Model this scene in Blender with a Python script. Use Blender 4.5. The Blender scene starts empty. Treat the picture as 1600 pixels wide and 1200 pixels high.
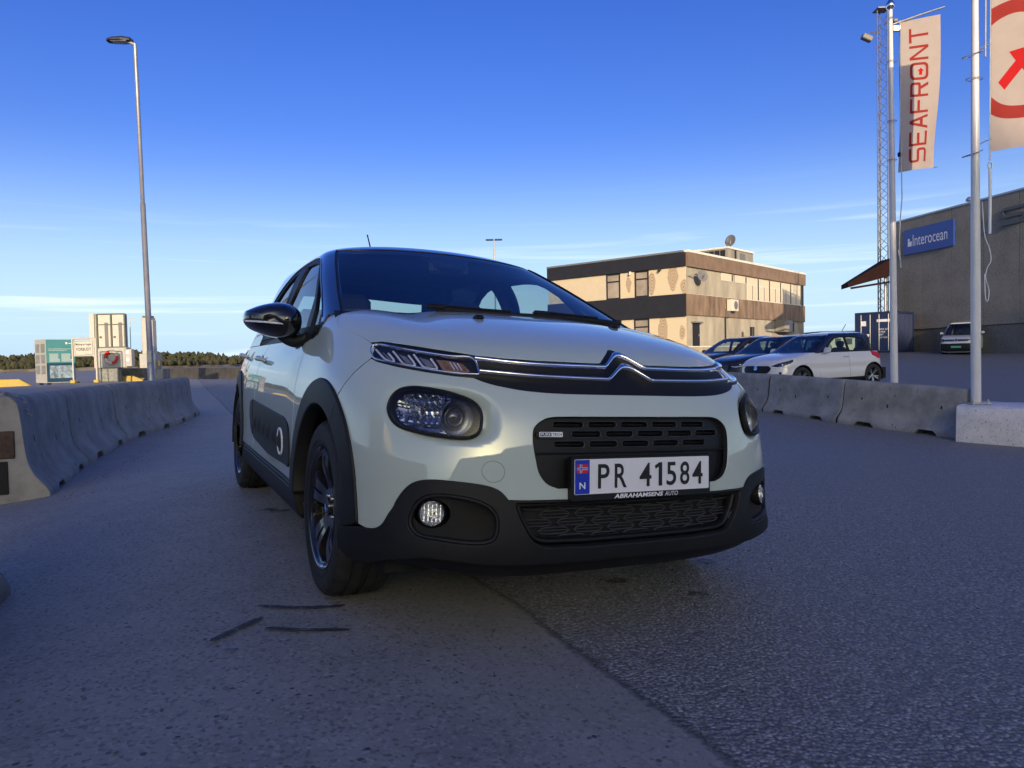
import bpy, math, random
import numpy as np
from mathutils import Matrix, Vector
from mathutils.geometry import delaunay_2d_cdt
random.seed(7)
SC = bpy.context.scene
COL = SC.collection
R = math.radians

# ------------------------------------------------------------------ camera
CAM_POS = Vector((0.043, 0.017, 0.819))
cam_d = bpy.data.cameras.new("camera")
cam_d.sensor_width = 36.0
cam_d.lens = 1148.7 / 1600.0 * 36.0
cam_d.clip_start = 0.05
cam_d.clip_end = 20000
cam = bpy.data.objects.new("camera", cam_d)
COL.objects.link(cam)
_r = Vector((0.99978, -0.001, -0.021)).normalized()
_f = Vector((0.0, 0.9994, -0.035)).normalized()
_u = _r.cross(_f).normalized()
_f = _u.cross(_r).normalized()
cam.matrix_world = Matrix(((_r.x, _u.x, -_f.x, CAM_POS.x), (_r.y, _u.y, -_f.y, CAM_POS.y),
                           (_r.z, _u.z, -_f.z, CAM_POS.z), (0, 0, 0, 1)))
SC.camera = cam

# ------------------------------------------------------------------ sky, sun, exposure
SUN_AZ = R(7.0)      # measured from straight behind the camera towards its right
SUN_EL = R(11.0)
sun_dir = Vector((math.sin(SUN_AZ) * math.cos(SUN_EL), -math.cos(SUN_AZ) * math.cos(SUN_EL), math.sin(SUN_EL)))
world = bpy.data.worlds.new("World")
SC.world = world
world.use_nodes = True
wn, wl = world.node_tree.nodes, world.node_tree.links
wn.clear()
w_out = wn.new("ShaderNodeOutputWorld")
w_bg = wn.new("ShaderNodeBackground")
w_sky = wn.new("ShaderNodeTexSky")
w_sky.sky_type = 'NISHITA'
w_sky.sun_disc = False
w_sky.sun_elevation = SUN_EL
w_sky.sun_rotation = math.atan2(sun_dir.x, sun_dir.y)
w_sky.altitude = 0
w_sky.air_density = 0.8
w_sky.dust_density = 2.3
w_sky.ozone_density = 2.3
# thin streaks of cirrus, low in the sky
w_tc = wn.new("ShaderNodeTexCoord")
w_sep = wn.new("ShaderNodeSeparateXYZ")
wl.new(w_tc.outputs['Generated'], w_sep.inputs[0])
w_map = wn.new("ShaderNodeMapping")
w_map.inputs['Scale'].default_value = (1.3, 1.3, 40.0)
w_map.inputs['Rotation'].default_value = (R(2.0), R(1.5), 0)
wl.new(w_tc.outputs['Generated'], w_map.inputs[0])
w_noi = wn.new("ShaderNodeTexNoise")
w_noi.inputs['Scale'].default_value = 1.6
w_noi.inputs['Detail'].default_value = 7
w_noi.inputs['Roughness'].default_value = 0.55
w_noi.inputs['Distortion'].default_value = 0.5
wl.new(w_map.outputs[0], w_noi.inputs['Vector'])
w_rmp = wn.new("ShaderNodeMapRange")
w_rmp.interpolation_type = 'SMOOTHSTEP'
w_rmp.inputs[1].default_value = 0.52
w_rmp.inputs[2].default_value = 0.78
wl.new(w_noi.outputs[0], w_rmp.inputs[0])
w_band = wn.new("ShaderNodeMapRange")      # cirrus fades out with height
w_band.interpolation_type = 'SMOOTHSTEP'
w_band.inputs[1].default_value = 0.24
w_band.inputs[2].default_value = 0.06
wl.new(w_sep.outputs[2], w_band.inputs[0])
w_mul = wn.new("ShaderNodeMath"); w_mul.operation = 'MULTIPLY'
wl.new(w_rmp.outputs[0], w_mul.inputs[0]); wl.new(w_band.outputs[0], w_mul.inputs[1])
w_mul2 = wn.new("ShaderNodeMath"); w_mul2.operation = 'MULTIPLY'
w_mul2.inputs[1].default_value = 0.34
wl.new(w_mul.outputs[0], w_mul2.inputs[0])
w_mix = wn.new("ShaderNodeMix"); w_mix.data_type = 'RGBA'
wl.new(w_mul2.outputs[0], w_mix.inputs[0])
w_tint = wn.new("ShaderNodeMix"); w_tint.data_type = 'RGBA'; w_tint.blend_type = 'MULTIPLY'
w_tint.inputs[0].default_value = 1.0
w_tint.inputs[7].default_value = (0.90, 0.86, 0.72, 1)
w_sat = wn.new("ShaderNodeHueSaturation")
w_sat.inputs['Saturation'].default_value = 1.33
w_sat.inputs['Hue'].default_value = 0.535
wl.new(w_sky.outputs[0], w_sat.inputs['Color'])
wl.new(w_sat.outputs[0], w_tint.inputs[6])
w_hz = wn.new("ShaderNodeMapRange")        # pale air over the horizon, all the way round
w_hz.interpolation_type = 'SMOOTHERSTEP'
w_hz.inputs[1].default_value = 0.31
w_hz.inputs[2].default_value = -0.02
w_hz.inputs[3].default_value = 0.0
w_hz.inputs[4].default_value = 0.85
wl.new(w_sep.outputs[2], w_hz.inputs[0])
w_air = wn.new("ShaderNodeMix"); w_air.data_type = 'RGBA'
wl.new(w_hz.outputs[0], w_air.inputs[0])
wl.new(w_tint.outputs[2], w_air.inputs[6])
w_air.inputs[7].default_value = (2.0, 2.75, 3.45, 1)
wl.new(w_air.outputs[2], w_mix.inputs[6])
w_mix.inputs[7].default_value = (5.2, 5.2, 5.6, 1)
wl.new(w_mix.outputs[2], w_bg.inputs[0])
w_bg.inputs[1].default_value = 0.15
wl.new(w_bg.outputs[0], w_out.inputs[0])

sun_d = bpy.data.lights.new("sun", 'SUN')
sun_d.energy = 2.3
sun_d.angle = R(0.5)
sun_d.color = (1.0, 0.78, 0.52)
sun = bpy.data.objects.new("sun", sun_d)
COL.objects.link(sun)
sun.rotation_euler = (-sun_dir).to_track_quat('-Z', 'Y').to_euler()

SC.view_settings.view_transform = 'Standard'
SC.view_settings.look = 'None'
SC.view_settings.exposure = 1.12
SC.view_settings.gamma = 1.0
SC.view_settings.use_curve_mapping = False
SC.cycles.max_bounces = 8
SC.cycles.transparent_max_bounces = 16
SC.cycles.caustics_reflective = False
SC.cycles.caustics_refractive = False

# ------------------------------------------------------------------ helpers
def link(o, parent=None):
    COL.objects.link(o)
    if parent is not None:
        o.parent = parent
    return o

def thing(name, label, cat, mat=None, group=None):
    """an Empty at the base of a thing; its parts become children"""
    o = bpy.data.objects.new(name, None)
    COL.objects.link(o)
    o.empty_display_size = 0.2
    if mat is not None:
        o.matrix_world = mat
    o['label'] = label
    o['category'] = cat
    if group:
        o['group'] = group
    return o

def tag(o, label=None, cat=None, group=None, kind=None):
    if label: o['label'] = label
    if cat: o['category'] = cat
    if group: o['group'] = group
    if kind: o['kind'] = kind
    return o

def mesh(name, verts, faces, mat=None, parent=None, smooth=False, normals=None, label=None, fmat=None):
    me = bpy.data.meshes.new(name)
    me.from_pydata([tuple(map(float, v)) for v in verts], [], [tuple(map(int, f)) for f in faces])
    mats = mat if isinstance(mat, (list, tuple)) else [mat]
    for m in mats:
        if m is not None:
            me.materials.append(m)
    if fmat is not None:
        me.polygons.foreach_set('material_index', np.array(fmat, np.int32))
    if smooth or normals is not None:
        me.polygons.foreach_set('use_smooth', np.ones(len(me.polygons), bool))
    me.validate()
    me.update()
    if normals is not None and len(normals) == len(me.vertices):
        me.normals_split_custom_set_from_vertices([tuple(map(float, n)) for n in normals])
    o = bpy.data.objects.new(name, me)
    link(o, parent)
    if label:
        o['label'] = label
    return o

class MB:
    """collects simple solids that are ONE physical piece into one mesh"""
    def __init__(s):
        s.v = []; s.f = []; s.m = []
    def add(s, v, f, m=0):
        o = len(s.v)
        s.v += [tuple(p) for p in v]
        s.f += [tuple(i + o for i in q) for q in f]
        s.m += [m] * len(f)
        return s
    def box(s, c, d, m=0, rot=None, bev=0.0):
        x, y, z = d[0] / 2, d[1] / 2, d[2] / 2
        if bev > 0:
            b = min(bev, x * .9, y * .9, z * .9)
            v = []
            for sx in (-1, 1):
                for sy in (-1, 1):
                    for sz in (-1, 1):
                        v += [(sx * x, sy * (y - b), sz * (z - b)), (sx * (x - b), sy * y, sz * (z - b)), (sx * (x - b), sy * (y - b), sz * z)]
            f = []
            def ix(sx, sy, sz, k): return ((sx > 0) * 4 + (sy > 0) * 2 + (sz > 0)) * 3 + k
            for q in (-1, 1):
                for k, (a, b2) in enumerate(((1, 2), (2, 0), (0, 1))):
                    loop = []
                    for (i, j) in ((-1, -1), (1, -1), (1, 1), (-1, 1)):
                        sg = [0, 0, 0]; sg[k] = q; sg[a] = i; sg[b2] = j
                        loop.append(ix(*sg, k))
                    f.append(loop if q > 0 else loop[::-1])
            for k in range(3):
                a, b2 = (k + 1) % 3, (k + 2) % 3
                for i in (-1, 1):
                    for j in (-1, 1):
                        p = []
                        for w in (-1, 1):
                            sg = [0, 0, 0]; sg[k] = w; sg[a] = i; sg[b2] = j
                            p.append((ix(*sg, a), ix(*sg, b2)))
                        q = [p[0][0], p[1][0], p[1][1], p[0][1]]
                        f.append(q if i * j > 0 else q[::-1])
            for sx in (-1, 1):
                for sy in (-1, 1):
                    for sz in (-1, 1):
                        q = [ix(sx, sy, sz, 0), ix(sx, sy, sz, 1), ix(sx, sy, sz, 2)]
                        f.append(q if sx * sy * sz > 0 else q[::-1])
        else:
            v = [(i * x, j * y, k * z) for i in (-1, 1) for j in (-1, 1) for k in (-1, 1)]
            f = [(0, 1, 3, 2), (4, 6, 7, 5), (0, 4, 5, 1), (2, 3, 7, 6), (0, 2, 6, 4), (1, 5, 7, 3)]
        out = []
        for p in v:
            p = Vector(p)
            if rot is not None:
                p = rot @ p
            out.append(tuple(p + Vector(c)))
        return s.add(out, f, m)
    def tube(s, pts, r, n=8, m=0, cap=True):
        pts = [Vector(p) for p in pts]
        rs = r if isinstance(r, (list, tuple)) else [r] * len(pts)
        v = []; f = []
        up = None
        for i, p in enumerate(pts):
            a = pts[max(i - 1, 0)]; b = pts[min(i + 1, len(pts) - 1)]
            t = (b - a).normalized()
            if up is None:
                up = Vector((0, 0, 1)) if abs(t.z) < .9 else Vector((1, 0, 0))
            x = t.cross(up).normalized(); y = x.cross(t).normalized()
            up = y
            for k in range(n):
                w = 2 * math.pi * k / n
                v.append(p + (x * math.cos(w) + y * math.sin(w)) * rs[i])
        for i in range(len(pts) - 1):
            for k in range(n):
                f.append((i * n + k, i * n + (k + 1) % n, (i + 1) * n + (k + 1) % n, (i + 1) * n + k))
        if cap:
            f.append(tuple(range(n))[::-1]); f.append(tuple((len(pts) - 1) * n + k for k in range(n)))
        return s.add([tuple(p) for p in v], f, m)
    def ring(s, pts, r, n=6, m=0):
        """closed tube"""
        pts = [Vector(p) for p in pts]; N = len(pts)
        v = []; f = []
        c = sum(pts, Vector()) / N
        nrm = Vector()
        for i in range(N):
            nrm += (pts[i] - c).cross(pts[(i + 1) % N] - c)
        nrm.normalize()
        for i, p in enumerate(pts):
            t = (pts[(i + 1) % N] - pts[i - 1]).normalized()
            x = t.cross(nrm).normalized(); y = x.cross(t)
            for k in range(n):
                w = 2 * math.pi * k / n
                v.append(tuple(p + (x * math.cos(w) + y * math.sin(w)) * r))
        for i in range(N):
            j = (i + 1) % N
            for k in range(n):
                f.append((i * n + k, i * n + (k + 1) % n, j * n + (k + 1) % n, j * n + k))
        return s.add(v, f, m)
    def lathe(s, prof, n=32, axis='z', m=0, c=(0, 0, 0), closed=False):
        """prof: (radius, height) pairs"""
        v = []; f = []
        for (r, h) in prof:
            for k in range(n):
                w = 2 * math.pi * k / n
                a, b = r * math.cos(w), r * math.sin(w)
                p = (a, b, h) if axis == 'z' else ((h, a, b) if axis == 'x' else (b, h, a))
                v.append((p[0] + c[0], p[1] + c[1], p[2] + c[2]))
        L = len(prof)
        for i in range(L if closed else L - 1):
            j = (i + 1) % L
            for k in range(n):
                f.append((i * n + k, i * n + (k + 1) % n, j * n + (k + 1) % n, j * n + k))
        return s.add(v, f, m)
    def prism(s, poly, y0, y1, m=0, plane='xz'):
        """extrude a 2-D outline"""
        n = len(poly)
        def p3(a, b, y): return (a, y, b) if plane == 'xz' else ((a, b, y) if plane == 'xy' else (y, a, b))
        v = [p3(a, b, y0) for a, b in poly] + [p3(a, b, y1) for a, b in poly]
        f = [tuple(range(n)), tuple(range(n, 2 * n))[::-1]] + [(i, i + n, (i + 1) % n + n, (i + 1) % n) for i in range(n)]
        return s.add(v, f, m)
    def build(s, name, mat, parent=None, smooth=False, label=None, M=None, angle=None):
        v = s.v if M is None else [tuple(M @ Vector(p)) for p in s.v]
        mats = mat if isinstance(mat, (list, tuple)) else [mat]
        o = mesh(name, v, s.f, mats, parent, smooth=smooth, label=label, fmat=s.m if len(mats) > 1 else None)
        if smooth and angle is None: angle = 58
        if angle is not None:
            o.data.polygons.foreach_set('use_smooth', np.ones(len(o.data.polygons), bool))
            try:
                o.data.set_sharp_from_angle(angle=R(angle))
            except Exception:
                pass
        return o

def text_mesh(txt, shear=0.0, bold=0.0, res=4):
    """flat outline mesh of a word: verts (x,y), faces, width, height; baseline at 0"""
    cu = bpy.data.curves.new("txt", 'FONT')
    cu.body = txt
    cu.size = 1.0
    cu.shear = shear
    cu.offset = bold
    cu.resolution_u = res
    ob = bpy.data.objects.new("txt", cu)
    COL.objects.link(ob)
    dg = bpy.context.evaluated_depsgraph_get()
    me = bpy.data.meshes.new_from_object(ob.evaluated_get(dg))
    v = np.array([p.co[:] for p in me.vertices]) if len(me.vertices) else np.zeros((0, 3))
    f = [tuple(p.vertices) for p in me.polygons]
    bpy.data.objects.remove(ob); bpy.data.curves.remove(cu); bpy.data.meshes.remove(me)
    return v[:, :2], f

def put_text(mb, txt, fn, x0, x1, y0, y1, shear=0.0, bold=0.0, m=0, res=3):
    """fit a word into the box x0..x1, y0..y1 and add it to mb; fn maps (x, y) to 3-D"""
    v, f = text_mesh(txt, shear, bold, res)
    if not len(v): return
    mn, mx = v.min(0), v.max(0)
    q = (v - mn) / (mx - mn)
    mb.add([fn(x0 + (x1 - x0) * a, y0 + (y1 - y0) * b) for a, b in q], f, m)

def cr(pts, closed=False, per=6):
    """Catmull-Rom through points"""
    P = np.array(pts, float); n = len(P); out = []
    for i in range(n if closed else n - 1):
        p0 = P[(i - 1) % n] if closed or i > 0 else P[0]
        p1 = P[i]; p2 = P[(i + 1) % n]
        p3 = P[(i + 2) % n] if closed or i + 2 < n else P[-1]
        for k in range(per):
            t = k / per
            out.append(.5 * ((2 * p1) + (-p0 + p2) * t + (2 * p0 - 5 * p1 + 4 * p2 - p3) * t * t + (-p0 + 3 * p1 - 3 * p2 + p3) * t ** 3))
    if not closed: out.append(P[-1])
    return np.array(out)

def dens(pts, step, closed=True):
    P = [np.array(p, float) for p in pts]; out = []
    n = len(P)
    for i in range(n if closed else n - 1):
        a, b = P[i], P[(i + 1) % n]
        k = max(1, int(np.ceil(np.linalg.norm(b - a) / step)))
        for j in range(k): out.append(a + (b - a) * j / k)
    if not closed: out.append(P[-1])
    return np.array(out)

def roundpoly(pts, r, n=5):
    """round the corners of a closed polygon"""
    P = [np.array(p, float) for p in pts]; out = []
    N = len(P)
    for i in range(N):
        a, b, c = P[i - 1], P[i], P[(i + 1) % N]
        rr = r[i] if isinstance(r, (list, tuple)) else r
        u = a - b; v = c - b
        lu, lv = np.linalg.norm(u), np.linalg.norm(v)
        k = min(rr, lu * .48, lv * .48)
        p0 = b + u / lu * k; p1 = b + v / lv * k
        for j in range(n + 1):
            t = j / n
            out.append((1 - t) ** 2 * p0 + 2 * t * (1 - t) * b + t * t * p1)
    return np.array(out)

def capsule(cx, cy, w, h, n=6):
    r = h / 2; out = []
    for s, a0 in ((1, -math.pi / 2), (-1, math.pi / 2)):
        for k in range(n + 1):
            a = a0 + math.pi * k / n
            out.append((cx + s * (w / 2 - r) + r * math.cos(a), cy + r * math.sin(a)))
    return np.array(out)

def area2(P):
    x, y = P[:, 0], P[:, 1]
    return .5 * np.sum(x * np.roll(y, -1) - np.roll(x, -1) * y)

def inside(P, q):
    """even-odd test of many points q against polygon P"""
    q = np.asarray(q); c = np.zeros(len(q), bool)
    x, y = q[:, 0], q[:, 1]
    n = len(P); j = n - 1
    for i in range(n):
        xi, yi = P[i]; xj, yj = P[j]
        if yi != yj:
            m = ((yi > y) != (yj > y)) & (x < (xj - xi) * (y - yi) / (yj - yi) + xi)
            c ^= m
        j = i
    return c

def segdist(P, q):
    d = np.full(len(q), 1e9)
    for a, b in zip(P, np.roll(P, -1, 0)):
        ab = b - a; L = ab @ ab + 1e-12
        t = np.clip(((q - a) @ ab) / L, 0, 1)
        d = np.minimum(d, np.linalg.norm(q - a - t[:, None] * ab, axis=1))
    return d

def trim_mesh(loop, holes, res):
    """constrained triangulation of a 2-D region with holes: verts, tris, ordered boundary index loops"""
    loop = np.array(loop); holes = [np.array(h) for h in holes]
    if area2(loop) < 0: loop = loop[::-1]
    holes = [h[::-1] if area2(h) > 0 else h for h in holes]
    mn, mx = loop.min(0), loop.max(0)
    gx = np.arange(mn[0] + res / 2, mx[0], res); gy = np.arange(mn[1] + res / 2, mx[1], res)
    G = np.stack(np.meshgrid(gx, gy), -1).reshape(-1, 2)
    if len(G):
        G = G[inside(loop, G)]
        G = G[segdist(loop, G) > .45 * res]
        for h in holes:
            if len(G):
                G = G[~inside(h, G)]
                G = G[segdist(h, G) > .45 * res]
    V = [tuple(p) for p in loop]; E = [(i, (i + 1) % len(loop)) for i in range(len(loop))]
    bl = [list(range(len(loop)))]
    for h in holes:
        o = len(V); V += [tuple(p) for p in h]
        E += [(o + i, o + (i + 1) % len(h)) for i in range(len(h))]
        bl.append(list(range(o, o + len(h))))
    V += [tuple(p) for p in G]
    vo, eo, fo, ov, oe, of = delaunay_2d_cdt([Vector(p) for p in V], E, [], 0, 1e-6, True)
    vo = np.array([p[:] for p in vo])
    mp = {}
    for i, l in enumerate(ov):
        for k in l: mp[k] = i
    T = np.array([f for f in fo if len(f) == 3])
    c = vo[T].mean(1)
    k = inside(loop, c)
    for h in holes: k &= ~inside(h, c)
    T = T[k]
    a = vo[T]
    ar = (a[:, 1, 0] - a[:, 0, 0]) * (a[:, 2, 1] - a[:, 0, 1]) - (a[:, 2, 0] - a[:, 0, 0]) * (a[:, 1, 1] - a[:, 0, 1])
    T[ar < 0] = T[ar < 0][:, ::-1]
    return vo, T, [[mp[i] for i in l if i in mp] for l in bl]

def panel(sh, loop, name, mat, parent, holes=(), off=0.0, thick=0.012, res=.022, bev=.0016, mirror=False, step=None, label=None, offn=None, flat=False):
    """a trimmed sheet lying on a shell, with a rolled edge; loop/holes in (s,t)"""
    step = step or res * .8
    loop = dens(loop, step); holes = [dens(h, step) for h in holes]
    if mirror:
        loop = loop * (-1, 1); holes = [h * (-1, 1) for h in holes]
    V, T, B = trim_mesh(loop, holes, res)
    s, t = V[:, 0], V[:, 1]
    P = sh.P(s, t); N = sh.N(s, t)
    o = off if offn is None else offn(P, s, t)
    P = P + N * np.reshape(o, (-1, 1))
    vs = [P]; ns = [N]; fs = [tuple(x) for x in T]
    cnt = len(P); fm = [0] * len(fs)
    for l in B:
        if len(l) < 3 or thick <= 0: continue
        n = len(l)
        p = P[l]; nn = N[l]
        tg = np.roll(p, -1, 0) - np.roll(p, 1, 0)
        tg /= np.linalg.norm(tg, axis=1, keepdims=True) + 1e-9
        out = np.cross(tg, nn); out /= np.linalg.norm(out, axis=1, keepdims=True) + 1e-9
        r1 = p - nn * bev + out * bev * .9
        r2 = p - nn * thick + out * bev * .9
        vs += [r1, r2]; ns += [out * .95 + nn * .3, out]
        a, b = cnt, cnt + n; cnt += 2 * n
        for i in range(n):
            j = (i + 1) % n
            fs.append((l[i], a + i, a + j, l[j])); fs.append((a + i, b + i, b + j, a + j)); fm += [0, 1]
    vs = np.concatenate(vs); ns = np.concatenate(ns)
    ns = ns / (np.linalg.norm(ns, axis=1, keepdims=True) + 1e-9)
    if flat:
        return mesh(name, vs, fs, mat, parent, smooth=False, label=label)
    if mat.name.endswith('_paint') and mat is not M_.get('black_gloss'):      # returns of painted panels darkened to stand in for shade in the gaps
        return mesh(name, vs, fs, [mat, M_['dark']], parent, normals=ns, label=label, fmat=fm)
    return mesh(name, vs, fs, mat, parent, normals=ns, label=label)

def on(sh, st, off=0.0, mirror=False):
    st = np.array(st, float)
    if mirror: st = st * (-1, 1)
    return sh.P(st[:, 0], st[:, 1]) + sh.N(st[:, 0], st[:, 1]) * off

def strip(sh, line, width, name, mat, parent, off=0.0, h=0.006, mirror=False, wfn=None, label=None, closed=False):
    """a rounded moulding swept along a line lying on a shell"""
    st = np.array(line, float)
    if mirror: st = st * (-1, 1)
    P = sh.P(st[:, 0], st[:, 1]); N = sh.N(st[:, 0], st[:, 1])
    if closed:
        tg = np.roll(P, -1, 0) - np.roll(P, 1, 0)
    else:
        tg = np.gradient(P, axis=0)
    tg /= np.linalg.norm(tg, axis=1, keepdims=True) + 1e-9
    B = np.cross(N, tg); B /= np.linalg.norm(B, axis=1, keepdims=True) + 1e-9
    w = np.full(len(P), width) if wfn is None else np.array([wfn(k / (len(P) - 1)) for k in range(len(P))]) * width
    prof = [(-.5, -1.0), (-.5, 0), (-.42, .6), (-.2, .95), (0, 1.02), (.2, .95), (.42, .6), (.5, 0), (.5, -1.0)]
    v = []
    for i in range(len(P)):
        for a, b in prof: v.append(P[i] + B[i] * a * w[i] + N[i] * (off + b * h))
    k = len(prof); f = []
    for i in range(len(P) - (0 if closed else 1)):
        i2 = (i + 1) % len(P)
        for j in range(k - 1): f.append((i * k + j, i2 * k + j, i2 * k + j + 1, i * k + j + 1))
    if not closed:
        f.append(tuple(range(k))); f.append(tuple((len(P) - 1) * k + j for j in range(k))[::-1])
    o = mesh(name, v, f, mat, parent, smooth=True, label=label)
    try: o.data.set_sharp_from_angle(angle=R(50))
    except Exception: pass
    return o

# ------------------------------------------------------------------ materials
def nodes(name):
    m = bpy.data.materials.new(name); m.use_nodes = True
    nt = m.node_tree
    return m, nt, nt.nodes, nt.links, nt.nodes['Principled BSDF']

def setp(b, **k):
    for a, v in k.items():
        a = a.replace('_', ' ')
        if a in b.inputs:
            b.inputs[a].default_value = (*v, 1) if isinstance(v, tuple) and len(v) == 3 else v

def simple(name, col, rough=.5, metal=0.0, noise=0.0, nscale=8.0, bump=0.0, bscale=60.0, bdist=.002, coat=0.0, spec=.5, rvar=0.0, col2=None, detail=5, stretch=None):
    """principled with mottled colour and fine relief"""
    m, nt, n, l, b = nodes(name)
    setp(b, Base_Color=col, Roughness=rough, Metallic=metal, Coat_Weight=coat, Coat_Roughness=.04)
    b.inputs['Specular IOR Level'].default_value = spec
    tc = n.new('ShaderNodeTexCoord')
    vec = tc.outputs['Object']
    if stretch:
        mp = n.new('ShaderNodeMapping'); mp.inputs['Scale'].default_value = stretch
        l.new(vec, mp.inputs[0]); vec = mp.outputs[0]
    if noise > 0 or col2:
        nz = n.new('ShaderNodeTexNoise'); nz.inputs['Scale'].default_value = nscale; nz.inputs['Detail'].default_value = detail
        nz.inputs['Roughness'].default_value = .65
        l.new(vec, nz.inputs['Vector'])
        rp = n.new('ShaderNodeMapRange'); rp.inputs[1].default_value = .32; rp.inputs[2].default_value = .68
        l.new(nz.outputs[0], rp.inputs[0])
        mx = n.new('ShaderNodeMix'); mx.data_type = 'RGBA'
        c2 = col2 or tuple(c * (1 + noise) for c in col)
        c1 = col if col2 else tuple(c * (1 - noise) for c in col)
        mx.inputs[6].default_value = (*c1, 1); mx.inputs[7].default_value = (*c2, 1)
        l.new(rp.outputs[0], mx.inputs[0]); l.new(mx.outputs[2], b.inputs['Base Color'])
        if rvar:
            rr = n.new('ShaderNodeMapRange'); rr.inputs[3].default_value = rough - rvar; rr.inputs[4].default_value = rough + rvar
            l.new(rp.outputs[0], rr.inputs[0]); l.new(rr.outputs[0], b.inputs['Roughness'])
    if bump > 0:
        n2 = n.new('ShaderNodeTexNoise'); n2.inputs['Scale'].default_value = bscale; n2.inputs['Detail'].default_value = 4
        l.new(vec, n2.inputs['Vector'])
        bp = n.new('ShaderNodeBump'); bp.inputs['Strength'].default_value = bump; bp.inputs['Distance'].default_value = bdist
        l.new(n2.outputs[0], bp.inputs['Height']); l.new(bp.outputs[0], b.inputs['Normal'])
    return m

def glass(name, tint=(.8, .87, .85), ior=1.5, rough=0.0):
    m = bpy.data.materials.new(name); m.use_nodes = True
    nt = m.node_tree; n, l = nt.nodes, nt.links
    n.clear()
    o = n.new('ShaderNodeOutputMaterial'); mx = n.new('ShaderNodeMixShader')
    fr = n.new('ShaderNodeFresnel')
    ge = n.new('ShaderNodeNewGeometry'); mr = n.new('ShaderNodeMapRange')      # thin sheet: the same reflectance from both sides
    mr.inputs[3].default_value = ior; mr.inputs[4].default_value = 1.0 / ior
    l.new(ge.outputs['Backfacing'], mr.inputs[0]); l.new(mr.outputs[0], fr.inputs[0])
    tr = n.new('ShaderNodeBsdfTransparent'); tr.inputs[0].default_value = (*tint, 1)
    gl = n.new('ShaderNodeBsdfGlossy'); gl.inputs['Roughness'].default_value = rough
    l.new(fr.outputs[0], mx.inputs[0]); l.new(tr.outputs[0], mx.inputs[1]); l.new(gl.outputs[0], mx.inputs[2])
    l.new(mx.outputs[0], o.inputs[0])
    return m

def car_paint(name, col, rough=.35, flake=.02, cior=1.75):
    m, nt, n, l, b = nodes(name)
    setp(b, Base_Color=col, Roughness=.6, Coat_Weight=1.0, Coat_Roughness=.01, Metallic=0.0)
    b.inputs['Specular IOR Level'].default_value = .15
    b.inputs['Coat IOR'].default_value = cior
    tc = n.new('ShaderNodeTexCoord')
    nz = n.new('ShaderNodeTexNoise'); nz.inputs['Scale'].default_value = 900; nz.inputs['Detail'].default_value = 1
    l.new(tc.outputs['Object'], nz.inputs['Vector'])
    mx = n.new('ShaderNodeMix'); mx.data_type = 'RGBA'
    mx.inputs[6].default_value = (*[c * (1 - flake) for c in col], 1); mx.inputs[7].default_value = (*[min(1, c * (1 + flake)) for c in col], 1)
    l.new(nz.outputs[0], mx.inputs[0])
    # a film of road dust low on the body
    sp = n.new('ShaderNodeSeparateXYZ'); l.new(tc.outputs['Object'], sp.inputs[0])
    dz = n.new('ShaderNodeMapRange'); dz.inputs[1].default_value = .75; dz.inputs[2].default_value = .2
    l.new(sp.outputs[2], dz.inputs[0])
    dn = n.new('ShaderNodeTexNoise'); dn.inputs['Scale'].default_value = 14; dn.inputs['Detail'].default_value = 8
    l.new(tc.outputs['Object'], dn.inputs['Vector'])
    dm = n.new('ShaderNodeMath'); dm.operation = 'MULTIPLY'
    l.new(dz.outputs[0], dm.inputs[0]); l.new(dn.outputs[0], dm.inputs[1])
    d2 = n.new('ShaderNodeMath'); d2.operation = 'MULTIPLY'; d2.inputs[1].default_value = .22
    l.new(dm.outputs[0], d2.inputs[0])
    m2 = n.new('ShaderNodeMix'); m2.data_type = 'RGBA'
    l.new(d2.outputs[0], m2.inputs[0]); l.new(mx.outputs[2], m2.inputs[6]); m2.inputs[7].default_value = (.22, .2, .17, 1)
    l.new(m2.outputs[2], b.inputs['Base Color'])
    cr_ = n.new('ShaderNodeMapRange'); cr_.inputs[3].default_value = .008; cr_.inputs[4].default_value = .22
    l.new(d2.outputs[0], cr_.inputs[0]); l.new(cr_.outputs[0], b.inputs['Coat Roughness'])
    return m

M_ = {}
M_['paint'] = car_paint('pale_green_paint', (.46, .53, .485))
M_['black_gloss'] = simple('gloss_black_paint', (.012, .011, .012), .12, coat=1.0)
M_['black_matte'] = simple('grained_black_plastic', (.012, .012, .0135), .55, spec=.28, noise=.15, nscale=20, bump=.25, bscale=900, bdist=.0006)
M_['black_trim'] = simple('satin_black_trim', (.008, .008, .009), .5, spec=.3, noise=.1, nscale=30)
M_['grille_edge'] = simple('grey_edged_plastic', (.045, .045, .05), .4)
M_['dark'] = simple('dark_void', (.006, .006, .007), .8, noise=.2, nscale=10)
M_['chrome'] = simple('bright_chrome', (.78, .79, .82), .09, metal=1.0)
M_['satin_chrome'] = simple('satin_metal', (.6, .61, .64), .3, metal=1.0)
M_['tyre'] = simple('tyre_rubber', (.016, .016, .018), .78, noise=.25, nscale=25, bump=.3, bscale=250, bdist=.001)
M_['rim'] = simple('gloss_black_alloy', (.014, .014, .017), .2, coat=.6, noise=.1, nscale=15)
M_['disc'] = simple('brake_disc_steel', (.22, .21, .2), .45, metal=1.0, noise=.2)
M_['screen'] = glass('laminated_screen_glass', (.80, .87, .86))
M_['window'] = glass('tinted_window_glass', (.62, .72, .70))
M_['lens'] = glass('clear_lens', (.93, .94, .95), 1.45)
M_['cabin'] = simple('dark_cabin_trim', (.022, .022, .026), .7, noise=.2, nscale=40, bump=.2, bscale=400)
M_['seat'] = simple('charcoal_seat_cloth', (.035, .035, .042), .9, noise=.25, nscale=120, bump=.3, bscale=300)
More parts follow.
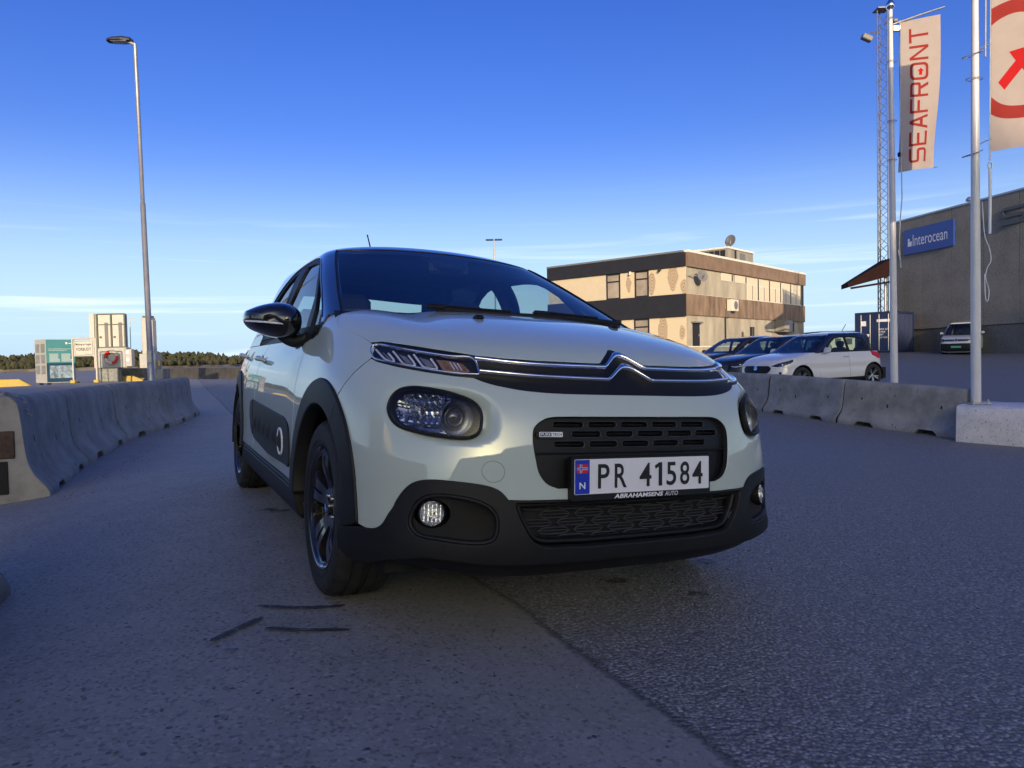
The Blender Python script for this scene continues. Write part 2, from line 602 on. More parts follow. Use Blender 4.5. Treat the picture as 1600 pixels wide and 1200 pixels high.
M_['headliner'] = simple('grey_headliner', (.16, .16, .17), .95, noise=.1)
M_['amber'] = simple('amber_lens', (.30, .165, .085), .25, coat=.4, noise=.3, nscale=120)
M_['white_plate'] = simple('reflective_white_plate', (.72, .72, .76), .35, noise=.02, nscale=50)
M_['plate_blue'] = simple('plate_blue_band', (.005, .03, .42), .4)
M_['red'] = simple('flag_red_print', (.55, .01, .02), .45)
M_['print_black'] = simple('black_print', (.008, .008, .009), .45)
M_['print_white'] = simple('white_print', (.75, .76, .8), .5)
M_['flutes'] = simple('fluted_lamp_reflector', (.34, .35, .37), .14, metal=1.0)
M_['reflector'] = simple('lamp_reflector', (.85, .86, .9), .06, metal=1.0)
M_['lamp_bowl'] = simple('pebbled_lamp_bowl', (.86, .87, .92), .22, metal=1.0, bump=.9, bscale=110, bdist=.004)
M_['frost'] = simple('frosted_clear_block', (.20, .20, .23), .35, coat=.6, noise=.35, nscale=90)
M_['drl'] = simple('frosted_light_guide', (.72, .73, .78), .25, coat=.5)

# ------------------------------------------------------------------ curved body shells
def nspline(xk, yk):
    xk = np.asarray(xk, float); yk = np.asarray(yk, float); n = len(xk)
    h = np.diff(xk); A = np.zeros((n, n)); b = np.zeros(n); A[0, 0] = A[-1, -1] = 1
    for i in range(1, n - 1):
        A[i, i - 1] = h[i - 1]; A[i, i] = 2 * (h[i - 1] + h[i]); A[i, i + 1] = h[i]
        b[i] = 6 * ((yk[i + 1] - yk[i]) / h[i] - (yk[i] - yk[i - 1]) / h[i - 1])
    M = np.linalg.solve(A, b)
    def f(x):
        x = np.asarray(x, float); i = np.clip(np.searchsorted(xk, x) - 1, 0, n - 2)
        a = xk[i + 1] - x; c = x - xk[i]; hh = h[i]
        return M[i] * a ** 3 / (6 * hh) + M[i + 1] * c ** 3 / (6 * hh) + (yk[i] / hh - M[i] * hh / 6) * a + (yk[i + 1] / hh - M[i + 1] * hh / 6) * c
    return f

def sstep(x):
    x = np.clip(x, 0, 1); return x * x * (3 - 2 * x)

class Shell:
    """stack of superellipse outlines: t runs up the skin, s runs round it from the nose"""
    def __init__(S, rows, ys, disp=None, taper=0.0, ty=1.0, n2=3.0):
        R_ = np.array(rows, float)
        if R_.shape[1] == 6: R_ = np.hstack([R_, np.zeros((len(R_), 1))])
        d = np.hypot(np.diff(R_[:, 0]), np.diff(R_[:, 1]) * .8)
        S.tk = np.concatenate([[0], np.cumsum(d)])
        S.f = [nspline(S.tk, R_[:, k]) for k in range(7)]
        S.ys = ys; S.disp = disp; S.taper = taper; S.ty = ty; S.n2 = n2
        S._tt = np.linspace(0, S.tk[-1], 4000); S._zz = S.f[0](S._tt)
    def rows(S, t): return [f(t) for f in S.f]
    def t_of_z(S, z): return np.interp(z, S._zz, S._tt)
    def raw(S, s, t):
        s, t = np.broadcast_arrays(np.asarray(s, float), np.asarray(t, float))
        z, yc, w, yq, n, yr, cw = S.rows(t)
        a = np.abs(s); H = np.pi / 2; yb = S.ys
        ph = np.minimum(a, H); q = (np.abs(np.sin(ph)) ** n + np.abs(np.cos(ph)) ** n) ** (-1 / n)
        x = w * q * np.sin(ph); y = yq - (yq - yc) * q * np.cos(ph)
        mid = a > H
        x = np.where(mid, w, x); y = np.where(mid, yq + (a - H) * (yb - yq) / (yb - .3), y)
        lim = H + (yb - .3); re = a > lim
        p2 = np.clip(a - lim, 0, H); n2 = S.n2
        q2 = (np.abs(np.sin(p2)) ** n2 + np.abs(np.cos(p2)) ** n2) ** (-1 / n2)
        x = np.where(re, w * q2 * np.cos(p2), x); y = np.where(re, yb + (yr - yb) * q2 * np.sin(p2), y)
        z = z + cw * (1 - np.minimum(1, (x / w) ** 2))
        if S.taper: x = x * (1 - S.taper * np.clip((y - S.ty) / 2, 0, 2) ** 1.6)
        return np.stack([np.where(s < 0, -x, x), y, z], -1)
    def P(S, s, t):
        p = S.raw(s, t)
        if S.disp is not None:
            e = 1e-3; s = np.asarray(s, float); t = np.asarray(t, float)
            n = np.cross(S.raw(s + e, t) - S.raw(s - e, t), S.raw(s, t + e) - S.raw(s, t - e))
            n /= np.linalg.norm(n, axis=-1, keepdims=True) + 1e-12
            p = p + n * S.disp(p)[..., None]
        return p
    def N(S, s, t):
        e = 1.5e-3; s = np.asarray(s, float); t = np.asarray(t, float)
        n = np.cross(S.P(s + e, t) - S.P(s - e, t), S.P(s, t + e) - S.P(s, t - e))
        return n / (np.linalg.norm(n, axis=-1, keepdims=True) + 1e-12)
    def F(S, x, z):
        """(s,t) of a point seen from the front"""
        t = float(S.t_of_z(z))
        for _ in range(6):
            _z, yc, w, yq, n, yr, cw = S.rows(t)
            t = float(S.t_of_z(z - cw * (1 - min(1, (x / w) ** 2))))
        X = min(abs(x) / w, .99999); Y = (1 - X ** n) ** (1 / n)
        return (math.copysign(math.atan2(X, Y), x), t)
    def S(S, y, z, sgn=-1):
        """(s,t) of a point seen from the side"""
        t = float(S.t_of_z(z)); _z, yc, w, yq, n, yr, cw = [float(v) for v in S.rows(t)]
        H = math.pi / 2; yb = S.ys
        if y > yb:
            Y2 = min((y - yb) / (yr - yb), .99999); X2 = (1 - Y2 ** S.n2) ** (1 / S.n2)
            a = H + yb - .3 + math.atan2(Y2, X2)
        elif y > yq:
            a = H + (y - yq) * (yb - .3) / (yb - yq)
        else:
            Y = min((yq - y) / (yq - yc), .99999); X = (1 - Y ** n) ** (1 / n); a = math.atan2(X, Y)
        return (sgn * a, t)
    def Fs(S, pts): return np.array([S.F(x, z) for x, z in pts])
    def Ss(S, pts, sgn=-1): return np.array([S.S(y, z, sgn) for y, z in pts])

# ------------------------------------------------------------------ the pale green hatchback
BODY_ROWS = [
    (.150, -.62, .740, .15, 3.4, 2.95), (.185, -.71, .815, .15, 3.4, 3.05), (.225, -.765, .848, .15, 3.4, 3.10),
    (.275, -.793, .864, .15, 3.4, 3.13), (.340, -.805, .870, .15, 3.3, 3.15), (.430, -.805, .869, .15, 3.2, 3.16),
    (.530, -.797, .866, .15, 3.2, 3.16), (.640, -.782, .862, .15, 3.1, 3.15), (.720, -.762, .856, .15, 3.0, 3.13),
    (.790, -.722, .843, .16, 2.9, 3.11), (.850, -.672, .824, .19, 2.7, 3.10), (.895, -.620, .806, .23, 2.6, 3.09),
    (.935, -.530, .789, .29, 2.6, 3.08), (.970, -.405, .778, .37, 2.7, 3.07), (1.00, -.275, .766, .45, 2.8, 3.06),
    (1.03, -.115, .752, .53, 2.9, 3.05), (1.055, .060, .736, .60, 2.9, 3.04), (1.075, .240, .715, .66, 2.9, 3.03)]
def body_disp(p):
    x, y, z = np.abs(p[..., 0]), p[..., 1], p[..., 2]
    front = (y < .1)
    # scoop round the headlight
    v = (np.abs((x - .612) / .150) ** 2.6 + np.abs((z - .694 - (x - .612) * .06) / .090) ** 2.6) ** (1 / 2.6)
    d = np.where(front & (z < .82), -.024 * sstep((1.0 - v) / .34), 0.0)
    # shallow channels along the bonnet
    top = sstep((z - .93) / .08) * sstep((y + .45) / .5)
    d = d - .013 * np.exp(-((x - .50 + .10 * (y + .1)) / .095) ** 2) * top * (y < .75)
    d = d + .006 * np.exp(-(x / .30) ** 4) * sstep((z - .90) / .08) * (y < .6)
    # doors: soft hollow low down, shoulder above
    side = sstep((y - .35) / .3) * sstep((2.35 - y) / .3)
    d = d - .010 * side * np.exp(-((z - .42) / .12) ** 2) + .007 * side * np.exp(-((z - .80) / .09) ** 2)
    return d
BODY = Shell(BODY_ROWS, 2.45, body_disp, .02, 1.2)
SMOOTH = Shell(BODY_ROWS, 2.45, None, .02, 1.2)
GREEN = Shell([
    (.900, -.10, .796, .30, 4.2, 3.10, 0), (.980, .02, .776, .45, 4.2, 3.07, .0), (1.06, .185, .753, .60, 4.2, 3.03, .003),
    (1.14, .370, .727, .75, 4.2, 2.98, .009), (1.22, .555, .699, .90, 4.2, 2.92, .016), (1.30, .740, .667, 1.06, 4.2, 2.85, .023),
    (1.37, .905, .630, 1.20, 4.2, 2.78, .029), (1.42, 1.03, .590, 1.32, 4.2, 2.70, .034), (1.445, 1.12, .550, 1.40, 3.8, 2.62, .036)],
    2.2, None, .042, 1.0)

CAR_W = Matrix(((0.893, -0.446, 0.052, 0), (0.446, 0.895, 0.021, 0), (-0.056, 0.005, 0.998, 0), (0, 0, 0, 1)))
_q = CAR_W.to_3x3().to_quaternion().to_matrix()
CAR_ROT = _q.to_4x4()
CAR_M = Matrix.Translation(-(_q @ Vector((-1.4175, -2.6827, 0.0)))) @ CAR_ROT
car = thing('hatchback', 'pale mint green hatchback with black roof, mirrors and wheels, parked nose-on in the foreground', 'car', CAR_M)

F, S_ = BODY.Fs, BODY.Ss
def both(fn):
    for mir in (False, True): fn(mir)

# --- shared outlines (all on the car's right-hand half, x < 0)
ARCH_C, ARCH_R = (-.012, .375), .402
def arch_pts(cy, a0, a1, r=ARCH_R, n=24, cz=.375):
    out = []
    for k in range(n + 1):
        a = R(a0 + (a1 - a0) * k / n)
        dy, dz = r * math.cos(a), r * math.sin(a)
        out.append((cy + dy, cz + dz))
    return out
arch_front_low = [(-.404, .45), (-.420, .40), (-.44, .33)]
# front outline of the wing opening: circle, then a flare into the bumper
arch_f = arch_pts(-.012, 0, 166)              # from behind the wheel over the top to the front
LEFT_Z = .446
clad_front = [(-.798, .331), (-.784, .335), (-.773, .344), (-.763, .360), (-.753, .386), (-.742, .409), (-.735, .430), (-.720, .461),
              (-.703, .483), (-.682, .495), (-.655, .4995), (-.629, .500), (-.569, .496), (-.519, .489), (-.492, .480), (-.474, .468), (-.457, .448)]
black_bot = [(0, .7645), (-.098, .7645), (-.255, .765), (-.367, .770), (-.443, .781), (-.489, .7925), (-.519, .806)]
drl_bot = [(-.569, .809), (-.638, .819), (-.70, .833), (-.737, .847)]
seam = [(-.297, .857), (-.275, .817), (-.244, .769), (-.224, .739), (-.195, .712)]      # (y, z)
grille_half = [(0, .6965), (-.263, .696), (-.321, .693), (-.347, .684), (-.368, .669), (-.378, .652), (-.381, .624), (-.379, .596), (-.374, .563),
               (-.368, .533), (-.356, .510), (-.339, .493), (-.311, .482), (-.272, .479), (0, .478)]
head_pts = [(-.748, .703), (-.736, .739), (-.713, .764), (-.683, .773), (-.652, .772), (-.607, .764), (-.572, .753), (-.542, .739), (-.525, .721), (-.519, .696),
            (-.523, .665), (-.532, .643), (-.548, .631), (-.573, .625), (-.621, .627), (-.667, .633), (-.71, .642), (-.731, .652), (-.744, .672)]
HEAD = cr(F(head_pts), True, 3)
GR = F(grille_half)
GRILLE = np.concatenate([cr(GR, False, 3), (cr(GR, False, 3) * (-1, 1))[::-1][1:-1]])
CLADF = cr(F(clad_front), False, 3)
BLKB = cr(F(black_bot), False, 3)
DRLB = F(drl_bot)
SEAM = S_(seam)
# flare of the arch in front of the wheel, seen from the side
n0 = [(y, z) for y, z in arch_f if (y < -.195)]
ARCHF = S_([p for p in arch_f if p[0] < -.20] + [(-.409, .45), (-.424, .39), (-.436, .338)])

# --- front bumper (pale green)
half = np.concatenate([BLKB, DRLB, SEAM, ARCHF, CLADF, F([(-.413, .4465), (-.2, LEFT_Z)])])
oth = (half * (-1, 1))[::-1]
loop = np.concatenate([half, oth[:-1]])
TOW = np.array([F([(-.4975 + .033 * math.cos(a), .5315 + .0325 * math.sin(a))])[0] for a in np.linspace(0, 2 * np.pi, 33)[:-1]])
HEAD_M = HEAD * (-1, 1)
def shrink(P, d):
    """move a closed outline inwards by d"""
    P = np.array(P); 
    if area2(P) < 0: P = P[::-1]
    t = np.roll(P, -1, 0) - np.roll(P, 1, 0); t /= np.linalg.norm(t, axis=1, keepdims=True) + 1e-9
    return P + np.stack([-t[:, 1], t[:, 0]], 1) * d
panel(BODY, shrink(loop, .0036), 'front_bumper', M_['paint'], car, holes=[GRILLE, HEAD, HEAD_M, TOW], res=.009, thick=.02)
panel(BODY, shrink(TOW, .0030), 'tow_eye_cover', M_['paint'], car, res=.012, thick=.02, bev=.0010)

# --- bonnet
hood_front = [(0, .9105), (-.010, .9095), (-.034, .8945), (-.080, .863), (-.094, .8605), (-.12, .8605), (-.303, .862), (-.40, .866), (-.486, .873), (-.586, .8905), (-.650, .904), (-.700, .9155)]
hood_side = [(-.215, .912), (-.115, .936), (.032, .964), (.128, .983), (.186, .999), (.231, 1.020), (.279, 1.046), (.325, 1.062)]
hf = np.concatenate([F(hood_front[:1]), F(hood_front[1:])])
hs = S_(hood_side)
tr_ = float(BODY.tk[-1]) - .03
rear_line = np.array([(hs[-1][0] * k, tr_ + (hs[-1][1] - tr_) * k ** 4) for k in np.linspace(1, 0, 12)][1:])
half = np.concatenate([hf, cr(hs, False, 3), rear_line])
loop = np.concatenate([half, (half * (-1, 1))[::-1][1:-1]])
HOOD = loop
panel(BODY, shrink(loop, .0046), 'bonnet', M_['paint'], car, res=.022, thick=.022, bev=.002)

# --- front wings, doors, rear quarters
DOORF = [(.44, .348), (.435, .60), (.452, .75), (.49, .87), (.54, .9385)]
def wing(mir):
    lp = np.concatenate([S_([(-.195, .712), (-.224, .739), (-.244, .769), (-.275, .817), (-.297, .857), (-.262, .895), (-.215, .912)]),
                         cr(S_(hood_side), False, 3)[1:], S_([(.345, 1.062), (.345, 1.035), (.352, .997), (.375, .957), (.45, .941), (.54, .9385)]),
                         S_(DOORF[::-1][1:-1]), S_([(.437, .52), (.44, .46), (.44, .40), (.405, .375)]), S_([p for p in arch_f if p[0] > -.2])])
    panel(BODY, shrink(lp, .0036), 'front_wing', M_['paint'], car, res=.022, thick=.022, mirror=mir)
both(wing)
BELT = .942
BP = 1.655
def front_door(mir):
    lp = S_(DOORF + [(.8, BELT), (1.2, BELT), (BP - .003, BELT), (BP - .003, .7), (BP, .5), (BP + .005, .348)])
    d = panel(BODY, shrink(lp, .0044), 'front_door', M_['paint'], car, res=.026, thick=.025, mirror=mir, bev=.002)
    h = handle(d, 1.53, .845, mir)
    airbump(d, .462, 1.642, mir)
def rear_door(mir):
    lp = S_([(BP + .012, .348), (BP + .005, .5), (BP + .003, .7), (BP + .003, BELT), (2.1, BELT), (2.62, BELT), (2.66, .89), (2.64, .80), (2.56, .785)] +
            [p for p in arch_pts(2.54, 95, 176)] + [(2.132, .348)])
    d = panel(BODY, shrink(lp, .0044), 'rear_door', M_['paint'], car, res=.03, thick=.025, mirror=mir, bev=.002)
    handle(d, 2.485, .873, mir)
    airbump(d, 1.668, 1.80, mir, False)
def handle(par, y, z, mir):
    sg = 1 if mir else -1
    c = BODY.P(*np.array(BODY.S(y, z, sg))); n = BODY.N(*np.array(BODY.S(y, z, sg)))
    m = MB()
    # bowed grip
    prof = [(-.095, .006, .009), (-.085, .022, .015), (-.05, .034, .018), (0, .038, .019), (.05, .034, .018), (.085, .022, .015), (.095, .006, .009)]
    pts = [(c[0] + n[0] * o, c[1] + dy, c[2] + n[2] * o + dy * .02) for dy, o, r in prof]
    m.tube(pts, [p[2] * .8 for p in prof], 12)
    h = m.build('door_handle', M_['paint'], par, smooth=True)
    cup = np.array([BODY.S(y + .10 + .055 * math.cos(a), z + .003 + .032 * math.sin(a), sg) for a in np.linspace(0, 2 * np.pi, 25)[:-1]])
    b = MB(); b.lathe([(.001, .002), (.03, .0015), (.036, .0)], 20, 'x', c=(0, 0, 0))
    b.build('handle_cup', M_['dark'], par, smooth=True, M=Matrix.Translation((c[0] + sg * .001, c[1] + .045, c[2])))
    return h
def airbump(par, y0, y1, mir, front=True):
    top = [(.494, .518), (.510, .552), (.547, .575), (.653, .597), (1.69, .626), (1.765, .618), (1.79, .59)]
    bot = [(1.775, .50), (1.745, .466), (1.70, .44), (1.597, .421), (1.085, .392), (.586, .400), (.492, .4015), (.466, .412), (.463, .44)]
    full = np.array(top + bot)
    q = full[(full[:, 0] > y0) & (full[:, 0] < y1)]
    def zt(y): return np.interp(y, [p[0] for p in top], [p[1] for p in top])
    def zb(y): return np.interp(y, [p[0] for p in bot[::-1]][2:], [p[1] for p in bot[::-1]][2:])
    if front: lp = [p for p in top if p[0] < y1] + [(y1, zt(y1)), (y1, zb(y1))] + [p for p in bot if p[0] < y1]
    else: lp = [(y0, zb(y0)), (y0, zt(y0))] + [p for p in top if p[0] > y0] + [p for p in bot if p[0] > y0]
    lp = roundpoly(lp, .02, 3)
    a = panel(BODY, S_(lp), 'door_protector', M_['black_matte'], par, off=.008, thick=.014, res=.03, mirror=mir, bev=.004)
    sg = 1 if mir else -1
    if front:
        for k, yy in enumerate((.70, .885, 1.05, 1.20, 1.365, 1.53)):
            zc = .487 + (yy - .70) * .028
            cp = BODY.Ss([(yy + b_, zc + a_) for a_, b_ in roundpoly([(-.052, -.054), (.052, -.054), (.052, .054), (-.052, .054)], .048, 5)], -1)
            def dome(P, s, t, cp=cp, mir=mir):
                q = np.stack([s, t], 1) * ((-1, 1) if mir else (1, 1))
                return .009 + .015 * sstep(segdist(cp, q) / .045)
            panel(BODY, cp, 'air_cushion', M_['black_matte'], a, off=.008, thick=.003, res=.012, mirror=mir, offn=dome, bev=.001)
            if k == 0:
                strip(BODY, shrink(cp, -.003) if area2(cp) > 0 else shrink(cp[::-1], -.003), .013, 'white_ring', M_['print_white'], a, off=.010, h=.004, mirror=mir, closed=True)
both(front_door); both(rear_door)
def quarter(mir):
    rear_s = -(np.pi / 2 + 2.45 - .3 + .62)
    lp = np.concatenate([S_([(2.125, .348)] )[:0], S_([p for p in arch_pts(2.54, 93, 10)]), S_([(2.95, .40)]),
                         np.array([(rear_s, BODY.t_of_z(.40)), (rear_s, BODY.t_of_z(.7)), (rear_s, BODY.t_of_z(.97)), (rear_s, BODY.t_of_z(1.045))]),
                         S_([(2.66, 1.045), (2.3, 1.03), (2.1, 1.0)]), S_([(2.1, .946), (2.628, .946), (2.668, .9), (2.648, .798), (2.56, .79)])])
    panel(BODY, lp, 'rear_quarter', M_['paint'], car, res=.035, mirror=mir)
both(quarter)
rs = np.pi / 2 + 2.45 - .3
def ring_loop(z0, z1, a):
    return np.array([(-(rs + a), BODY.t_of_z(z0)), (-(rs + np.pi / 2), BODY.t_of_z(z0)), (-(rs + np.pi / 2), BODY.t_of_z(z1)), (-(rs + a), BODY.t_of_z(z1))])
def tail(mir):
    panel(BODY, ring_loop(.405, .99, .63), 'tailgate', M_['paint'], car, res=.05, mirror=mir)
    panel(BODY, ring_loop(.2, .40, .2), 'rear_bumper', M_['black_matte'], car, res=.05, mirror=mir)
    lp = np.array([(-(rs + a), BODY.t_of_z(z)) for a, z in ((.42, .78), (.42, .92), (.75, .92), (.75, .78))])
    panel(BODY, lp, 'tail_lamp', M_['red'], car, res=.05, off=.012, mirror=mir)
both(tail)

# --- dark inner structure a little under the skin
def liner(pts, nm):
    L0 = F(pts) if nm == 'f' else S_(pts)
    return L0
def joint(mir):
    for line, nm in ((cr(hs, False, 3), 's'), (SEAM, 's'), (np.concatenate([DRLB[-1:], SEAM[:1]]), 's'), (S_(DOORF), 's'), (S_([(BP + .004, .348), (BP + .002, .6), (BP, .8), (BP, BELT)]), 's')):
        strip(SMOOTH, line, .034, 'joint_liner', M_['dark'], car, off=-.024, h=.004, mirror=mir)
both(joint)
lnr = np.array([F([(-.4975 + .045 * math.cos(a), .5315 + .045 * math.sin(a))])[0] for a in np.linspace(0, 6.2832, 21)[:-1]])
panel(SMOOTH, lnr, 'tow_eye_well', M_['dark'], car, off=-.018, thick=0, res=.02)

# --- black wheel-arch mouldings
def arch(mir):
    def ring(cy, a0, a1, tail_):
        ro = [(y, z) for y, z in arch_pts(cy, a0, a1, ARCH_R + .001, 40)]
        ri = [(y, z) for y, z in arch_pts(cy, a0 + 2, a1 - 2, .333, 40, .362)]
        return ro, ri
    ro, ri = ring(-.012, -9, 166, True)
    ro2 = [(-.405, .46), (-.421, .40), (-.434, .345)]
    ri2 = [(-.336, .40), (-.340, .36), (-.348, .322)]
    lp = roundpoly([p for p in ro] + ro2 + [(-.39, .33)] + ri2[::-1] + ri[::-1], .004, 2)
    a = panel(BODY, S_(lp), 'wheel_arch_moulding', M_['black_matte'], car, off=.010, thick=.055, res=.016, mirror=mir, bev=.006)
    lp2 = arch_pts(2.54, -8, 188, ARCH_R + .001, 40) + arch_pts(2.54, 186, -6, .333, 40, .362)
    panel(BODY, S_(lp2), 'wheel_arch_moulding', M_['black_matte'], car, off=.010, thick=.055, res=.02, mirror=mir, bev=.006)
    # sill moulding with two bright edges
    lp3 = S_([(.372, .20), (.374, .30), (.392, .346), (.6, .346), (2.13, .346), (2.15, .30), (2.16, .20)])
    sl = panel(BODY, lp3, 'sill_moulding', M_['black_matte'], car, off=-.004, thick=.03, res=.03, mirror=mir, bev=.004)
    for z_ in (.336, .318):
        strip(BODY, S_([(y, z_) for y in np.linspace(.41, 2.11, 24)]), .010, 'sill_rib', M_['black_trim'], sl, off=-.004, h=.006, mirror=mir)
both(arch)
# line where the arch moulding is split, just above the bumper
def arch_seam(mir):
    strip(BODY, S_([(-.232, .704), (-.222, .68), (-.215, .655), (-.212, .62)]), .0035, 'moulding_joint', M_['dark'], car, off=.0095, h=.0012, mirror=mir)
both(arch_seam)

# --- lower bumper, black plastic
fog_pts = [(-.713, .367), (-.708, .401), (-.692, .437), (-.668, .458), (-.636, .465), (-.594, .463), (-.544, .453), (-.505, .434), (-.484, .407), (-.479, .376), (-.486, .337),
           (-.509, .320), (-.543, .315), (-.593, .318), (-.641, .323), (-.686, .329), (-.704, .344)]
FOG = cr(F(fog_pts), True, 3)
low_half = [(0, .4435), (-.44, .4435), (-.429, .402), (-.408, .360), (-.391, .333), (-.368, .314), (-.334, .306), (-.2, .3025), (0, .302)]
LH = F(low_half)
LOWG = np.concatenate([LH, (LH * (-1, 1))[::-1][1:-1]])
LOWG = roundpoly(LOWG, .012, 3)
half = np.concatenate([F([(0, LEFT_Z - .0015), (-.413, LEFT_Z - .0015)]), CLADF[::-1], S_([(-.44, .329), (-.40, .322), (-.35, .318), (-.335, .29), (-.33, .25), (-.36, .225)]),
                       F([(-.78, .232), (-.74, .262), (-.662, .281), (-.59, .275), (-.50, .2665), (-.409, .264), (-.2, .264)])])
loop = np.concatenate([half[1:], (half[1:] * (-1, 1))[::-1]])
def lip(P, s, t):
    z = P[:, 2]
    return .010 * sstep((z - .262) / .05) * 0 + .012 * sstep((.335 - z) / .05) - .012 * sstep((.272 - z) / .012) * 0 + .004
panel(BODY, shrink(loop, .0008), 'lower_bumper', M_['black_matte'], car, holes=[LOWG, FOG, FOG * (-1, 1)], res=.018, thick=.022, bev=.004, offn=lip)
half = F([(0, .175), (-.30, .175), (-.47, .180), (-.545, .188), (-.556, .206), (-.60, .215), (-.72, .225), (-.765, .24), (-.70, .29), (-.50, .29), (-.3, .29), (-.1, .29)])
loop = np.concatenate([half[1:], (half * (-1, 1))[::-1][:-1]])
panel(SMOOTH, loop, 'undertray_lip', M_['black_trim'], car, off=-.018, thick=.05, res=.03)

# --- fog lamps
def fog(mir):
    sg = 1 if mir else -1
    # lip of the recess, then a dished well
    fh = np.array([F([(-.661 + .0425 * math.cos(a), .402 + .0425 * math.sin(a))])[0] for a in np.linspace(0, 6.2832, 29)[:-1]])
    well = panel(SMOOTH, FOG, 'fog_lamp_surround', M_['dark'], car, holes=[fh], off=-.03, thick=.0, res=.016, mirror=mir,
                 offn=lambda P, s, t: -.012 - .075 * sstep(segdist(FOG, np.stack([s, t], 1) * ((-1, 1) if mir else (1, 1))) / .05) * sstep((.62 - np.abs(P[:, 0])) / .16 + .45))
    strip(SMOOTH, shrink(FOG, .008), .012, 'surround_rim', M_['black_matte'], well, off=-.006, h=.008, mirror=mir, closed=True)
    c = Vector(on(SMOOTH, [F([(-.661, .402)])[0]], -.022, mir)[0])
    n = Vector(SMOOTH.N(*[np.array(v) for v in (F([(-.661, .402)])[0] * ((-1, 1) if mir else (1, 1)))]))
    n = (n + Vector((0, -.5, .10))).normalized()
    q = n.to_track_quat('Z', 'Y').to_matrix().to_4x4(); M = Matrix.Translation(c) @ q
    fl = MB().lathe([(.040, -.02), (.0415, .012), (.039, .016), (.0365, .014), (.036, .006)], 32).build('fog_lamp', M_['black_trim'], well, smooth=True, M=M)
    rb = MB().lathe([(.036, .008), (.034, -.004), (.028, -.018), (.016, -.028), (.006, -.031), (.0, -.031)], 24)
    for k in range(5):
        rb.box((-.024 + k * .012, 0, -.006), (.003, .05, .006))
    rb.build('lamp_reflector', M_['lamp_bowl'], fl, M=M)
    MB().lathe([(.006, -.03), (.006, -.012), (.004, -.008), (0, -.008)], 12).build('bulb', M_['drl'], fl, smooth=True, M=M)
    MB().lathe([(.0368, .010), (.03, .0165), (.018, .0205), (.0, .0215)], 28).build('lamp_lens', M_['lens'], fl, smooth=True, M=M)
both(fog)

# --- lower grille: honeycomb of thin bars in front of a dark void
lg = panel(SMOOTH, shrink(LOWG, -.012), 'lower_grille', M_['dark'], car, off=-.055, thick=.0, res=.03)
strip(SMOOTH, shrink(LOWG, .012), .016, 'grille_frame', M_['black_trim'], lg, off=-.028, h=.012, closed=True)
zz_ = [.322, .348, .374, .400, .426]
pit = .121
LGI = shrink(LOWG, .012)
for r_, z0 in enumerate(zz_):
    for k in range(-4, 5):
        xc = k * pit + (pit / 2 if r_ % 2 else 0)
        c_ = F([(max(-.43, min(.43, xc)), z0)])
        if abs(xc) > .40 or not inside(LGI, c_)[0]: continue
        pts = []
        for (a, b) in [(-.052, 0), (-.042, .0075), (-.03, .0105), (.03, .0105), (.042, .0075), (.052, 0), (.042, -.0075), (.03, -.0105), (-.03, -.0105), (-.042, -.0075)]:
            pts.append((xc + a, z0 + b))
        st = F(pts)
        st = st[inside(LGI, st)] if not inside(LGI, st).all() else st
        if len(st) < 4: continue
        m = MB().ring([tuple(p) for p in on(SMOOTH, st, -.034)], .0022, 4)
        a, b = on(SMOOTH, F([(max(-.42, xc - .05), z0), (min(.42, xc + .05), z0)]), -.036)
        m.tube([tuple(a), tuple(b)], .0016, 4)
        m.build('grille_cell', M_['grille_edge'], lg, smooth=True)

# --- upper grille insert
ins_u = shrink(GRILLE, -.010)
SLOTS = []
for r_, (z0, x0) in enumerate(((.673, -.2545), (.6435, -.1935), (.6125, -.2545))):
    for k in range(-1, 6):
        SLOTS.append((x0 + k * .1215, z0, r_, k))
slot_loops = []
GIN = shrink(GRILLE, .010)
keep = []
for (xc, z0, r_, k) in SLOTS:
    if r_ == 1 and k == -1: continue            # the badge sits here
    cp = capsule(xc, z0, .106, .0205, 5)
    cp = cp[np.abs(cp[:, 0]) < .368]
    if len(cp) < 6: continue
    st = F(cp)
    if not inside(GIN, st).all(): 
        st = st[inside(GIN, st)]
    if len(st) < 6 or np.ptp(st[:, 0]) < .03: continue
    slot_loops.append(st); keep.append((xc, z0))
def ins_off(P, s, t):
    z = P[:, 2]
    return -.020 - .010 * sstep((.592 - z) / .006)
up = panel(SMOOTH, ins_u, 'upper_grille', M_['black_trim'], car, holes=slot_loops, offn=ins_off, thick=.014, res=.016, bev=.001)
panel(SMOOTH, F([(-.375, .588), (-.37, .69), (0, .694), (.37, .69), (.375, .588), (0, .588)]), 'grille_backing', M_['dark'], up, off=-.05, thick=0, res=.03)
strip(SMOOTH, F([(x, .587) for x in np.linspace(-.374, .374, 30)]), .006, 'grille_ledge', M_['black_matte'], up, off=-.021, h=.005)
for st in slot_loops:
    g = MB().ring([tuple(p) for p in on(SMOOTH, st, -.019)], .0013, 5).build('slot_rim', M_['grille_edge'], up, smooth=True)
    xs = st[:, 0]; tm = st[:, 1].mean()
    ln = np.array([(v, tm) for v in np.linspace(xs.min() + .006, xs.max() - .006, 5)])
    MB().tube([tuple(p) for p in on(SMOOTH, ln, -.030)], .0032, 5).build('slot_bar', M_['black_trim'], up, smooth=True)
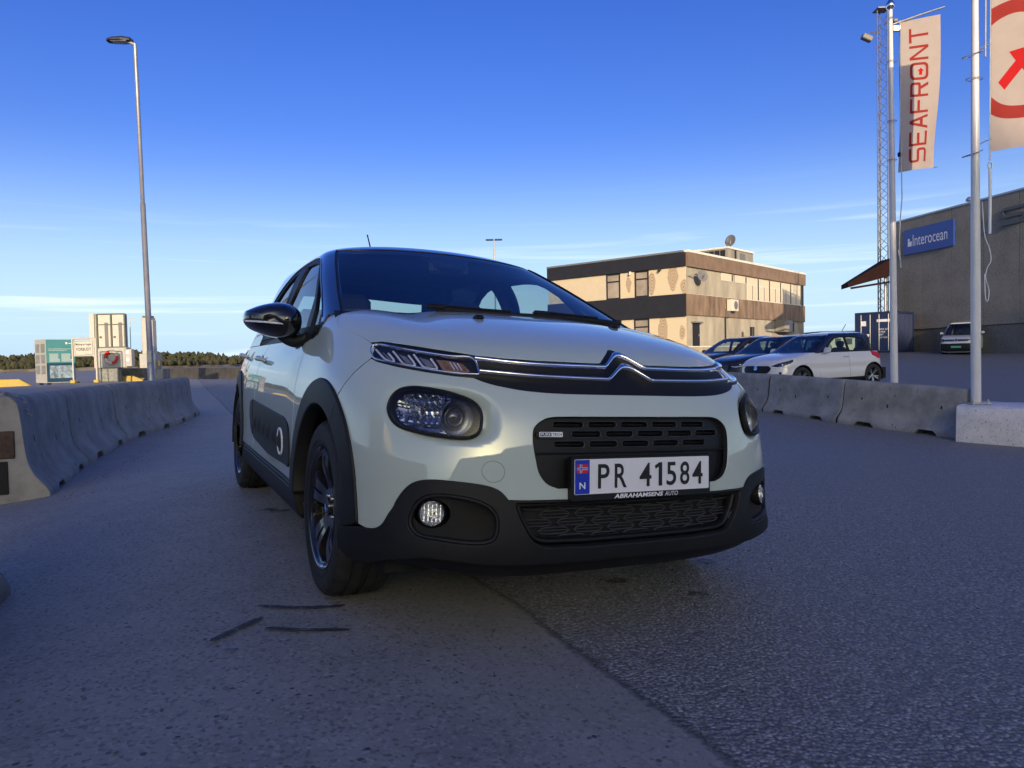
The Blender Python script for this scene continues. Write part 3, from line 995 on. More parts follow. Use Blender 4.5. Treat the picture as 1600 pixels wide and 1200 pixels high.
# engine badge
bc = on(SMOOTH, F([(-.3165, .6425)]), -.014)[0]
bn = Vector(SMOOTH.N(*[np.array(v) for v in F([(-.3165, .6425)])[0]]))
bx = Vector((0, 0, 1)).cross(bn).normalized(); by = bn.cross(bx)
def badge_at(a, b, h=0.0): return tuple(Vector(bc) + bx * a + by * b + bn * h)
m = MB(); cp = capsule(0, 0, .098, .026, 6)
m.add([badge_at(a, b, -.010) for a, b in cp] + [badge_at(a, b, .0) for a, b in cp],
      [tuple(range(len(cp), 2 * len(cp)))] + [(i, (i + 1) % len(cp), len(cp) + (i + 1) % len(cp), len(cp) + i) for i in range(len(cp))])
bd = m.build('engine_badge', M_['black_trim'], up)
m = MB(); rp_ = roundpoly([(-.038, -.0075), (.038, -.0075), (.038, .0075), (-.038, .0075)], .002, 2)
m.add([badge_at(a, b, .0012) for a, b in rp_], [tuple(range(len(rp_)))])
m.build('badge_plate', M_['print_white'], bd)
m = MB(); m.add([badge_at(a, b, .0017) for a, b in ((-.035, -.0055), (.001, -.0055), (.001, .0055), (-.035, .0055))], [(0, 1, 2, 3)])
m.build('badge_field', M_['plate_blue'] if False else M_['print_black'], bd)
m = MB(); put_text(m, "PURE", lambda a, b: badge_at(a, b, .0021), -.032, -.002, -.0038, .0038, bold=.02)
m.build('badge_lettering', M_['print_white'], bd)
m = MB(); put_text(m, "TECH", lambda a, b: badge_at(a, b, .0018), .005, .035, -.0038, .0038, bold=.02)
m.build('badge_lettering', M_['print_black'], bd)

# --- number plate in its dealer's frame
PL_C = Vector((-.006, -.806, .5165)); tilt = .0496
def pl(a, b, h=0.0):
    return (PL_C.x + a, PL_C.y + b * math.sin(tilt) - h * math.cos(tilt), PL_C.z + b * math.cos(tilt) + h * math.sin(tilt))
fr_ = roundpoly([(-.268, -.073), (.266, -.073), (.266, .060), (-.268, .060)], .008, 3)
m = MB(); n_ = len(fr_)
m.add([pl(a, b, -.016) for a, b in fr_] + [pl(a, b, .006) for a, b in fr_] + [pl(a * .994, b * .98, .008) for a, b in fr_],
      [tuple(range(2 * n_, 3 * n_))] + [(i, (i + 1) % n_, n_ + (i + 1) % n_, n_ + i) for i in range(n_)] + [(n_ + i, n_ + (i + 1) % n_, 2 * n_ + (i + 1) % n_, 2 * n_ + i) for i in range(n_)])
frame = m.build('plate_frame', M_['black_trim'], car)
pr_ = roundpoly([(-.258, -.0525), (.258, -.0525), (.258, .0525), (-.258, .0525)], .004, 3)
m = MB(); n_ = len(pr_)
m.add([pl(a, b, .004) for a, b in pr_] + [pl(a, b, .0095) for a, b in pr_], [tuple(range(n_, 2 * n_))] + [(i, (i + 1) % n_, n_ + (i + 1) % n_, n_ + i) for i in range(n_)])
plate = m.build('number_plate', M_['white_plate'], frame)
m = MB(); m.add([pl(a, b, .0100) for a, b in ((-.2565, -.051), (-.205, -.051), (-.205, .051), (-.2565, .051))], [(0, 1, 2, 3)])
m.build('country_band', M_['plate_blue'], frame)
m = MB()
fx0, fx1, fy0, fy1 = -.2505, -.2115, .011, .038
m.add([pl(a, b, .0104) for a, b in ((fx0, fy0), (fx1, fy0), (fx1, fy1), (fx0, fy1))], [(0, 1, 2, 3)], 0)
w_, h_ = fx1 - fx0, fy1 - fy0
for hh, wd, mi in ((.0108, 4, 1), (.0112, 2, 2)):
    cx, cy = fx0 + w_ * 8 / 22, fy0 + h_ / 2; q = w_ / 22 * wd / 2; q2 = h_ / 16 * wd / 2
    m.add([pl(a, b, hh) for a, b in ((cx - q, fy0), (cx + q, fy0), (cx + q, fy1), (cx - q, fy1))], [(0, 1, 2, 3)], mi)
    m.add([pl(a, b, hh + .0001) for a, b in ((fx0, cy - q2), (fx1, cy - q2), (fx1, cy + q2), (fx0, cy + q2))], [(0, 1, 2, 3)], mi)
m.build('flag_emblem', [M_['red'], M_['print_white'], M_['plate_blue']], frame)
m = MB(); put_text(m, "N", lambda a, b: pl(a, b, .0105), -.2415, -.2205, -.036, -.016, bold=.015)
m.build('country_letter', M_['print_white'], frame)
m = MB()
gx = [(-.176, -.134), (-.115, -.070), (-.022, .024), (.037, .066), (.083, .122), (.138, .176), (.188, .231)]
for ch, (a0, a1) in zip("PR41584", gx):
    m = MB()
    if ch == "1":
        m.add([pl(a, b, .0112) for a, b in ((a1 - .0135, -.037), (a1, -.037), (a1, .037), (a1 - .0115, .037), (a0, .027), (a0 + .003, .0165), (a1 - .0135, .0235))], [(6, 0, 1, 2, 3), (3, 4, 5, 6)])
    else:
        put_text(m, ch, lambda a, b: pl(a, b, .0112), a0, a1, -.037, .037, bold=.012, res=6)
    m.build('plate_character', M_['print_black'], frame)
m = MB(); put_text(m, "ABRAHAMSENS", lambda a, b: pl(a, b, .0086), -.115, .072, -.0695, -.0560, shear=.2, bold=.03)
put_text(m, "AUTO", lambda a, b: pl(a, b, .0086), .079, .131, -.0695, -.0560, shear=.2)
m.build('dealer_lettering', M_['print_white'], frame)

# --- black band between the chrome bars, and the chrome
band_half = np.concatenate([F([(0, .9065)]), F([(-.012, .9065), (-.036, .8915), (-.081, .8615), (-.095, .8595), (-.303, .861), (-.486, .872), (-.586, .8895), (-.650, .903), (-.700, .9145), (-.725, .907)]),
                            F([(-.744, .88), (-.747, .857), (-.737, .846)]), F(drl_bot[::-1][1:]), F(black_bot[::-1][:-1])])
band = np.concatenate([band_half[1:], (band_half * (-1, 1))[::-1]])
drl_out = [(-.494, .866), (-.547, .8705), (-.59, .8765), (-.654, .8895), (-.690, .900), (-.712, .906), (-.727, .901), (-.738, .884), (-.743, .862), (-.737, .850), (-.70, .8375), (-.638, .823), (-.569, .813), (-.519, .811), (-.497, .817)]
DH = shrink(cr(F(drl_out), True, 4), .004)
panel(SMOOTH, shrink(band, -.004), 'nose_band', M_['black_trim'], car, holes=[DH, DH * (-1, 1)], off=-.004, thick=.02, res=.022)
up_bar = [(-.492, .8595), (-.403, .8505), (-.293, .8455), (-.100, .8455), (-.082, .8457), (-.072, .8495), (-.030, .8775), (-.010, .888), (0, .8895)]
lo_bar = [(-.496, .820), (-.419, .8145), (-.310, .809), (-.104, .8065), (-.087, .8068), (-.077, .8105), (-.030, .840), (-.010, .8495), (0, .8510)]
def smooth_bar(p):
    q = F(p); a = cr(q[:5], False, 6); n_ = len(q)
    b = np.concatenate([q[4:], (q * (-1, 1))[::-1][1:2]])
    core = [tuple(v) for v in a] + [tuple(v) for v in dens(q[5:], .006, False)]
    h = np.array(core)
    return np.concatenate([h, (h * (-1, 1))[::-1][1:]])
for b_, nm in ((up_bar, 'chrome_bar'), (lo_bar, 'chrome_bar')):
    L_ = smooth_bar(b_)
    strip(SMOOTH, L_, .0135, nm, M_['chrome'], car, off=.002, h=.012, wfn=lambda k: 1.0 + .95 * math.exp(-((k - .5) / .06) ** 2))

# --- daytime running lamps in their chrome loops
def drl(mir):
    lp = cr(F(drl_out), True, 4)
    ln = shrink(lp, .010)
    base = panel(SMOOTH, shrink(lp, .006), 'daytime_lamp', M_['dark'], car, off=-.016, thick=0, res=.02, mirror=mir)
    strip(SMOOTH, shrink(lp, .0035), .0075, 'chrome_surround', M_['chrome'], base, off=-.004, h=.009, mirror=mir, closed=True)
    # three light guides, each a tilted U
    for c0, c1 in (((-.7265, .892), (-.700, .852)), ((-.690, .886), (-.655, .8405)), ((-.645, .877), (-.604, .8325))):
        zt = c0[1]; zb = c1[1]
        u = [(c0[0], zt), (c0[0] + .006, zb + .012), (c0[0] + .013, zb + .003), (c1[0] - .006, zb), (c1[0], zb + .005), (c1[0] - .004, zt - .013)]
        L_ = cr(F(u), False, 5)
        MB().tube([tuple(p) for p in on(SMOOTH, L_, -.008, mir)], .0038, 8).build('light_guide', M_['drl'], base, smooth=True)
        q = F([(c0[0] + .010, zt - .006), (c0[0] + .016, zb + .012), (c1[0] - .006, zb + .010), (c1[0] - .012, zt - .014)])
        panel(SMOOTH, q, 'light_block', M_['frost'], base, off=-.011, thick=.004, res=.01, mirror=mir, bev=.001)
    q = F([(-.594, .864), (-.590, .829), (-.535, .8225), (-.520, .832), (-.530, .853), (-.56, .861)])
    ind = panel(SMOOTH, q, 'indicator', M_['amber'], base, off=-.010, thick=.005, res=.01, mirror=mir, bev=.001)
    for k in range(6):
        xx = -.582 + k * .0095
        MB().tube([tuple(p) for p in on(SMOOTH, F([(xx, .8575 - k * .0014), (xx + .003, .8345 - k * .0008)]), -.0075, mir)], .0022, 5).build('indicator_rib', M_['drl'] if 1 < k < 5 else M_['amber'], ind, smooth=True)
    panel(SMOOTH, ln, 'lamp_lens', M_['lens'], base, off=-.0035, thick=0, res=.02, mirror=mir)
both(drl)

# --- headlights
def headlight(mir):
    sg = 1 if mir else -1
    mx = (lambda p: (-p[0], p[1], p[2])) if mir else (lambda p: tuple(p))
    hs_ = panel(SMOOTH, shrink(HEAD, -.001), 'headlight', M_['black_trim'], car, thick=.0, res=.016, mirror=mir,
                offn=lambda P, s, t: -.010 - .085 * sstep(segdist(HEAD, np.stack([s, t], 1) * ((-1, 1) if mir else (1, 1))) / .028))
    strip(SMOOTH, shrink(HEAD, .002), .010, 'lamp_gasket', M_['black_trim'], hs_, off=-.007, h=.009, mirror=mir, closed=True)
    def bowl(cx, cz, dy, prof, nm, mat, n=32, aim=(0, -1, 0)):
        st = F([(cx, cz)])[0]
        c = Vector(on(SMOOTH, [st], 0, mir)[0]) + Vector((0, dy, 0))
        q = Vector((aim[0] * (1 if mir else -1) * -1, aim[1], aim[2])).normalized().to_track_quat('Z', 'Y').to_matrix().to_4x4()
        return MB().lathe(prof, n).build(nm, mat, hs_, smooth=True, M=Matrix.Translation(c) @ q)
    # main projector on the inboard side
    bowl(-.577, .682, .045, [(.052, .022), (.053, .012), (.048, .004), (.038, -.012), (.030, -.026), (.026, -.030)], 'projector_bezel', M_['satin_chrome'])
    bowl(-.577, .682, .045, [(.029, -.03), (.029, -.004), (.022, .006), (.012, .011), (0, .013)], 'projector_lens', M_['black_gloss'])
    bowl(-.577, .682, .045, [(.031, -.012), (.033, -.006), (.031, .0)], 'projector_ring', M_['chrome'])
    # outboard fluted reflector
    c = Vector(on(SMOOTH, [F([(-.672, .704)])[0]], 0, mir)[0])
    HI = cr(F(head_pts), True, 3); HI = shrink(HI, .012)
    ar = np.array([F([(-.577 - .060 * math.cos(a), .682 + .060 * math.sin(a))])[0] for a in np.linspace(-1.25, 1.25, 15)])
    lim = ar[:, 0].max() - .03
    xs_ = [on(SMOOTH, [q], 0)[0] for q in HI]
    keep_ = np.array([q[0] < -.598 and (q[0] + .577) ** 2 + (q[2] - .682) ** 2 > .058 ** 2 for q in xs_])
    k0 = int(np.argmax(keep_ & ~np.roll(keep_, 1))); HI2 = np.roll(HI, -k0, 0); kp = np.roll(keep_, -k0)
    piece = HI2[:int(np.argmin(kp))] if not kp.all() else HI2
    arc_ = ar if np.linalg.norm(piece[-1] - ar[0]) < np.linalg.norm(piece[-1] - ar[-1]) else ar[::-1]
    def bowl_off(P, s_, t_):
        x = -np.abs(P[:, 0]); rr = np.clip(np.hypot((x + .676) / .075, (P[:, 2] - .702) / .068), 0, 1)
        fl = np.where(np.floor((x + 1) / .0085).astype(int) % 2 == 0, .0028, 0)
        return -.018 - .040 * (1 - rr ** 2) - fl * (P[:, 2] > .672) - .003 * (np.floor(P[:, 2] / .013).astype(int) % 2)
    panel(SMOOTH, np.concatenate([piece, arc_]), 'dipped_beam_reflector', M_['flutes'], hs_, res=.0055, step=.006, thick=.0, mirror=mir, offn=bowl_off, flat=True)
    MB().tube([(c.x, c.y + .075, c.z), (c.x, c.y + .035, c.z)], [.010, .007], 12).build('bulb_shield', M_['satin_chrome'], hs_, smooth=True)
    panel(SMOOTH, shrink(HEAD, .003), 'lamp_lens', M_['lens'], hs_, thick=.0, res=.016, mirror=mir,
          offn=lambda P, s, t: -.003 + .008 * sstep(segdist(HEAD, np.stack([s, t], 1) * ((-1, 1) if mir else (1, 1))) / .04))
both(headlight)

# --- glasshouse
ws_corner = [(-.714, 1.045), (-.700, 1.085), (-.672, 1.165), (-.640, 1.245), (-.606, 1.325), (-.575, 1.385), (-.552, 1.419)]
WSC = GREEN.Fs(ws_corner)
tt0 = WSC[0][1]
top_t = float(GREEN.F(-.552, 1.419)[1])
half = np.concatenate([[(0, tt0)], WSC])
arc = [(WSC[-1][0] * k, top_t + .004 * (1 - k)) for k in np.linspace(.92, 0, 10)]
half = np.concatenate([half, arc])
loop = np.concatenate([half, (half * (-1, 1))[::-1][1:-1]])
ws = panel(GREEN, loop, 'windscreen', M_['screen'], car, thick=.005, res=.04, off=-.004)
# black printed border inside the glass and the sensor shield at the top
brd = shrink(loop, .03)
panel(GREEN, shrink(loop, .001), 'screen_border', M_['black_gloss'], ws, holes=[roundpoly(brd[::2], .03, 3)], off=-.012, thick=0, res=.035)
sen = [(-.15, top_t), (.15, top_t), (.11, top_t - .075), (.07, top_t - .125), (.0, top_t - .14), (-.07, top_t - .125), (-.11, top_t - .075)]
panel(GREEN, roundpoly([(a / .62, b) for a, b in sen], .03, 4), 'sensor_shield', M_['black_trim'], ws, off=-.013, thick=.02, res=.03)
# A-pillars, roof sides and tail of the glasshouse: gloss black
DLO = [(.40, 1.005), (.415, 1.035), (.545, 1.113), (.752, 1.219), (.992, 1.332), (1.12, 1.378), (1.23, 1.398), (1.40, 1.407), (1.60, 1.406), (1.80, 1.388), (1.95, 1.350), (2.10, 1.285), (2.22, 1.215), (2.36, 1.12), (2.44, 1.045)]
DLOs = GREEN.Ss(DLO)
def pillar(mir):
    tb = GREEN.t_of_z(.93)
    tt = float(GREEN.tk[-1])
    lp = np.concatenate([WSC + np.array([[-.004, 0]]), [(WSC[-1][0], tt), (-1.2, tt), (-1.9, tt), (-2.6, tt), (-3.2, tt), (-3.75, tt)],
                         [(-3.95, GREEN.t_of_z(1.3)), (-4.1, GREEN.t_of_z(1.1)), (-4.15, GREEN.t_of_z(1.0)), ], GREEN.Ss([(2.44, 1.0)]), cr(DLOs, False, 2)[::-1], GREEN.Ss([(.405, .955), (.378, .960), (.356, .999), (.350, 1.040)])])
    panel(GREEN, lp, 'a_pillar_and_roof_rail', M_['black_gloss'], car, thick=.02, res=.04, mirror=mir, bev=.004)
    # rubber strip beside the windscreen
    strip(GREEN, cr(WSC, False, 4), .012, 'screen_moulding', M_['black_trim'], car, off=-.003, h=.008, mirror=mir)
    # window frame: dark trim with holes for three panes
    fr1 = roundpoly([(.905, 1.262), (1.022, 1.325), (1.10, 1.353), (1.25, 1.370), (1.452, 1.376), (1.475, 1.15), (1.475, 1.012), (.705, 1.000)], .02, 3)
    qt = roundpoly([(.845, 1.243), (.735, 1.193), (.487, 1.068), (.455, 1.000), (.612, .999)], .012, 3)
    rr = roundpoly([(1.69, 1.376), (1.80, 1.360), (1.93, 1.325), (2.06, 1.265), (2.17, 1.20), (2.28, 1.12), (2.33, 1.060), (1.66, 1.02), (1.655, 1.15)], .02, 3)
    H_ = [GREEN.Ss(fr1), GREEN.Ss(qt), GREEN.Ss(rr)]
    out = np.concatenate([cr(DLOs, False, 2), GREEN.Ss([(2.44, .965), (2.0, .940), (1.2, .934), (.7, .934), (.45, .936), (.405, .957)])])
    wf = panel(GREEN, shrink(out, .0015), 'window_frame', M_['black_trim'], car, holes=H_, off=-.004, thick=.018, res=.03, mirror=mir, bev=.003)
    for h in H_:
        panel(GREEN, shrink(h, -.008), 'window_pane', M_['window'], wf, off=-.014, thick=0, res=.04, mirror=mir)
    strip(GREEN, cr(GREEN.Ss(DLO[1:13]), False, 3), .009, 'window_moulding', M_['satin_chrome'] if False else M_['black_gloss'], wf, off=-.003, h=.007, mirror=mir)
    strip(GREEN, GREEN.Ss([(y, .982) for y in np.linspace(.47, 2.32, 24)]), .016, 'belt_moulding', M_['black_trim'], wf, off=-.004, h=.008, mirror=mir)
both(pillar)
# roof skin
tt = float(GREEN.tk[-1])
ss = np.linspace(-(np.pi / 2 + 2.2 - .3 + np.pi / 2), np.pi / 2 + 2.2 - .3 + np.pi / 2, 121)[:-1]
rim_ = GREEN.P(ss, np.full(len(ss), tt))
rows_ = []
NR = 14
for k in range(NR):
    u_ = 1 - k / NR
    P_ = np.array([0, 1.86, 0]) + (rim_ - np.array([0, 1.86, 0])) * np.array([u_, u_, 1])
    x_ = P_[:, 0]; P_[:, 2] = 1.445 + .036 * (1 - np.minimum(1, (x_ / .55) ** 2)) + .012 * (1 - u_ ** 2)
    P_[:, 2] = P_[:, 2] * (1 - (k == 0)) + rim_[:, 2] * (k == 0)
    rows_.append(P_)
# forward lip down to the glass
lipp = GREEN.P(ss, np.full(len(ss), tt)) 
v_ = np.concatenate(rows_); n_ = len(ss); f_ = []
for k in range(NR - 1):
    for i in range(n_): f_.append((k * n_ + i, k * n_ + (i + 1) % n_, (k + 1) * n_ + (i + 1) % n_, (k + 1) * n_ + i))
f_.append(tuple((NR - 1) * n_ + i for i in range(n_)))
mesh('roof', v_, f_, M_['black_gloss'], car, smooth=True)
half = np.array([(WSC[-1][0], top_t), (WSC[-1][0] * 1.0, tt), (0, tt)])
hd = np.concatenate([[(WSC[-1][0], top_t + .002)], [(WSC[-1][0], tt)], [(-WSC[-1][0], tt)], [(-WSC[-1][0], top_t + .002)], [(-WSC[-1][0] * k, top_t + .006) for k in (.9, .5, 0, -.5, -.9)]])
panel(GREEN, hd, 'roof_header', M_['black_gloss'], car, thick=.004, res=.03, bev=.002)
# rear screen and tail panel under it
rsg = np.pi / 2 + 2.2 - .3
def rear_glass():
    a_ = 4.30
    l1 = np.array([(-a_, GREEN.t_of_z(1.02)), (-a_ + .01, GREEN.t_of_z(1.2)), (-4.27, GREEN.t_of_z(1.325)), (-(rsg + np.pi / 2), GREEN.t_of_z(1.335)), (-(rsg + np.pi / 2), GREEN.t_of_z(1.0))])
    for mir in (False, True):
        panel(GREEN, l1, 'rear_screen', M_['window'], car, thick=0, res=.06, mirror=mir)
        l2 = np.array([(-3.75, tt), (-4.0, GREEN.t_of_z(1.2)), (-4.1, GREEN.t_of_z(1.0)), (-4.31, GREEN.t_of_z(1.0)), (-4.28, GREEN.t_of_z(1.328)), (-(rsg + np.pi / 2), GREEN.t_of_z(1.338)), (-(rsg + np.pi / 2), tt)])
        panel(GREEN, l2, 'spoiler', M_['black_gloss'], car, thick=.02, res=.06, mirror=mir)
rear_glass()
# cowl under the screen
cw = np.array([(-1.0, GREEN.t_of_z(1.0)), (-1.0, GREEN.t_of_z(1.052)), (-.5, GREEN.t_of_z(1.047)), (0, GREEN.t_of_z(1.046)), (.5, GREEN.t_of_z(1.047)), (1.0, GREEN.t_of_z(1.052)), (1.0, GREEN.t_of_z(1.0))])
panel(GREEN, cw, 'cowl', M_['black_matte'], car, off=.003, thick=.1, res=.05)
# wipers
for (p0, p1, p2) in (((-.34, 1.067), (-.05, 1.062), (.33, 1.068)), ((.16, 1.072), (.42, 1.064), (.60, 1.062))):
    L_ = cr(GREEN.Fs([p0, p1, p2]), False, 8)
    w = strip(GREEN, L_, .016, 'wiper_blade', M_['black_trim'], car, off=.008, h=.016)
    c = on(GREEN, L_[:1], .022)[0]
    MB().box(tuple(c), (.085, .03, .024), bev=.01).build('wiper_pivot', M_['black_matte'], w, smooth=True)
    MB().tube([tuple(p) for p in on(GREEN, L_[:10:3], .028)], .006, 6).build('wiper_arm', M_['black_trim'], w, smooth=True)
for x_ in (-.303, .303):
    st = F([(x_, 1.019)])
    c = on(BODY, st, .004)[0]
    MB().box(tuple(c), (.035, .045, .020), bev=.009).build('washer_jet', M_['black_matte'], car, smooth=True)
    
# aerial at the back of the roof
MB().tube([(0, 2.28, 1.47), (0, 2.30, 1.50), (-.02, 2.46, 1.755), (-.021, 2.47, 1.77)], [.014, .007, .0045, .006], 8).build("aerial", M_["black_trim"], car, smooth=True)

# --- mirrors
mir_pts = [(-1.035, 1.045), (-1.027, 1.057), (-.977, 1.081), (-.918, 1.096), (-.866, 1.095), (-.825, 1.075), (-.807, 1.047), (-.804, 1.001), (-.822, .962), (-.862, .943),
           (-.922, .948), (-.970, .963), (-1.010, .981), (-1.032, 1.004), (-1.038, 1.025)]
def mirror(mir):
    sg = 1 if mir else -1
    lp = cr(mir_pts, True, 4); n = len(lp)
    c = np.array([-.905, 1.02]); y0 = .63
    vs = []; fs = []
    ks = [1.0, .985, .95, .88, .78, .62, .42, .2]
    back = [(.0, .86), (.03, .97)]
    rings = [(.97, .075), (1.0, .045)] + [(k, -.115 * (1 - k ** 2.6) ** .55) for k in ks]
    for k, dy in rings:
        for q in lp:
            p = c + (q - c) * k
            lean = (q[0] + .80) * -.18
            vs.append((p[0] * -sg, y0 + dy + lean, p[1]))
    for i in range(len(rings) - 1):
        for j in range(n): fs.append((i * n + j, i * n + (j + 1) % n, (i + 1) * n + (j + 1) % n, (i + 1) * n + j))
    fs.append(tuple((len(rings) - 1) * n + j for j in range(n)))
    m = mesh('door_mirror', vs, fs, M_['black_gloss'], car, smooth=True)
    v2 = [((c + (q - c) * .97)[0] * -sg, y0 + .07 + (q[0] + .80) * -.18, (c + (q - c) * .97)[1]) for q in lp]
    mesh('mirror_glass', v2, [tuple(range(n))], M_['reflector'], m)
    # indicator strip along the front
    pts = []
    for k in np.linspace(0, 1, 12):
        x = -1.034 + .155 * k; z = 1.009 - .010 * k
        v = np.array([x, z]) - c
        # radius of the outline in this direction
        ang = np.arctan2(lp[:, 1] - c[1], lp[:, 0] - c[0]); rad = np.hypot(*(lp - c).T)
        o_ = np.argsort(ang); rr = np.interp(np.arctan2(v[1], v[0]), ang[o_], rad[o_], period=2 * np.pi)
        kk = min(.97, np.hypot(*v) / rr)
        pts.append((x * -sg, y0 - .115 * (1 - kk ** 2.6) ** .55 + (x + .80) * -.18 - .001, z))
    MB().tube(pts, [.0045] * 9 + [.0035, .0025, .0012], 8).build('mirror_indicator', M_['drl'], m, smooth=True)
    arm = cr([(-.868, .665, .968), (-.850, .65, .946), (-.826, .625, .932), (-.802, .60, .940), (-.780, .585, .955)], False, 4)
    MB().tube([(x * -sg, y, z) for x, y, z in arm], list(np.interp(np.linspace(0, 1, len(arm)), [0, .4, 1], [.040, .030, .022])), 14).build('mirror_arm', M_['black_matte'], m, smooth=True)
    ft = roundpoly([(.415, .992), (.47, .952), (.56, .934), (.655, .918), (.70, .895), (.735, .897), (.75, .93), (.72, .99)], .012, 3)
    panel(GREEN, GREEN.Ss(ft), 'mirror_foot', M_['black_matte'], m, off=.012, thick=.03, res=.02, mirror=mir, bev=.008)
both(mirror)

# --- wheels
def wheel(cx, cy, sg):
    """a wheel standing at cx, cy, outer face towards sg*x"""
    Mx = Matrix.Translation((cx, cy, .315)) @ (Matrix.Rotation(math.pi, 4, 'Z') if sg > 0 else Matrix.Identity(4))
    # local: outer face towards -x
    w = MB()
    r0 = .317
    prof = [(.218, -.080), (.226, -.098), (.245, -.104), (.272, -.106), (.295, -.101), (.306, -.092)]
    tread = [(.314, -.080), (.316, -.052), (.309, -.050), (.309, -.043), (.317, -.041), (.3175, -.012), (.310, -.010), (.310, -.002), (.3175, 0)]
    full = prof + tread + [(r, -x) for r, x in (prof + tread)[::-1][1:]]
    n = 120; v = []; f = []
    for i, (r, x) in enumerate(full):
        for k in range(n):
            a = 2 * math.pi * k / n
            rr = r
            if r > .300 and abs(x) > .05 and k % 5 in (0, 1): rr = r - .006
            if abs(abs(x) - .012) < .002 and k % 6 == 0: rr = r - .005
            v.append((x, rr * math.cos(a), rr * math.sin(a)))
    for i in range(len(full) - 1):
        for k in range(n): f.append((i * n + k, i * n + (k + 1) % n, (i + 1) * n + (k + 1) % n, (i + 1) * n + k))
    wh = bpy.data.objects.new('wheel', None); link(wh, car); wh.matrix_local = Mx
    ty = mesh('tyre', v, f, M_['tyre'], wh, smooth=True)
    try: ty.data.set_sharp_from_angle(angle=R(35))
    except Exception: pass
    MB().lathe([(.249, -.1052), (.247, -.1068), (.244, -.1065)], 60, 'x').build('sidewall_rib', M_['tyre'], wh, smooth=True)
    # rim barrel and face
    MB().lathe([(.2185, -.082), (.224, -.094), (.2215, -.099), (.2125, -.096), (.206, -.080), (.200, -.03), (.195, .06), (.205, .10), (.218, .10)], 60, 'x').build('rim', M_['rim'], wh, smooth=True)
    holes = []
    for k in range(5):
        a0 = math.pi / 2 + k * 2 * math.pi / 5
        # wide pocket between the spokes
        p = [(math.cos(a0 + d) * r, math.sin(a0 + d) * r) for r, d in ((.072, .62 - .22), (.105, .62 - .30), (.198, .62 - .36), (.205, .62), (.198, .62 + .36), (.105, .62 + .30), (.072, .62 + .22))]
        holes.append(dens(roundpoly(p, .012, 3), .02))
        # slot cut in each spoke
        p = [(math.cos(a0 + d) * r, math.sin(a0 + d) * r) for r, d in ((.10, -.10), (.185, -.125), (.185, .02), (.10, .03))]
        holes.append(dens(roundpoly(p, .006, 2), .02))
    ol = np.array([(.211 * math.cos(a), .211 * math.sin(a)) for a in np.linspace(0, 2 * math.pi, 73)[:-1]])
    V, T, B = trim_mesh(ol, holes, .022)
    def dep(q): 
        r = np.hypot(q[:, 0], q[:, 1]); return -.088 + .022 * sstep((.16 - r) / .10) 
    d0 = dep(V)
    vs = [np.stack([d0, V[:, 0], V[:, 1]], 1)]; fs = [tuple(t) for t in T]; cnt = len(V)
    fs = [t[::-1] for t in fs]
    for l in B:
        n2 = len(l); q = V[l]
        tg = np.roll(q, -1, 0) - np.roll(q, 1, 0); tg /= np.linalg.norm(tg, axis=1, keepdims=True) + 1e-9
        o_ = np.stack([tg[:, 1], -tg[:, 0]], 1)
        a_ = np.stack([d0[l] + .003, *(q + o_ * .003).T], 1); b_ = np.stack([d0[l] + .035, *(q + o_ * .006).T], 1)
        vs += [a_, b_]
        for i in range(n2):
            j = (i + 1) % n2
            fs.append((l[j], cnt + j, cnt + i, l[i])); fs.append((cnt + j, cnt + n2 + j, cnt + n2 + i, cnt + i))
        cnt += 2 * n2
    sp = mesh('spokes', np.concatenate(vs), fs, M_['rim'], wh, smooth=True)
    try: sp.data.set_sharp_from_angle(angle=R(28))
    except Exception: pass
    hc = MB().lathe([(.0, -.0795), (.022, -.079), (.030, -.077), (.032, -.07), (.032, -.05)], 28, 'x').build('hub_cap', M_['rim'], wh, smooth=True)
    m = MB()
    for dz in (.004, -.008):
        m.tube([(-.081, -.015, dz - .010), (-.0815, 0, dz + .006), (-.081, .015, dz - .010)], .0026, 6)
    m.build('hub_emblem', M_['chrome'], hc, smooth=True)
    for k in range(4):
        a = math.pi / 4 + k * math.pi / 2
        MB().lathe([(.0, -.072), (.008, -.071), (.009, -.06)], 8, 'x', c=(0, .047 * math.cos(a), .047 * math.sin(a))).build('wheel_bolt', M_['satin_chrome'], wh, smooth=True)
    MB().lathe([(.0, -.02), (.135, -.02), (.135, .0), (.07, .01)], 40, 'x').build('brake_disc', M_['disc'], wh)
for cx, cy, sg in ((-.735, 0, -1), (.735, 0, 1), (-.735, 2.54, -1), (.735, 2.54, 1)):
    wheel(cx, cy, sg)

# --- hidden structure: wheel wells, floor, engine bay
m = MB()
m.box((0, 1.2, .22), (1.45, 3.3, .08))
m.box((0, -.25, .55), (1.16, .55, .55))
m.build('floor_pan', M_['dark'], car)
def well(cy):
    for sg in (-1, 1):
        mb = MB(); n = 20
        v = []; f = []
        for k in range(n + 1):
            a = R(-12 + 204 * k / n)
            for x in (.845, .52): v.append((sg * x, cy + .355 * math.cos(a), .345 + .355 * math.sin(a)))
        for k in range(n): f.append((2 * k, 2 * k + 1, 2 * k + 3, 2 * k + 2))
        c = len(v); v += [(sg * .52, cy - .36, .15), (sg * .52, cy + .36, .15)]
        mb.add(v, f)
        mb.add([(sg * .52, cy - .37, .16), (sg * .52, cy + .37, .16), (sg * .52, cy + .37, .75), (sg * .52, cy - .37, .75)], [(0, 1, 2, 3)])
        mb.build('wheel_well', M_['dark'], car)
well(0); well(2.54)

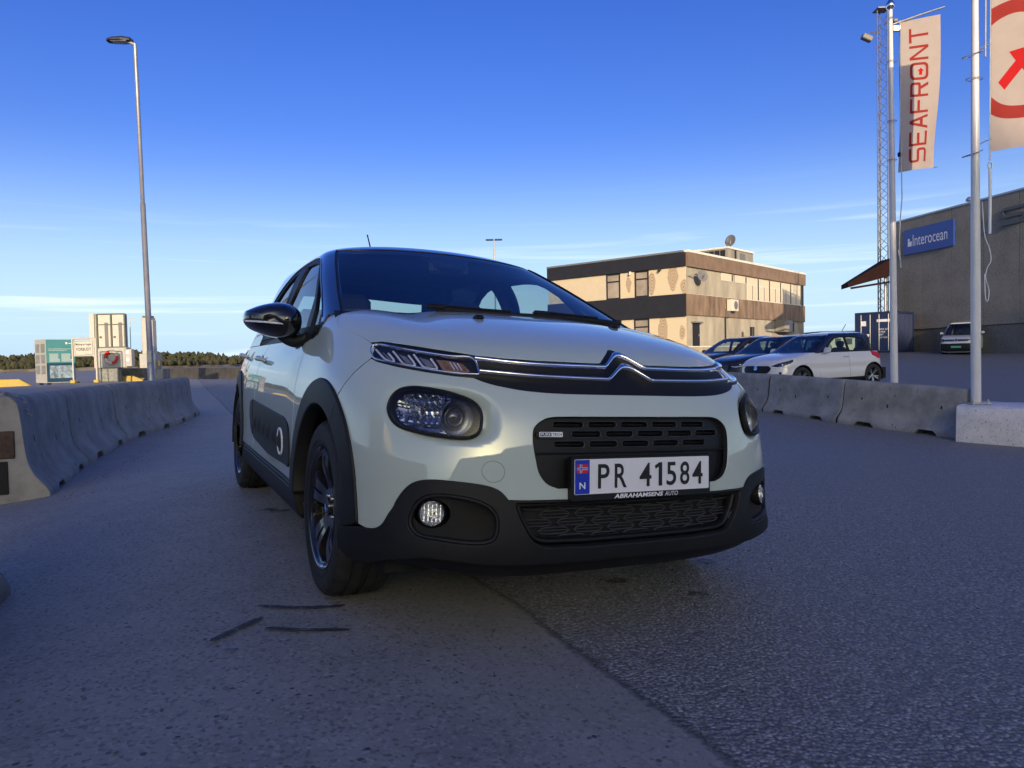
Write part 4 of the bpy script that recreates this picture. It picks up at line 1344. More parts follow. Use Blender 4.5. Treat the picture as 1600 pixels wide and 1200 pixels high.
# --- cabin
def cush(nm, c, d, rot=None, par=None, mat='seat', bev=.05, lvl=True):
    o = MB().box(c, d, rot=rot, bev=bev).build(nm, M_[mat], par or car, smooth=True)
    return o
dash = cush('dashboard', (0, .62, .86), (1.32, .62, .22), mat='cabin', bev=.08)
for sx in (-.36, .36):
    q = cush('front_seat', (sx, 1.45, .80), (.48, .14, .60), Matrix.Rotation(R(-18), 3, 'X'), mat='seat')
    cush('seat_cushion', (sx, 1.15, .50), (.48, .55, .16), par=q)
    cush('headrest', (sx, 1.56, 1.17), (.25, .09, .17), Matrix.Rotation(R(-12), 3, 'X'), par=q, bev=.04)
q = cush('rear_bench', (0, 2.22, .82), (1.25, .16, .68), Matrix.Rotation(R(-20), 3, 'X'))
for sx in (-.38, .38):
    cush('headrest', (sx, 2.36, 1.15), (.26, .09, .12), par=q, bev=.04)
MB().ring([(.36 + .18 * math.cos(a), 1.0 - .07 * math.sin(a), .92 + .165 * math.sin(a)) for a in np.linspace(0, 2 * math.pi, 33)[:-1]], .016, 8).build('steering_wheel', M_['cabin'], car, smooth=True)
# headliner and interior pillars
hl = []
for k in range(9):
    u_ = k / 8; y = 1.16 + u_ * 1.4
    for x in np.linspace(-.53, .53, 9): hl.append((x, y, 1.418 + .034 * (1 - (x / .55) ** 2) - .03 * u_ ** 3))
mesh('headliner', hl, [(k * 9 + i, k * 9 + i + 1, (k + 1) * 9 + i + 1, (k + 1) * 9 + i) for k in range(8) for i in range(8)], M_['headliner'], car, smooth=True)
for sg in (-1, 1):
    MB().tube([(sg * .735, 1.56, .95), (sg * .69, 1.56, 1.15), (sg * .585, 1.56, 1.38)], [.04, .034, .03], 8).build('b_pillar_trim', M_['cabin'], car, smooth=True)
    MB().box((sg * .74, 1.3, .72), (.06, 1.9, .5)).build('door_lining', M_['cabin'], car)
MB().box((0, 2.75, .85), (1.25, .7, .30)).build('parcel_shelf', M_['cabin'], car)
MB().box((0, .93, 1.36), (.22, .03, .065), bev=.02).build('rear_view_mirror', M_['cabin'], car, smooth=True)

# ------------------------------------------------------------------ the ground
G3 = Vector((-0.056, 0.005, 0.998))
def car_plane(x, y):
    P0 = CAR_M @ Vector((0, 0, 0)); n = CAR_ROT.to_3x3() @ Vector((0, 0, 1))
    return P0.z - (n.x * (x - P0.x) + n.y * (y - P0.y)) / n.z
_ctrl = []
for cx in (-.95, -.3, .3, .95):
    for cy in (-1.0, -.3, .6, 1.6, 2.54, 3.3):
        p = CAR_M @ Vector((cx, cy, 0)); _ctrl.append((p.x, p.y, p.z))
for x, y in ((0, 1.2), (-.9, 1.8), (.9, 1.4), (.5, .6), (-.6, .6), (1.6, 2.6)): _ctrl.append((x, y, car_plane(x, y)))
_ctrl += [(-3.53, 5.3, -.15), (-4.39, 7.65, -.19), (-5.3, 10.2, -.21), (-5.8, 12.8, -.22), (-6.55, 15.3, -.22), (-2.1, 2.9, -.12), (-3.5, 1.0, -.15),
          (6.98, 11.44, -.587), (5.9, 13.34, -.48), (5.3, 15.5, -.42), (4.7, 17.7, -.40), (7.2, 10.6, -.62), (9.5, 9.0, -.66), (5, 5, -.40), (8, 5, -.55),
          (10.5, 21, -.13), (8.2, 20.3, -.16), (8.6, 23.2, -.10), (7.6, 14.5, -.40), (25, 42.4, .45), (24, 46, .70), (26, 49.7, .69), (27.9, 40, .50), (30, 28, .2), (12.5, 52, .6), (3.5, 60.5, .6), (27.5, 69, .7),
          (-22, 36, -.05), (-20, 34, .10), (-19.5, 38, .05), (-21.5, 44, .0), (-26, 33, -.08), (-28, 60, -.40), (-19.6, 52, -.43), (-8, 40, -.2), (0, 40, .05), (-9.2, 19, -.15), (-14, 25, -.1),
          (-30, 0, -.2), (0, -30, 0), (40, 0, -.2), (40, -60, 0), (-60, -60, 0), (120, 100, .8), (0, 110, .6), (120, -120, 0), (-120, -120, 0), (160, 20, .5)]
_C = np.array(_ctrl); _X = _C[:, :2]
def _phi(r): return r * r * np.log(r + 1e-9)
_n = len(_X)
_A = np.zeros((_n + 3, _n + 3))
_A[:_n, :_n] = _phi(np.linalg.norm(_X[:, None] - _X[None], axis=2)) + np.eye(_n) * .02
_A[:_n, _n:] = np.hstack([np.ones((_n, 1)), _X]); _A[_n:, :_n] = _A[:_n, _n:].T
_w = np.linalg.solve(_A, np.concatenate([_C[:, 2], np.zeros(3)]))
def gz(x, y):
    q = np.stack([np.asarray(x, float).ravel(), np.asarray(y, float).ravel()], 1)
    out = _phi(np.linalg.norm(q[:, None] - _X[None], axis=2)) @ _w[:_n] + _w[_n] + q @ _w[_n + 1:]
    return np.clip(out, -1.2, 1.4)
def gzz(x, y): return float(gz([x], [y])[0])

def asphalt():
    m, nt, n, l, b = nodes('two_tone_asphalt')
    tc = n.new('ShaderNodeTexCoord'); V = tc.outputs['Object']
    def noise(sc, det=4, rough=.6, vec=V):
        q = n.new('ShaderNodeTexNoise'); q.inputs['Scale'].default_value = sc; q.inputs['Detail'].default_value = det; q.inputs['Roughness'].default_value = rough
        l.new(vec, q.inputs['Vector']); return q.outputs[0]
    def vor(sc, out='Distance', feat='F1', rnd=1.0):
        q = n.new('ShaderNodeTexVoronoi'); q.inputs['Scale'].default_value = sc; q.feature = feat; q.inputs['Randomness'].default_value = rnd
        l.new(V, q.inputs['Vector']); return q.outputs[out]
    def rng(v, a, b_, c=0.0, d=1.0, sm=False):
        q = n.new('ShaderNodeMapRange'); q.inputs[1].default_value = a; q.inputs[2].default_value = b_; q.inputs[3].default_value = c; q.inputs[4].default_value = d
        if sm: q.interpolation_type = 'SMOOTHSTEP'
        l.new(v, q.inputs[0]); return q.outputs[0]
    def mth(op, a, b_):
        q = n.new('ShaderNodeMath'); q.operation = op
        for i, v in enumerate((a, b_)):
            if isinstance(v, (int, float)): q.inputs[i].default_value = v
            else: l.new(v, q.inputs[i])
        return q.outputs[0]
    def mix(f, a, b_, bt='MIX'):
        q = n.new('ShaderNodeMix'); q.data_type = 'RGBA'; q.blend_type = bt
        for i, v in ((0, f), (6, a), (7, b_)):
            if isinstance(v, (int, float)): q.inputs[i].default_value = v
            elif isinstance(v, tuple): q.inputs[i].default_value = (*v, 1)
            else: l.new(v, q.inputs[i])
        return q.outputs[2]
    sp = n.new('ShaderNodeSeparateXYZ'); l.new(V, sp.inputs[0])
    # joint between the old smooth surfacing (left) and the newer coarse one (right)
    d = mth('ADD', mth('MULTIPLY', sp.outputs[0], .909), mth('MULTIPLY', sp.outputs[1], .416))
    wob = mth('MULTIPLY', mth('SUBTRACT', noise(2.2, 5), .5), .10)
    wob2 = mth('MULTIPLY', mth('SUBTRACT', noise(38, 4), .5), .035)
    d = mth('ADD', d, mth('ADD', wob, wob2))
    mask = rng(d, 1.106, 1.114, 0, 1, True)
    edge = mth('MULTIPLY', rng(d, 1.085, 1.108, 0, 1, True), rng(d, 1.135, 1.112, 0, 1, True))
    dust = mth('MULTIPLY', rng(d, .55, 1.08, 0, 1, True), rng(d, 1.115, 1.08, 0, 1, True))
    big = noise(.35, 6); mid = noise(3.5, 6); fine = noise(55, 4)
    # left: fine grain, sparse pits, worn mottling
    lc = mix(rng(mid, .3, .7), (.172, .170, .170), (.245, .242, .240))
    lc = mix(rng(big, .35, .65), lc, mix(.5, lc, (.27, .265, .26)))
    grit = vor(105, 'Color')
    sg = n.new('ShaderNodeSeparateXYZ'); l.new(grit, sg.inputs[0])
    lc = mix(mth('MULTIPLY', rng(sg.outputs[0], .70, 1.0), .8), lc, (.30, .30, .29))
    pit = rng(vor(24), .20, .12, 0, 1, True)
    pitc = vor(24, 'Color'); sp2 = n.new('ShaderNodeSeparateXYZ'); l.new(pitc, sp2.inputs[0])
    pit = mth('MULTIPLY', pit, rng(sp2.outputs[1], .55, .57))
    pit = mth('MULTIPLY', pit, rng(mid, .36, .55))
    lc = mix(mth('MULTIPLY', rng(sg.outputs[1], .72, 1.0), .65), lc, (.055, .055, .06))
    lc = mix(mth('MULTIPLY', pit, .9), lc, (.035, .035, .038))
    lc = mix(mth('MULTIPLY', dust, mth('MULTIPLY', rng(fine, .35, .65), .55)), lc, (.26, .245, .22))
    # right: coarse aggregate, each stone its own grey
    ag = vor(88, 'Color'); sa = n.new('ShaderNodeSeparateXYZ'); l.new(ag, sa.inputs[0])
    ad = vor(88)
    st = rng(sa.outputs[0], 0, 1, 0, 1)
    rc = mix(rng(st, .25, .95), (.165, .162, .162), (.31, .307, .303))
    rc = mix(mth('MULTIPLY', rng(sa.outputs[1], .86, .97), .85), rc, (.44, .43, .42))
    rc = mix(rng(ad, .45, .70), rc, (.11, .108, .11))
    rc = mix(rng(noise(1.1, 5), .3, .72, 0, .45), rc, mix(.6, rc, (.17, .168, .165)))
    rc = mix(mth('MULTIPLY', rng(noise(5, 4), .70, .78), .6), rc, (.025, .025, .028))
    col = mix(mask, lc, rc)
    col = mix(mth('MULTIPLY', edge, .6), col, (.035, .035, .038))
    l.new(col, b.inputs['Base Color'])
    ro = mix(mask, (.62, .62, .62), (.55, .55, .55))
    l.new(rng(fine, .3, .7, .56, .76), b.inputs['Roughness'])
    b.inputs['Specular IOR Level'].default_value = .45
    h = mth('ADD', mth('MULTIPLY', mth('SUBTRACT', .6, ad), mth('MULTIPLY', mask, 1.0)), mth('MULTIPLY', mth('SUBTRACT', 1.0, mask), mth('ADD', mth('MULTIPLY', fine, .35), mth('MULTIPLY', pit, -.5))))
    h = mth('ADD', h, mth('MULTIPLY', edge, -.8))
    bp = n.new('ShaderNodeBump'); bp.inputs['Strength'].default_value = .8; bp.inputs['Distance'].default_value = .006
    l.new(h, bp.inputs['Height']); l.new(bp.outputs[0], b.inputs['Normal'])
    return m
M_['asphalt'] = asphalt()
M_['concrete'] = simple('weathered_concrete', (.17, .165, .155), .85, noise=.28, nscale=5, bump=.5, bscale=70, bdist=.004, detail=9)
M_['quay'] = simple('quay_concrete', (.25, .24, .22), .85, noise=.25, nscale=2, bump=.4, bscale=30, bdist=.01)
QUAY = [(-160, -160), (-62, -10), (-27.5, 36.5), (-24.0, 42.0), (-31.5, 63), (-20, 95), (-20, 160), (190, 160), (190, -160)]
QUAY = [(-160, -160), (190, -160), (190, 160), (-20, 160), (-20, 95), (-31.5, 63), (-24.6, 47.5), (-27.5, 36.5), (-62, -10)]
def ground_mesh():
    lp = dens(QUAY, 4.0)
    def grid(x0, x1, y0, y1, r):
        return np.stack(np.meshgrid(np.arange(x0, x1, r), np.arange(y0, y1, r)), -1).reshape(-1, 2)
    a = grid(-12, 14, -3, 26, .5); b = grid(-40, 44, -20, 80, 2.0); c = grid(-160, 190, -160, 160, 8.0)
    b = b[~((b[:, 0] > -12.5) & (b[:, 0] < 14.5) & (b[:, 1] > -3.5) & (b[:, 1] < 26.5))]
    c = c[~((c[:, 0] > -41) & (c[:, 0] < 45) & (c[:, 1] > -21) & (c[:, 1] < 81))]
    G = np.concatenate([a, b, c]); G = G[inside(lp, G)]; G = G[segdist(lp, G) > .4]
    n = len(lp)
    vo, _, fo, _, _, _ = delaunay_2d_cdt([Vector(p) for p in lp] + [Vector(p) for p in G], [(i, (i + 1) % n) for i in range(n)], [], 1, 1e-6, False)
    V = np.array([p[:] for p in vo]); z = gz(V[:, 0], V[:, 1])
    o = mesh('ground', np.column_stack([V, z]), fo, M_['asphalt'], None, smooth=True)
    o['kind'] = 'structure'
    v = []; f = []
    zz2 = gz(lp[:, 0], lp[:, 1])
    for (x, y), z0 in zip(lp, zz2): v += [(x, y, z0), (x, y, -4.0)]
    for i in range(n):
        j = (i + 1) % n; f.append((2 * i, 2 * i + 1, 2 * j + 1, 2 * j))
    q = mesh('quay_wall', v, f, M_['quay'], None); q['kind'] = 'structure'
ground_mesh()

# dark rubber marks by the front wheel and a few oil stains
M_['rubber_mark'] = simple('tyre_rubber_mark', (.030, .031, .035), .7, noise=.4, nscale=60, bump=.5, bscale=200)
def ragged(m, sc=42.0, a=.36, b_=.50):
    nt = m.node_tree; n, l = nt.nodes, nt.links; b = n['Principled BSDF']
    tc = n.new('ShaderNodeTexCoord'); nz = n.new('ShaderNodeTexNoise'); nz.inputs['Scale'].default_value = sc; nz.inputs['Detail'].default_value = 6; nz.inputs['Roughness'].default_value = .7
    l.new(tc.outputs['Object'], nz.inputs['Vector']); rp = n.new('ShaderNodeMapRange'); rp.inputs[1].default_value = a; rp.inputs[2].default_value = b_
    l.new(nz.outputs[0], rp.inputs[0]); l.new(rp.outputs[0], b.inputs['Alpha'])
ragged(M_['rubber_mark'])
M_['oil'] = simple('old_oil_stain', (.045, .045, .048), .55, noise=.3, nscale=30); ragged(M_['oil'], 14, .40, .62)
def mark(pts, w, name='tyre_mark'):
    P = cr(pts, False, 8); n = len(P); v = []; f = []
    tg = np.gradient(P, axis=0); tg /= np.linalg.norm(tg, axis=1, keepdims=True); nn = np.stack([-tg[:, 1], tg[:, 0]], 1)
    rnd = random.Random(int(abs(pts[0][0]) * 1000))
    for i in range(n):
        k = i / (n - 1); ww = w * (min(1, 6 * k + .25) * min(1, 5 * (1 - k) + .35)) * rnd.uniform(.85, 1.1)
        for s in (-1, 1):
            q = P[i] + nn[i] * ww * s * .5
            v.append((q[0], q[1], gzz(q[0], q[1]) + .004))
    for i in range(n - 1): f.append((2 * i, 2 * i + 1, 2 * i + 3, 2 * i + 2))
    o = mesh(name, v, f, M_['rubber_mark'], None); o['kind'] = 'structure'
mark([(-.845, 2.512), (-.72, 2.49), (-.62, 2.50), (-.548, 2.526)], .030)
mark([(-.868, 2.171), (-.83, 2.28), (-.788, 2.391)], .028)
mark([(-.745, 2.29), (-.62, 2.275), (-.48, 2.286)], .026)
def blot(cx, cy, rx, ry, seed):
    rnd = random.Random(seed); n = 22
    P = [(cx + rx * math.cos(2 * math.pi * k / n) * rnd.uniform(.7, 1.15), cy + ry * math.sin(2 * math.pi * k / n) * rnd.uniform(.7, 1.15)) for k in range(n)]
    P = cr(P, True, 3)
    o = mesh('oil_stain', [(x, y, gzz(x, y) + .004) for x, y in P], [tuple(range(len(P)))], M_['oil'], None); o['kind'] = 'structure'
blot(.44, 2.94, .06, .05, 1); blot(.74, 2.78, .05, .045, 2); blot(-1.30, 4.15, .09, .05, 4)
blot(-.78, 2.10, .02, .018, 5); blot(-.70, 1.75, .02, .015, 6); blot(.9, 3.3, .05, .04, 9)

def grit():
    rnd = random.Random(12); v = []; f = []
    octa = [(1, 0, 0), (-1, 0, 0), (0, 1, 0), (0, -1, 0), (0, 0, 1), (0, 0, -1)]
    of = [(0, 2, 4), (2, 1, 4), (1, 3, 4), (3, 0, 4), (2, 0, 5), (1, 2, 5), (3, 1, 5), (0, 3, 5)]
    pts = []
    for k in range(2600):
        if k % 3 == 0:
            t = rnd.uniform(-1.2, 6); x = -.047 - .416 * t + rnd.gauss(-.10, .12); y = 2.78 + .909 * t + rnd.gauss(-.03, .1)
        elif k % 3 == 1: x, y = rnd.uniform(-2.2, 2.6), rnd.uniform(1.3, 5)
        else:
            t = rnd.random(); x = -3.1 - 3.2 * t + abs(rnd.gauss(0, .18)); y = 5.0 + 9 * t
        pts.append((x, y))
    zs = gz([q[0] for q in pts], [q[1] for q in pts])
    for (x, y), z in zip(pts, zs):
        r = rnd.choice((.0022, .003, .0035, .005)); a = rnd.uniform(.6, 1.3); o_ = len(v)
        for p in octa: v.append((x + p[0] * r * a, y + p[1] * r * rnd.uniform(.7, 1.3), z + .0015 + p[2] * r * .7))
        f += [tuple(i + o_ for i in t_) for t_ in of]
    o = mesh('grit', v, f, simple('loose_grit', (.10, .10, .10), .9, noise=.8, nscale=6), None); o['kind'] = 'stuff'
grit()

# the sea
def sea_mat():
    m, nt, n, l, b = nodes('fjord_water')
    setp(b, Base_Color=(.03, .06, .10), Roughness=.03)
    tc = n.new('ShaderNodeTexCoord'); mp = n.new('ShaderNodeMapping'); mp.inputs['Scale'].default_value = (.06, .5, 1)
    l.new(tc.outputs['Object'], mp.inputs[0])
    nz = n.new('ShaderNodeTexNoise'); nz.inputs['Scale'].default_value = .5; nz.inputs['Detail'].default_value = 8
    l.new(mp.outputs[0], nz.inputs['Vector'])
    bp = n.new('ShaderNodeBump'); bp.inputs['Strength'].default_value = .05; bp.inputs['Distance'].default_value = .2
    l.new(nz.outputs[0], bp.inputs['Height']); l.new(bp.outputs[0], b.inputs['Normal'])
    return m
def big_sheet(name, z, mat, r=7000):
    o = mesh(name, [(-r, -r, z), (r, -r, z), (r, r, z), (-r, r, z)], [(0, 1, 2, 3)], mat, None); o['kind'] = 'structure'
big_sheet('sea', -1.9, sea_mat())

# wooded shore across the water
M_['forest'] = simple('conifer_forest', (.022, .030, .014), .95, noise=.55, nscale=.08, col2=(.055, .050, .022))
M_['shore'] = simple('shore_rock', (.16, .14, .11), .9, noise=.4, nscale=.05)
def shore():
    rnd = random.Random(3)
    def ridge(az, dist, seed): 
        return 8 + 4 * math.sin(az * 9 + seed) + 2.5 * math.sin(az * 23 + seed * 2) + 1.5 * math.sin(az * 61)
    hv = []; hf = []; N = 420
    az0, az1 = R(-75), R(285)
    D0 = 1150
    def dist(a): return D0 + 220 * math.sin(a * 5 + 1.3) + 70 * math.sin(a * 17)
    def low(a):
        if a > R(62): return 1.5
        return .45 + .55 * sstep(np.array((R(-8) - a) / R(14))) 
    for i in range(N + 1):
        a = az0 + (az1 - az0) * i / N; D = dist(a)
        for dd, hz in ((0, -3), (6, .2), (40, 1.5), (120, ridge(a, D, 0) * float(low(a))), (420, 2 + ridge(a, D, 4) * float(low(a))), (700, -3)):
            hv.append(((D + dd) * math.sin(a), (D + dd) * math.cos(a), hz))
    for i in range(N):
        for j in range(5): hf.append((i * 6 + j, i * 6 + j + 1, i * 6 + 7 + j, i * 6 + 6 + j))
    o = mesh('far_shore', hv, hf, M_['shore'], None, smooth=True); o['kind'] = 'structure'
    # crowns of the forest, one mass
    ico_v = []; t = (1 + 5 ** .5) / 2
    ico_v = [Vector(p).normalized() for p in ((-1, t, 0), (1, t, 0), (-1, -t, 0), (1, -t, 0), (0, -1, t), (0, 1, t), (0, -1, -t), (0, 1, -t), (t, 0, -1), (t, 0, 1), (-t, 0, -1), (-t, 0, 1))]
    ico_f = [(0, 11, 5), (0, 5, 1), (0, 1, 7), (0, 7, 10), (0, 10, 11), (1, 5, 9), (5, 11, 4), (11, 10, 2), (10, 7, 6), (7, 1, 8), (3, 9, 4), (3, 4, 2), (3, 2, 6), (3, 6, 8), (3, 8, 9), (4, 9, 5), (2, 4, 11), (6, 2, 10), (8, 6, 7), (9, 8, 1)]
    v = []; f = []
    for k in range(10500):
        a = rnd.uniform(R(-62), R(62)) if k < 6500 else rnd.uniform(R(62), R(298)); D = dist(a); dd = abs(rnd.gauss(0, 1)) * 110 + 2
        if dd > 400: continue
        lo = float(low(a))
        base = np.interp(dd, (0, 6, 40, 120, 420), (-3, .2, 1.5, ridge(a, D, 0) * lo, 2 + ridge(a, D, 4) * lo))
        if rnd.random() < .04 and dd < 60: continue
        h = rnd.uniform(4, 9.5) * (.6 + .4 * lo); r = h * rnd.uniform(.28, .5); con = rnd.random() < .6
        c = Vector(((D + dd) * math.sin(a), (D + dd) * math.cos(a), base))
        o_ = len(v)
        for p in ico_v:
            s = rnd.uniform(.8, 1.15)
            if con: q = Vector((p.x * r * (1 - .75 * max(0, p.z)) * s, p.y * r * (1 - .75 * max(0, p.z)) * s, h * .5 + p.z * h * .62))
            else: q = Vector((p.x * r * 1.3 * s, p.y * r * 1.3 * s, h * .5 + p.z * h * .5 * s))
            v.append(tuple(c + q))
        f += [tuple(i + o_ for i in t_) for t_ in ico_f]
    o = mesh('forest', v, f, M_['forest'], None); o['kind'] = 'stuff'
shore()

# ------------------------------------------------------------------ concrete barriers
def barrier_material():
    m, nt, n, l, b = nodes('stained_barrier_concrete')
    setp(b, Roughness=.88); b.inputs['Specular IOR Level'].default_value = .3
    tc = n.new('ShaderNodeTexCoord'); inf = n.new('ShaderNodeObjectInfo')
    ad = n.new('ShaderNodeVectorMath'); ad.operation = 'ADD'
    cm = n.new('ShaderNodeCombineXYZ')
    mm = n.new('ShaderNodeMath'); mm.operation = 'MULTIPLY'; mm.inputs[1].default_value = 37.0
    l.new(inf.outputs['Random'], mm.inputs[0]); l.new(mm.outputs[0], cm.inputs[0]); l.new(mm.outputs[0], cm.inputs[1])
    l.new(tc.outputs['Object'], ad.inputs[0]); l.new(cm.outputs[0], ad.inputs[1])
    V = ad.outputs[0]
    def noise(sc, det, scale=None):
        vec = V
        if scale:
            mp = n.new('ShaderNodeMapping'); mp.inputs['Scale'].default_value = scale; l.new(V, mp.inputs[0]); vec = mp.outputs[0]
        q = n.new('ShaderNodeTexNoise'); q.inputs['Scale'].default_value = sc; q.inputs['Detail'].default_value = det; q.inputs['Roughness'].default_value = .68
        l.new(vec, q.inputs['Vector']); return q.outputs[0]
    def rng(v, a, b_, c=0.0, d=1.0):
        q = n.new('ShaderNodeMapRange'); q.interpolation_type = 'SMOOTHSTEP'
        for i, k in zip((1, 2, 3, 4), (a, b_, c, d)): q.inputs[i].default_value = k
        l.new(v, q.inputs[0]); return q.outputs[0]
    def mix(f, a, b_):
        q = n.new('ShaderNodeMix'); q.data_type = 'RGBA'
        for i, v in ((0, f), (6, a), (7, b_)):
            if isinstance(v, tuple): q.inputs[i].default_value = (*v, 1)
            elif isinstance(v, float): q.inputs[i].default_value = v
            else: l.new(v, q.inputs[i])
        return q.outputs[2]
    c = mix(rng(noise(3, 9), .3, .7), (.20, .195, .185), (.33, .32, .30))
    c = mix(rng(noise(13, 5, (1, 1, .17)), .63, .68, 0, .55), c, (.125, .125, .125))      # rain streaks
    c = mix(rng(noise(9, 3, (1, 1, .30)), .68, .73, 0, .9), c, (.035, .035, .038))       # scrapes and holes
    c = mix(rng(noise(2.2, 7), .60, .75, 0, .6), c, (.40, .38, .35))
    l.new(c, b.inputs['Base Color'])
    bp = n.new('ShaderNodeBump'); bp.inputs['Strength'].default_value = .7; bp.inputs['Distance'].default_value = .006
    l.new(noise(45, 6), bp.inputs['Height']); l.new(bp.outputs[0], b.inputs['Normal'])
    return m
M_['barrier'] = barrier_material()
M_['barrier_shade'] = simple('shade_dark_concrete', (.06, .058, .055), .9, noise=.35, nscale=1.5, bump=.4, bscale=20, bdist=.01)  # concrete of the far row darkened, shade put into the colour
M_['yellow'] = simple('worn_yellow_paint', (.55, .38, .05), .8, noise=.3, nscale=4, col2=(.42, .33, .12), bump=.3, bscale=40, bdist=.004)
def barrier(a, b, za, zb, label, H=.80, seed=0, mat='barrier', group=None, notch=True, name='concrete_barrier'):
    """jersey barrier from a to b; profile across, notched foot"""
    rnd = random.Random(seed + 11)
    a = Vector((*a, za)); b = Vector((*b, zb)); L = (b - a).length
    x = (b - a).normalized(); y = Vector((0, 0, 1)).cross(x).normalized(); z = x.cross(y)
    half = [(.295, 0), (.30, .02), (.298, .07), (.285, .10), (.25, .145), (.205, .20), (.172, .27), (.155, .34), (.143, .44), (.133, .56), (.122, .68), (.112, .735), (.090, .772), (.055, .794), (.018, .80)]
    half = [(w, h * H / .8) for w, h in half]
    prof = half + [(-w, h) for w, h in half[::-1]]
    n = len(prof)
    st = [(.0, 0, .975), (.010, 0, .995), (.03, 0, 1.0)]
    if notch:
        for c in (.24, .76):
            st += [(L * c - .19, 0, 1), (L * c - .165, 1, 1), (L * c - .12, 2, 1), (L * c + .12, 2, 1), (L * c + .165, 1, 1), (L * c + .19, 0, 1)]
    st += [(L * .5, 0, 1)] + [(L * k, 0, 1) for k in (.08, .4, .6, .92)]
    st += [(L - .03, 0, 1.0), (L - .010, 0, .995), (L, 0, .975)]
    st = sorted(st)
    v = []; f = []
    ph = [rnd.uniform(0, 6.28) for _ in range(6)]
    for xx, k, sc in st:
        low = (0, .045, .085)[k]
        for i, (w, h) in enumerate(prof):
            hh = max(h, low)
            ww = w
            if k and h < low:
                ww = math.copysign(float(np.interp(hh, [q[1] for q in half[1:]], [q[0] for q in half[1:]])), w) - math.copysign(.004 * (low - h) / .08, w)
            j = .0015 * math.sin(xx * 3 + h * 5 + ph[0])
            v.append((xx, (ww * sc + math.copysign(j, w)), hh * (1 if h < .4 else (.5 + .5 * sc)) ))
    for i in range(len(st) - 1):
        for j in range(n): f.append((i * n + j, (i + 1) * n + j, (i + 1) * n + (j + 1) % n, i * n + (j + 1) % n))
    f.append(tuple(range(n))); f.append(tuple((len(st) - 1) * n + j for j in range(n))[::-1])
    o = mesh(name, v, f, M_[mat], None, smooth=True)
    try: o.data.set_sharp_from_angle(angle=R(38))
    except Exception: pass
    o.matrix_world = Matrix(((x.x, y.x, z.x, a.x), (x.y, y.y, z.y, a.y), (x.z, y.z, z.z, a.z), (0, 0, 0, 1)))
    tag(o, label, 'barrier', group)
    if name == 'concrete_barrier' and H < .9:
        fl = [(0, w * .93, h * .965 + .004) for w, h in prof]  # dark slab added in the joint gap, standing in for its shade
        MB().add([(L + .002, w, h) for _, w, h in fl] + [(L + .047, w, h) for _, w, h in fl], [tuple(range(n)), tuple(range(n, 2 * n))[::-1]] + [(i, (i + 1) % n, n + (i + 1) % n, n + i) for i in range(n)]).build('joint_shade_slab', M_['dark'], o)
        for xx, zz_h in ((L * .17, .47), (L * .60, .40), (L * .83, .50)):
            for sg in (-1, 1):
                w = float(np.interp(zz_h, [q[1] for q in half], [q[0] for q in half]))
                hp_ = capsule(0, 0, .085, .030, 5)
                MB().add([(xx + b_, sg * (w + .0015 + .18 * -a), zz_h + a) for a, b_ in hp_], [tuple(range(len(hp_)))]).build('lifting_hole', M_['dark'], o)
    return o
GL = 'concrete barriers in a row on the left'
OFF = .29          # the traced feet are the road-side edge
def shift(p, q, d):
    u = Vector((q[0] - p[0], q[1] - p[1])).normalized(); nrm = Vector((-u.y, u.x))
    return ((p[0] + nrm.x * d, p[1] + nrm.y * d), (q[0] + nrm.x * d, q[1] + nrm.y * d))
LJ = [(-3.40, 5.44), (-4.39, 7.65), (-5.3, 10.2), (-5.8, 12.8), (-6.55, 15.5)]
LL = ['nearest concrete barrier of the left row, dark slot in its end face',
      'second concrete barrier of the left row, next after the nearest one',
      'third concrete barrier of the left row, before the tall lamp post',
      'fourth and farthest concrete barrier of the left row']
BAR_L = []
for i in range(4):
    p, q = LJ[i], LJ[i + 1]
    d = Vector((q[0] - p[0], q[1] - p[1])).normalized()
    p2, q2 = shift(p, (q[0] - d.x * .05, q[1] - d.y * .05), OFF)
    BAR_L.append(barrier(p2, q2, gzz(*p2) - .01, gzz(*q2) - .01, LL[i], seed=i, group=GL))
p2, q2 = shift((-2.05, 3.02), (-1.15, .75), -.29)
barrier(q2, p2, gzz(*q2) - .01, gzz(*p2) - .01, 'concrete barrier foot just showing at the left edge of the picture beside the camera', seed=9, group=GL)
# recess and rusty plate in the end face of the first one, loop of chain over its top
M_['rust'] = simple('rusty_steel', (.055, .030, .022), .75, noise=.5, nscale=30, bump=.4, bscale=120)
MB().box((-.004, 0, .44), (.02, .17, .20), bev=.006).build('coupling_slot', M_['rust'], BAR_L[0])
MB().box((-.004, 0, .20), (.016, .075, .24), bev=.004).build('coupling_groove', M_['dark'], BAR_L[0])
M_['galv'] = simple('galvanised_steel', (.42, .43, .44), .45, metal=.85, noise=.2, nscale=12)
ch = thing('chain', 'loose galvanised chain draped over the top of the nearest left barrier', 'chain', BAR_L[0].matrix_world.copy())
for k in range(17):
    t = -1 + 2 * k / 16
    y = .15 * t; z = .815 - .13 * max(0, abs(t) - .45) * 2 - .02
    z = float(np.interp(abs(y), (0, .05, .09, .112, .125, .16), (.806, .802, .782, .745, .69, .62)))
    x = .10 + .05 * math.sin(k * .7) + .10 * abs(t)
    u = Vector((.2, 1, -.7 * t)).normalized(); w = Vector((1, 0, 0)) if k % 2 else Vector((0, .5, .8)).normalized()
    MB().ring([tuple(Vector((x, y, z + .008)) + u * .022 * math.cos(a) + w * .011 * math.sin(a)) for a in np.linspace(0, 2 * math.pi, 11)[:-1]], .0045, 5).build('chain_link', M_['galv'], ch, smooth=True)

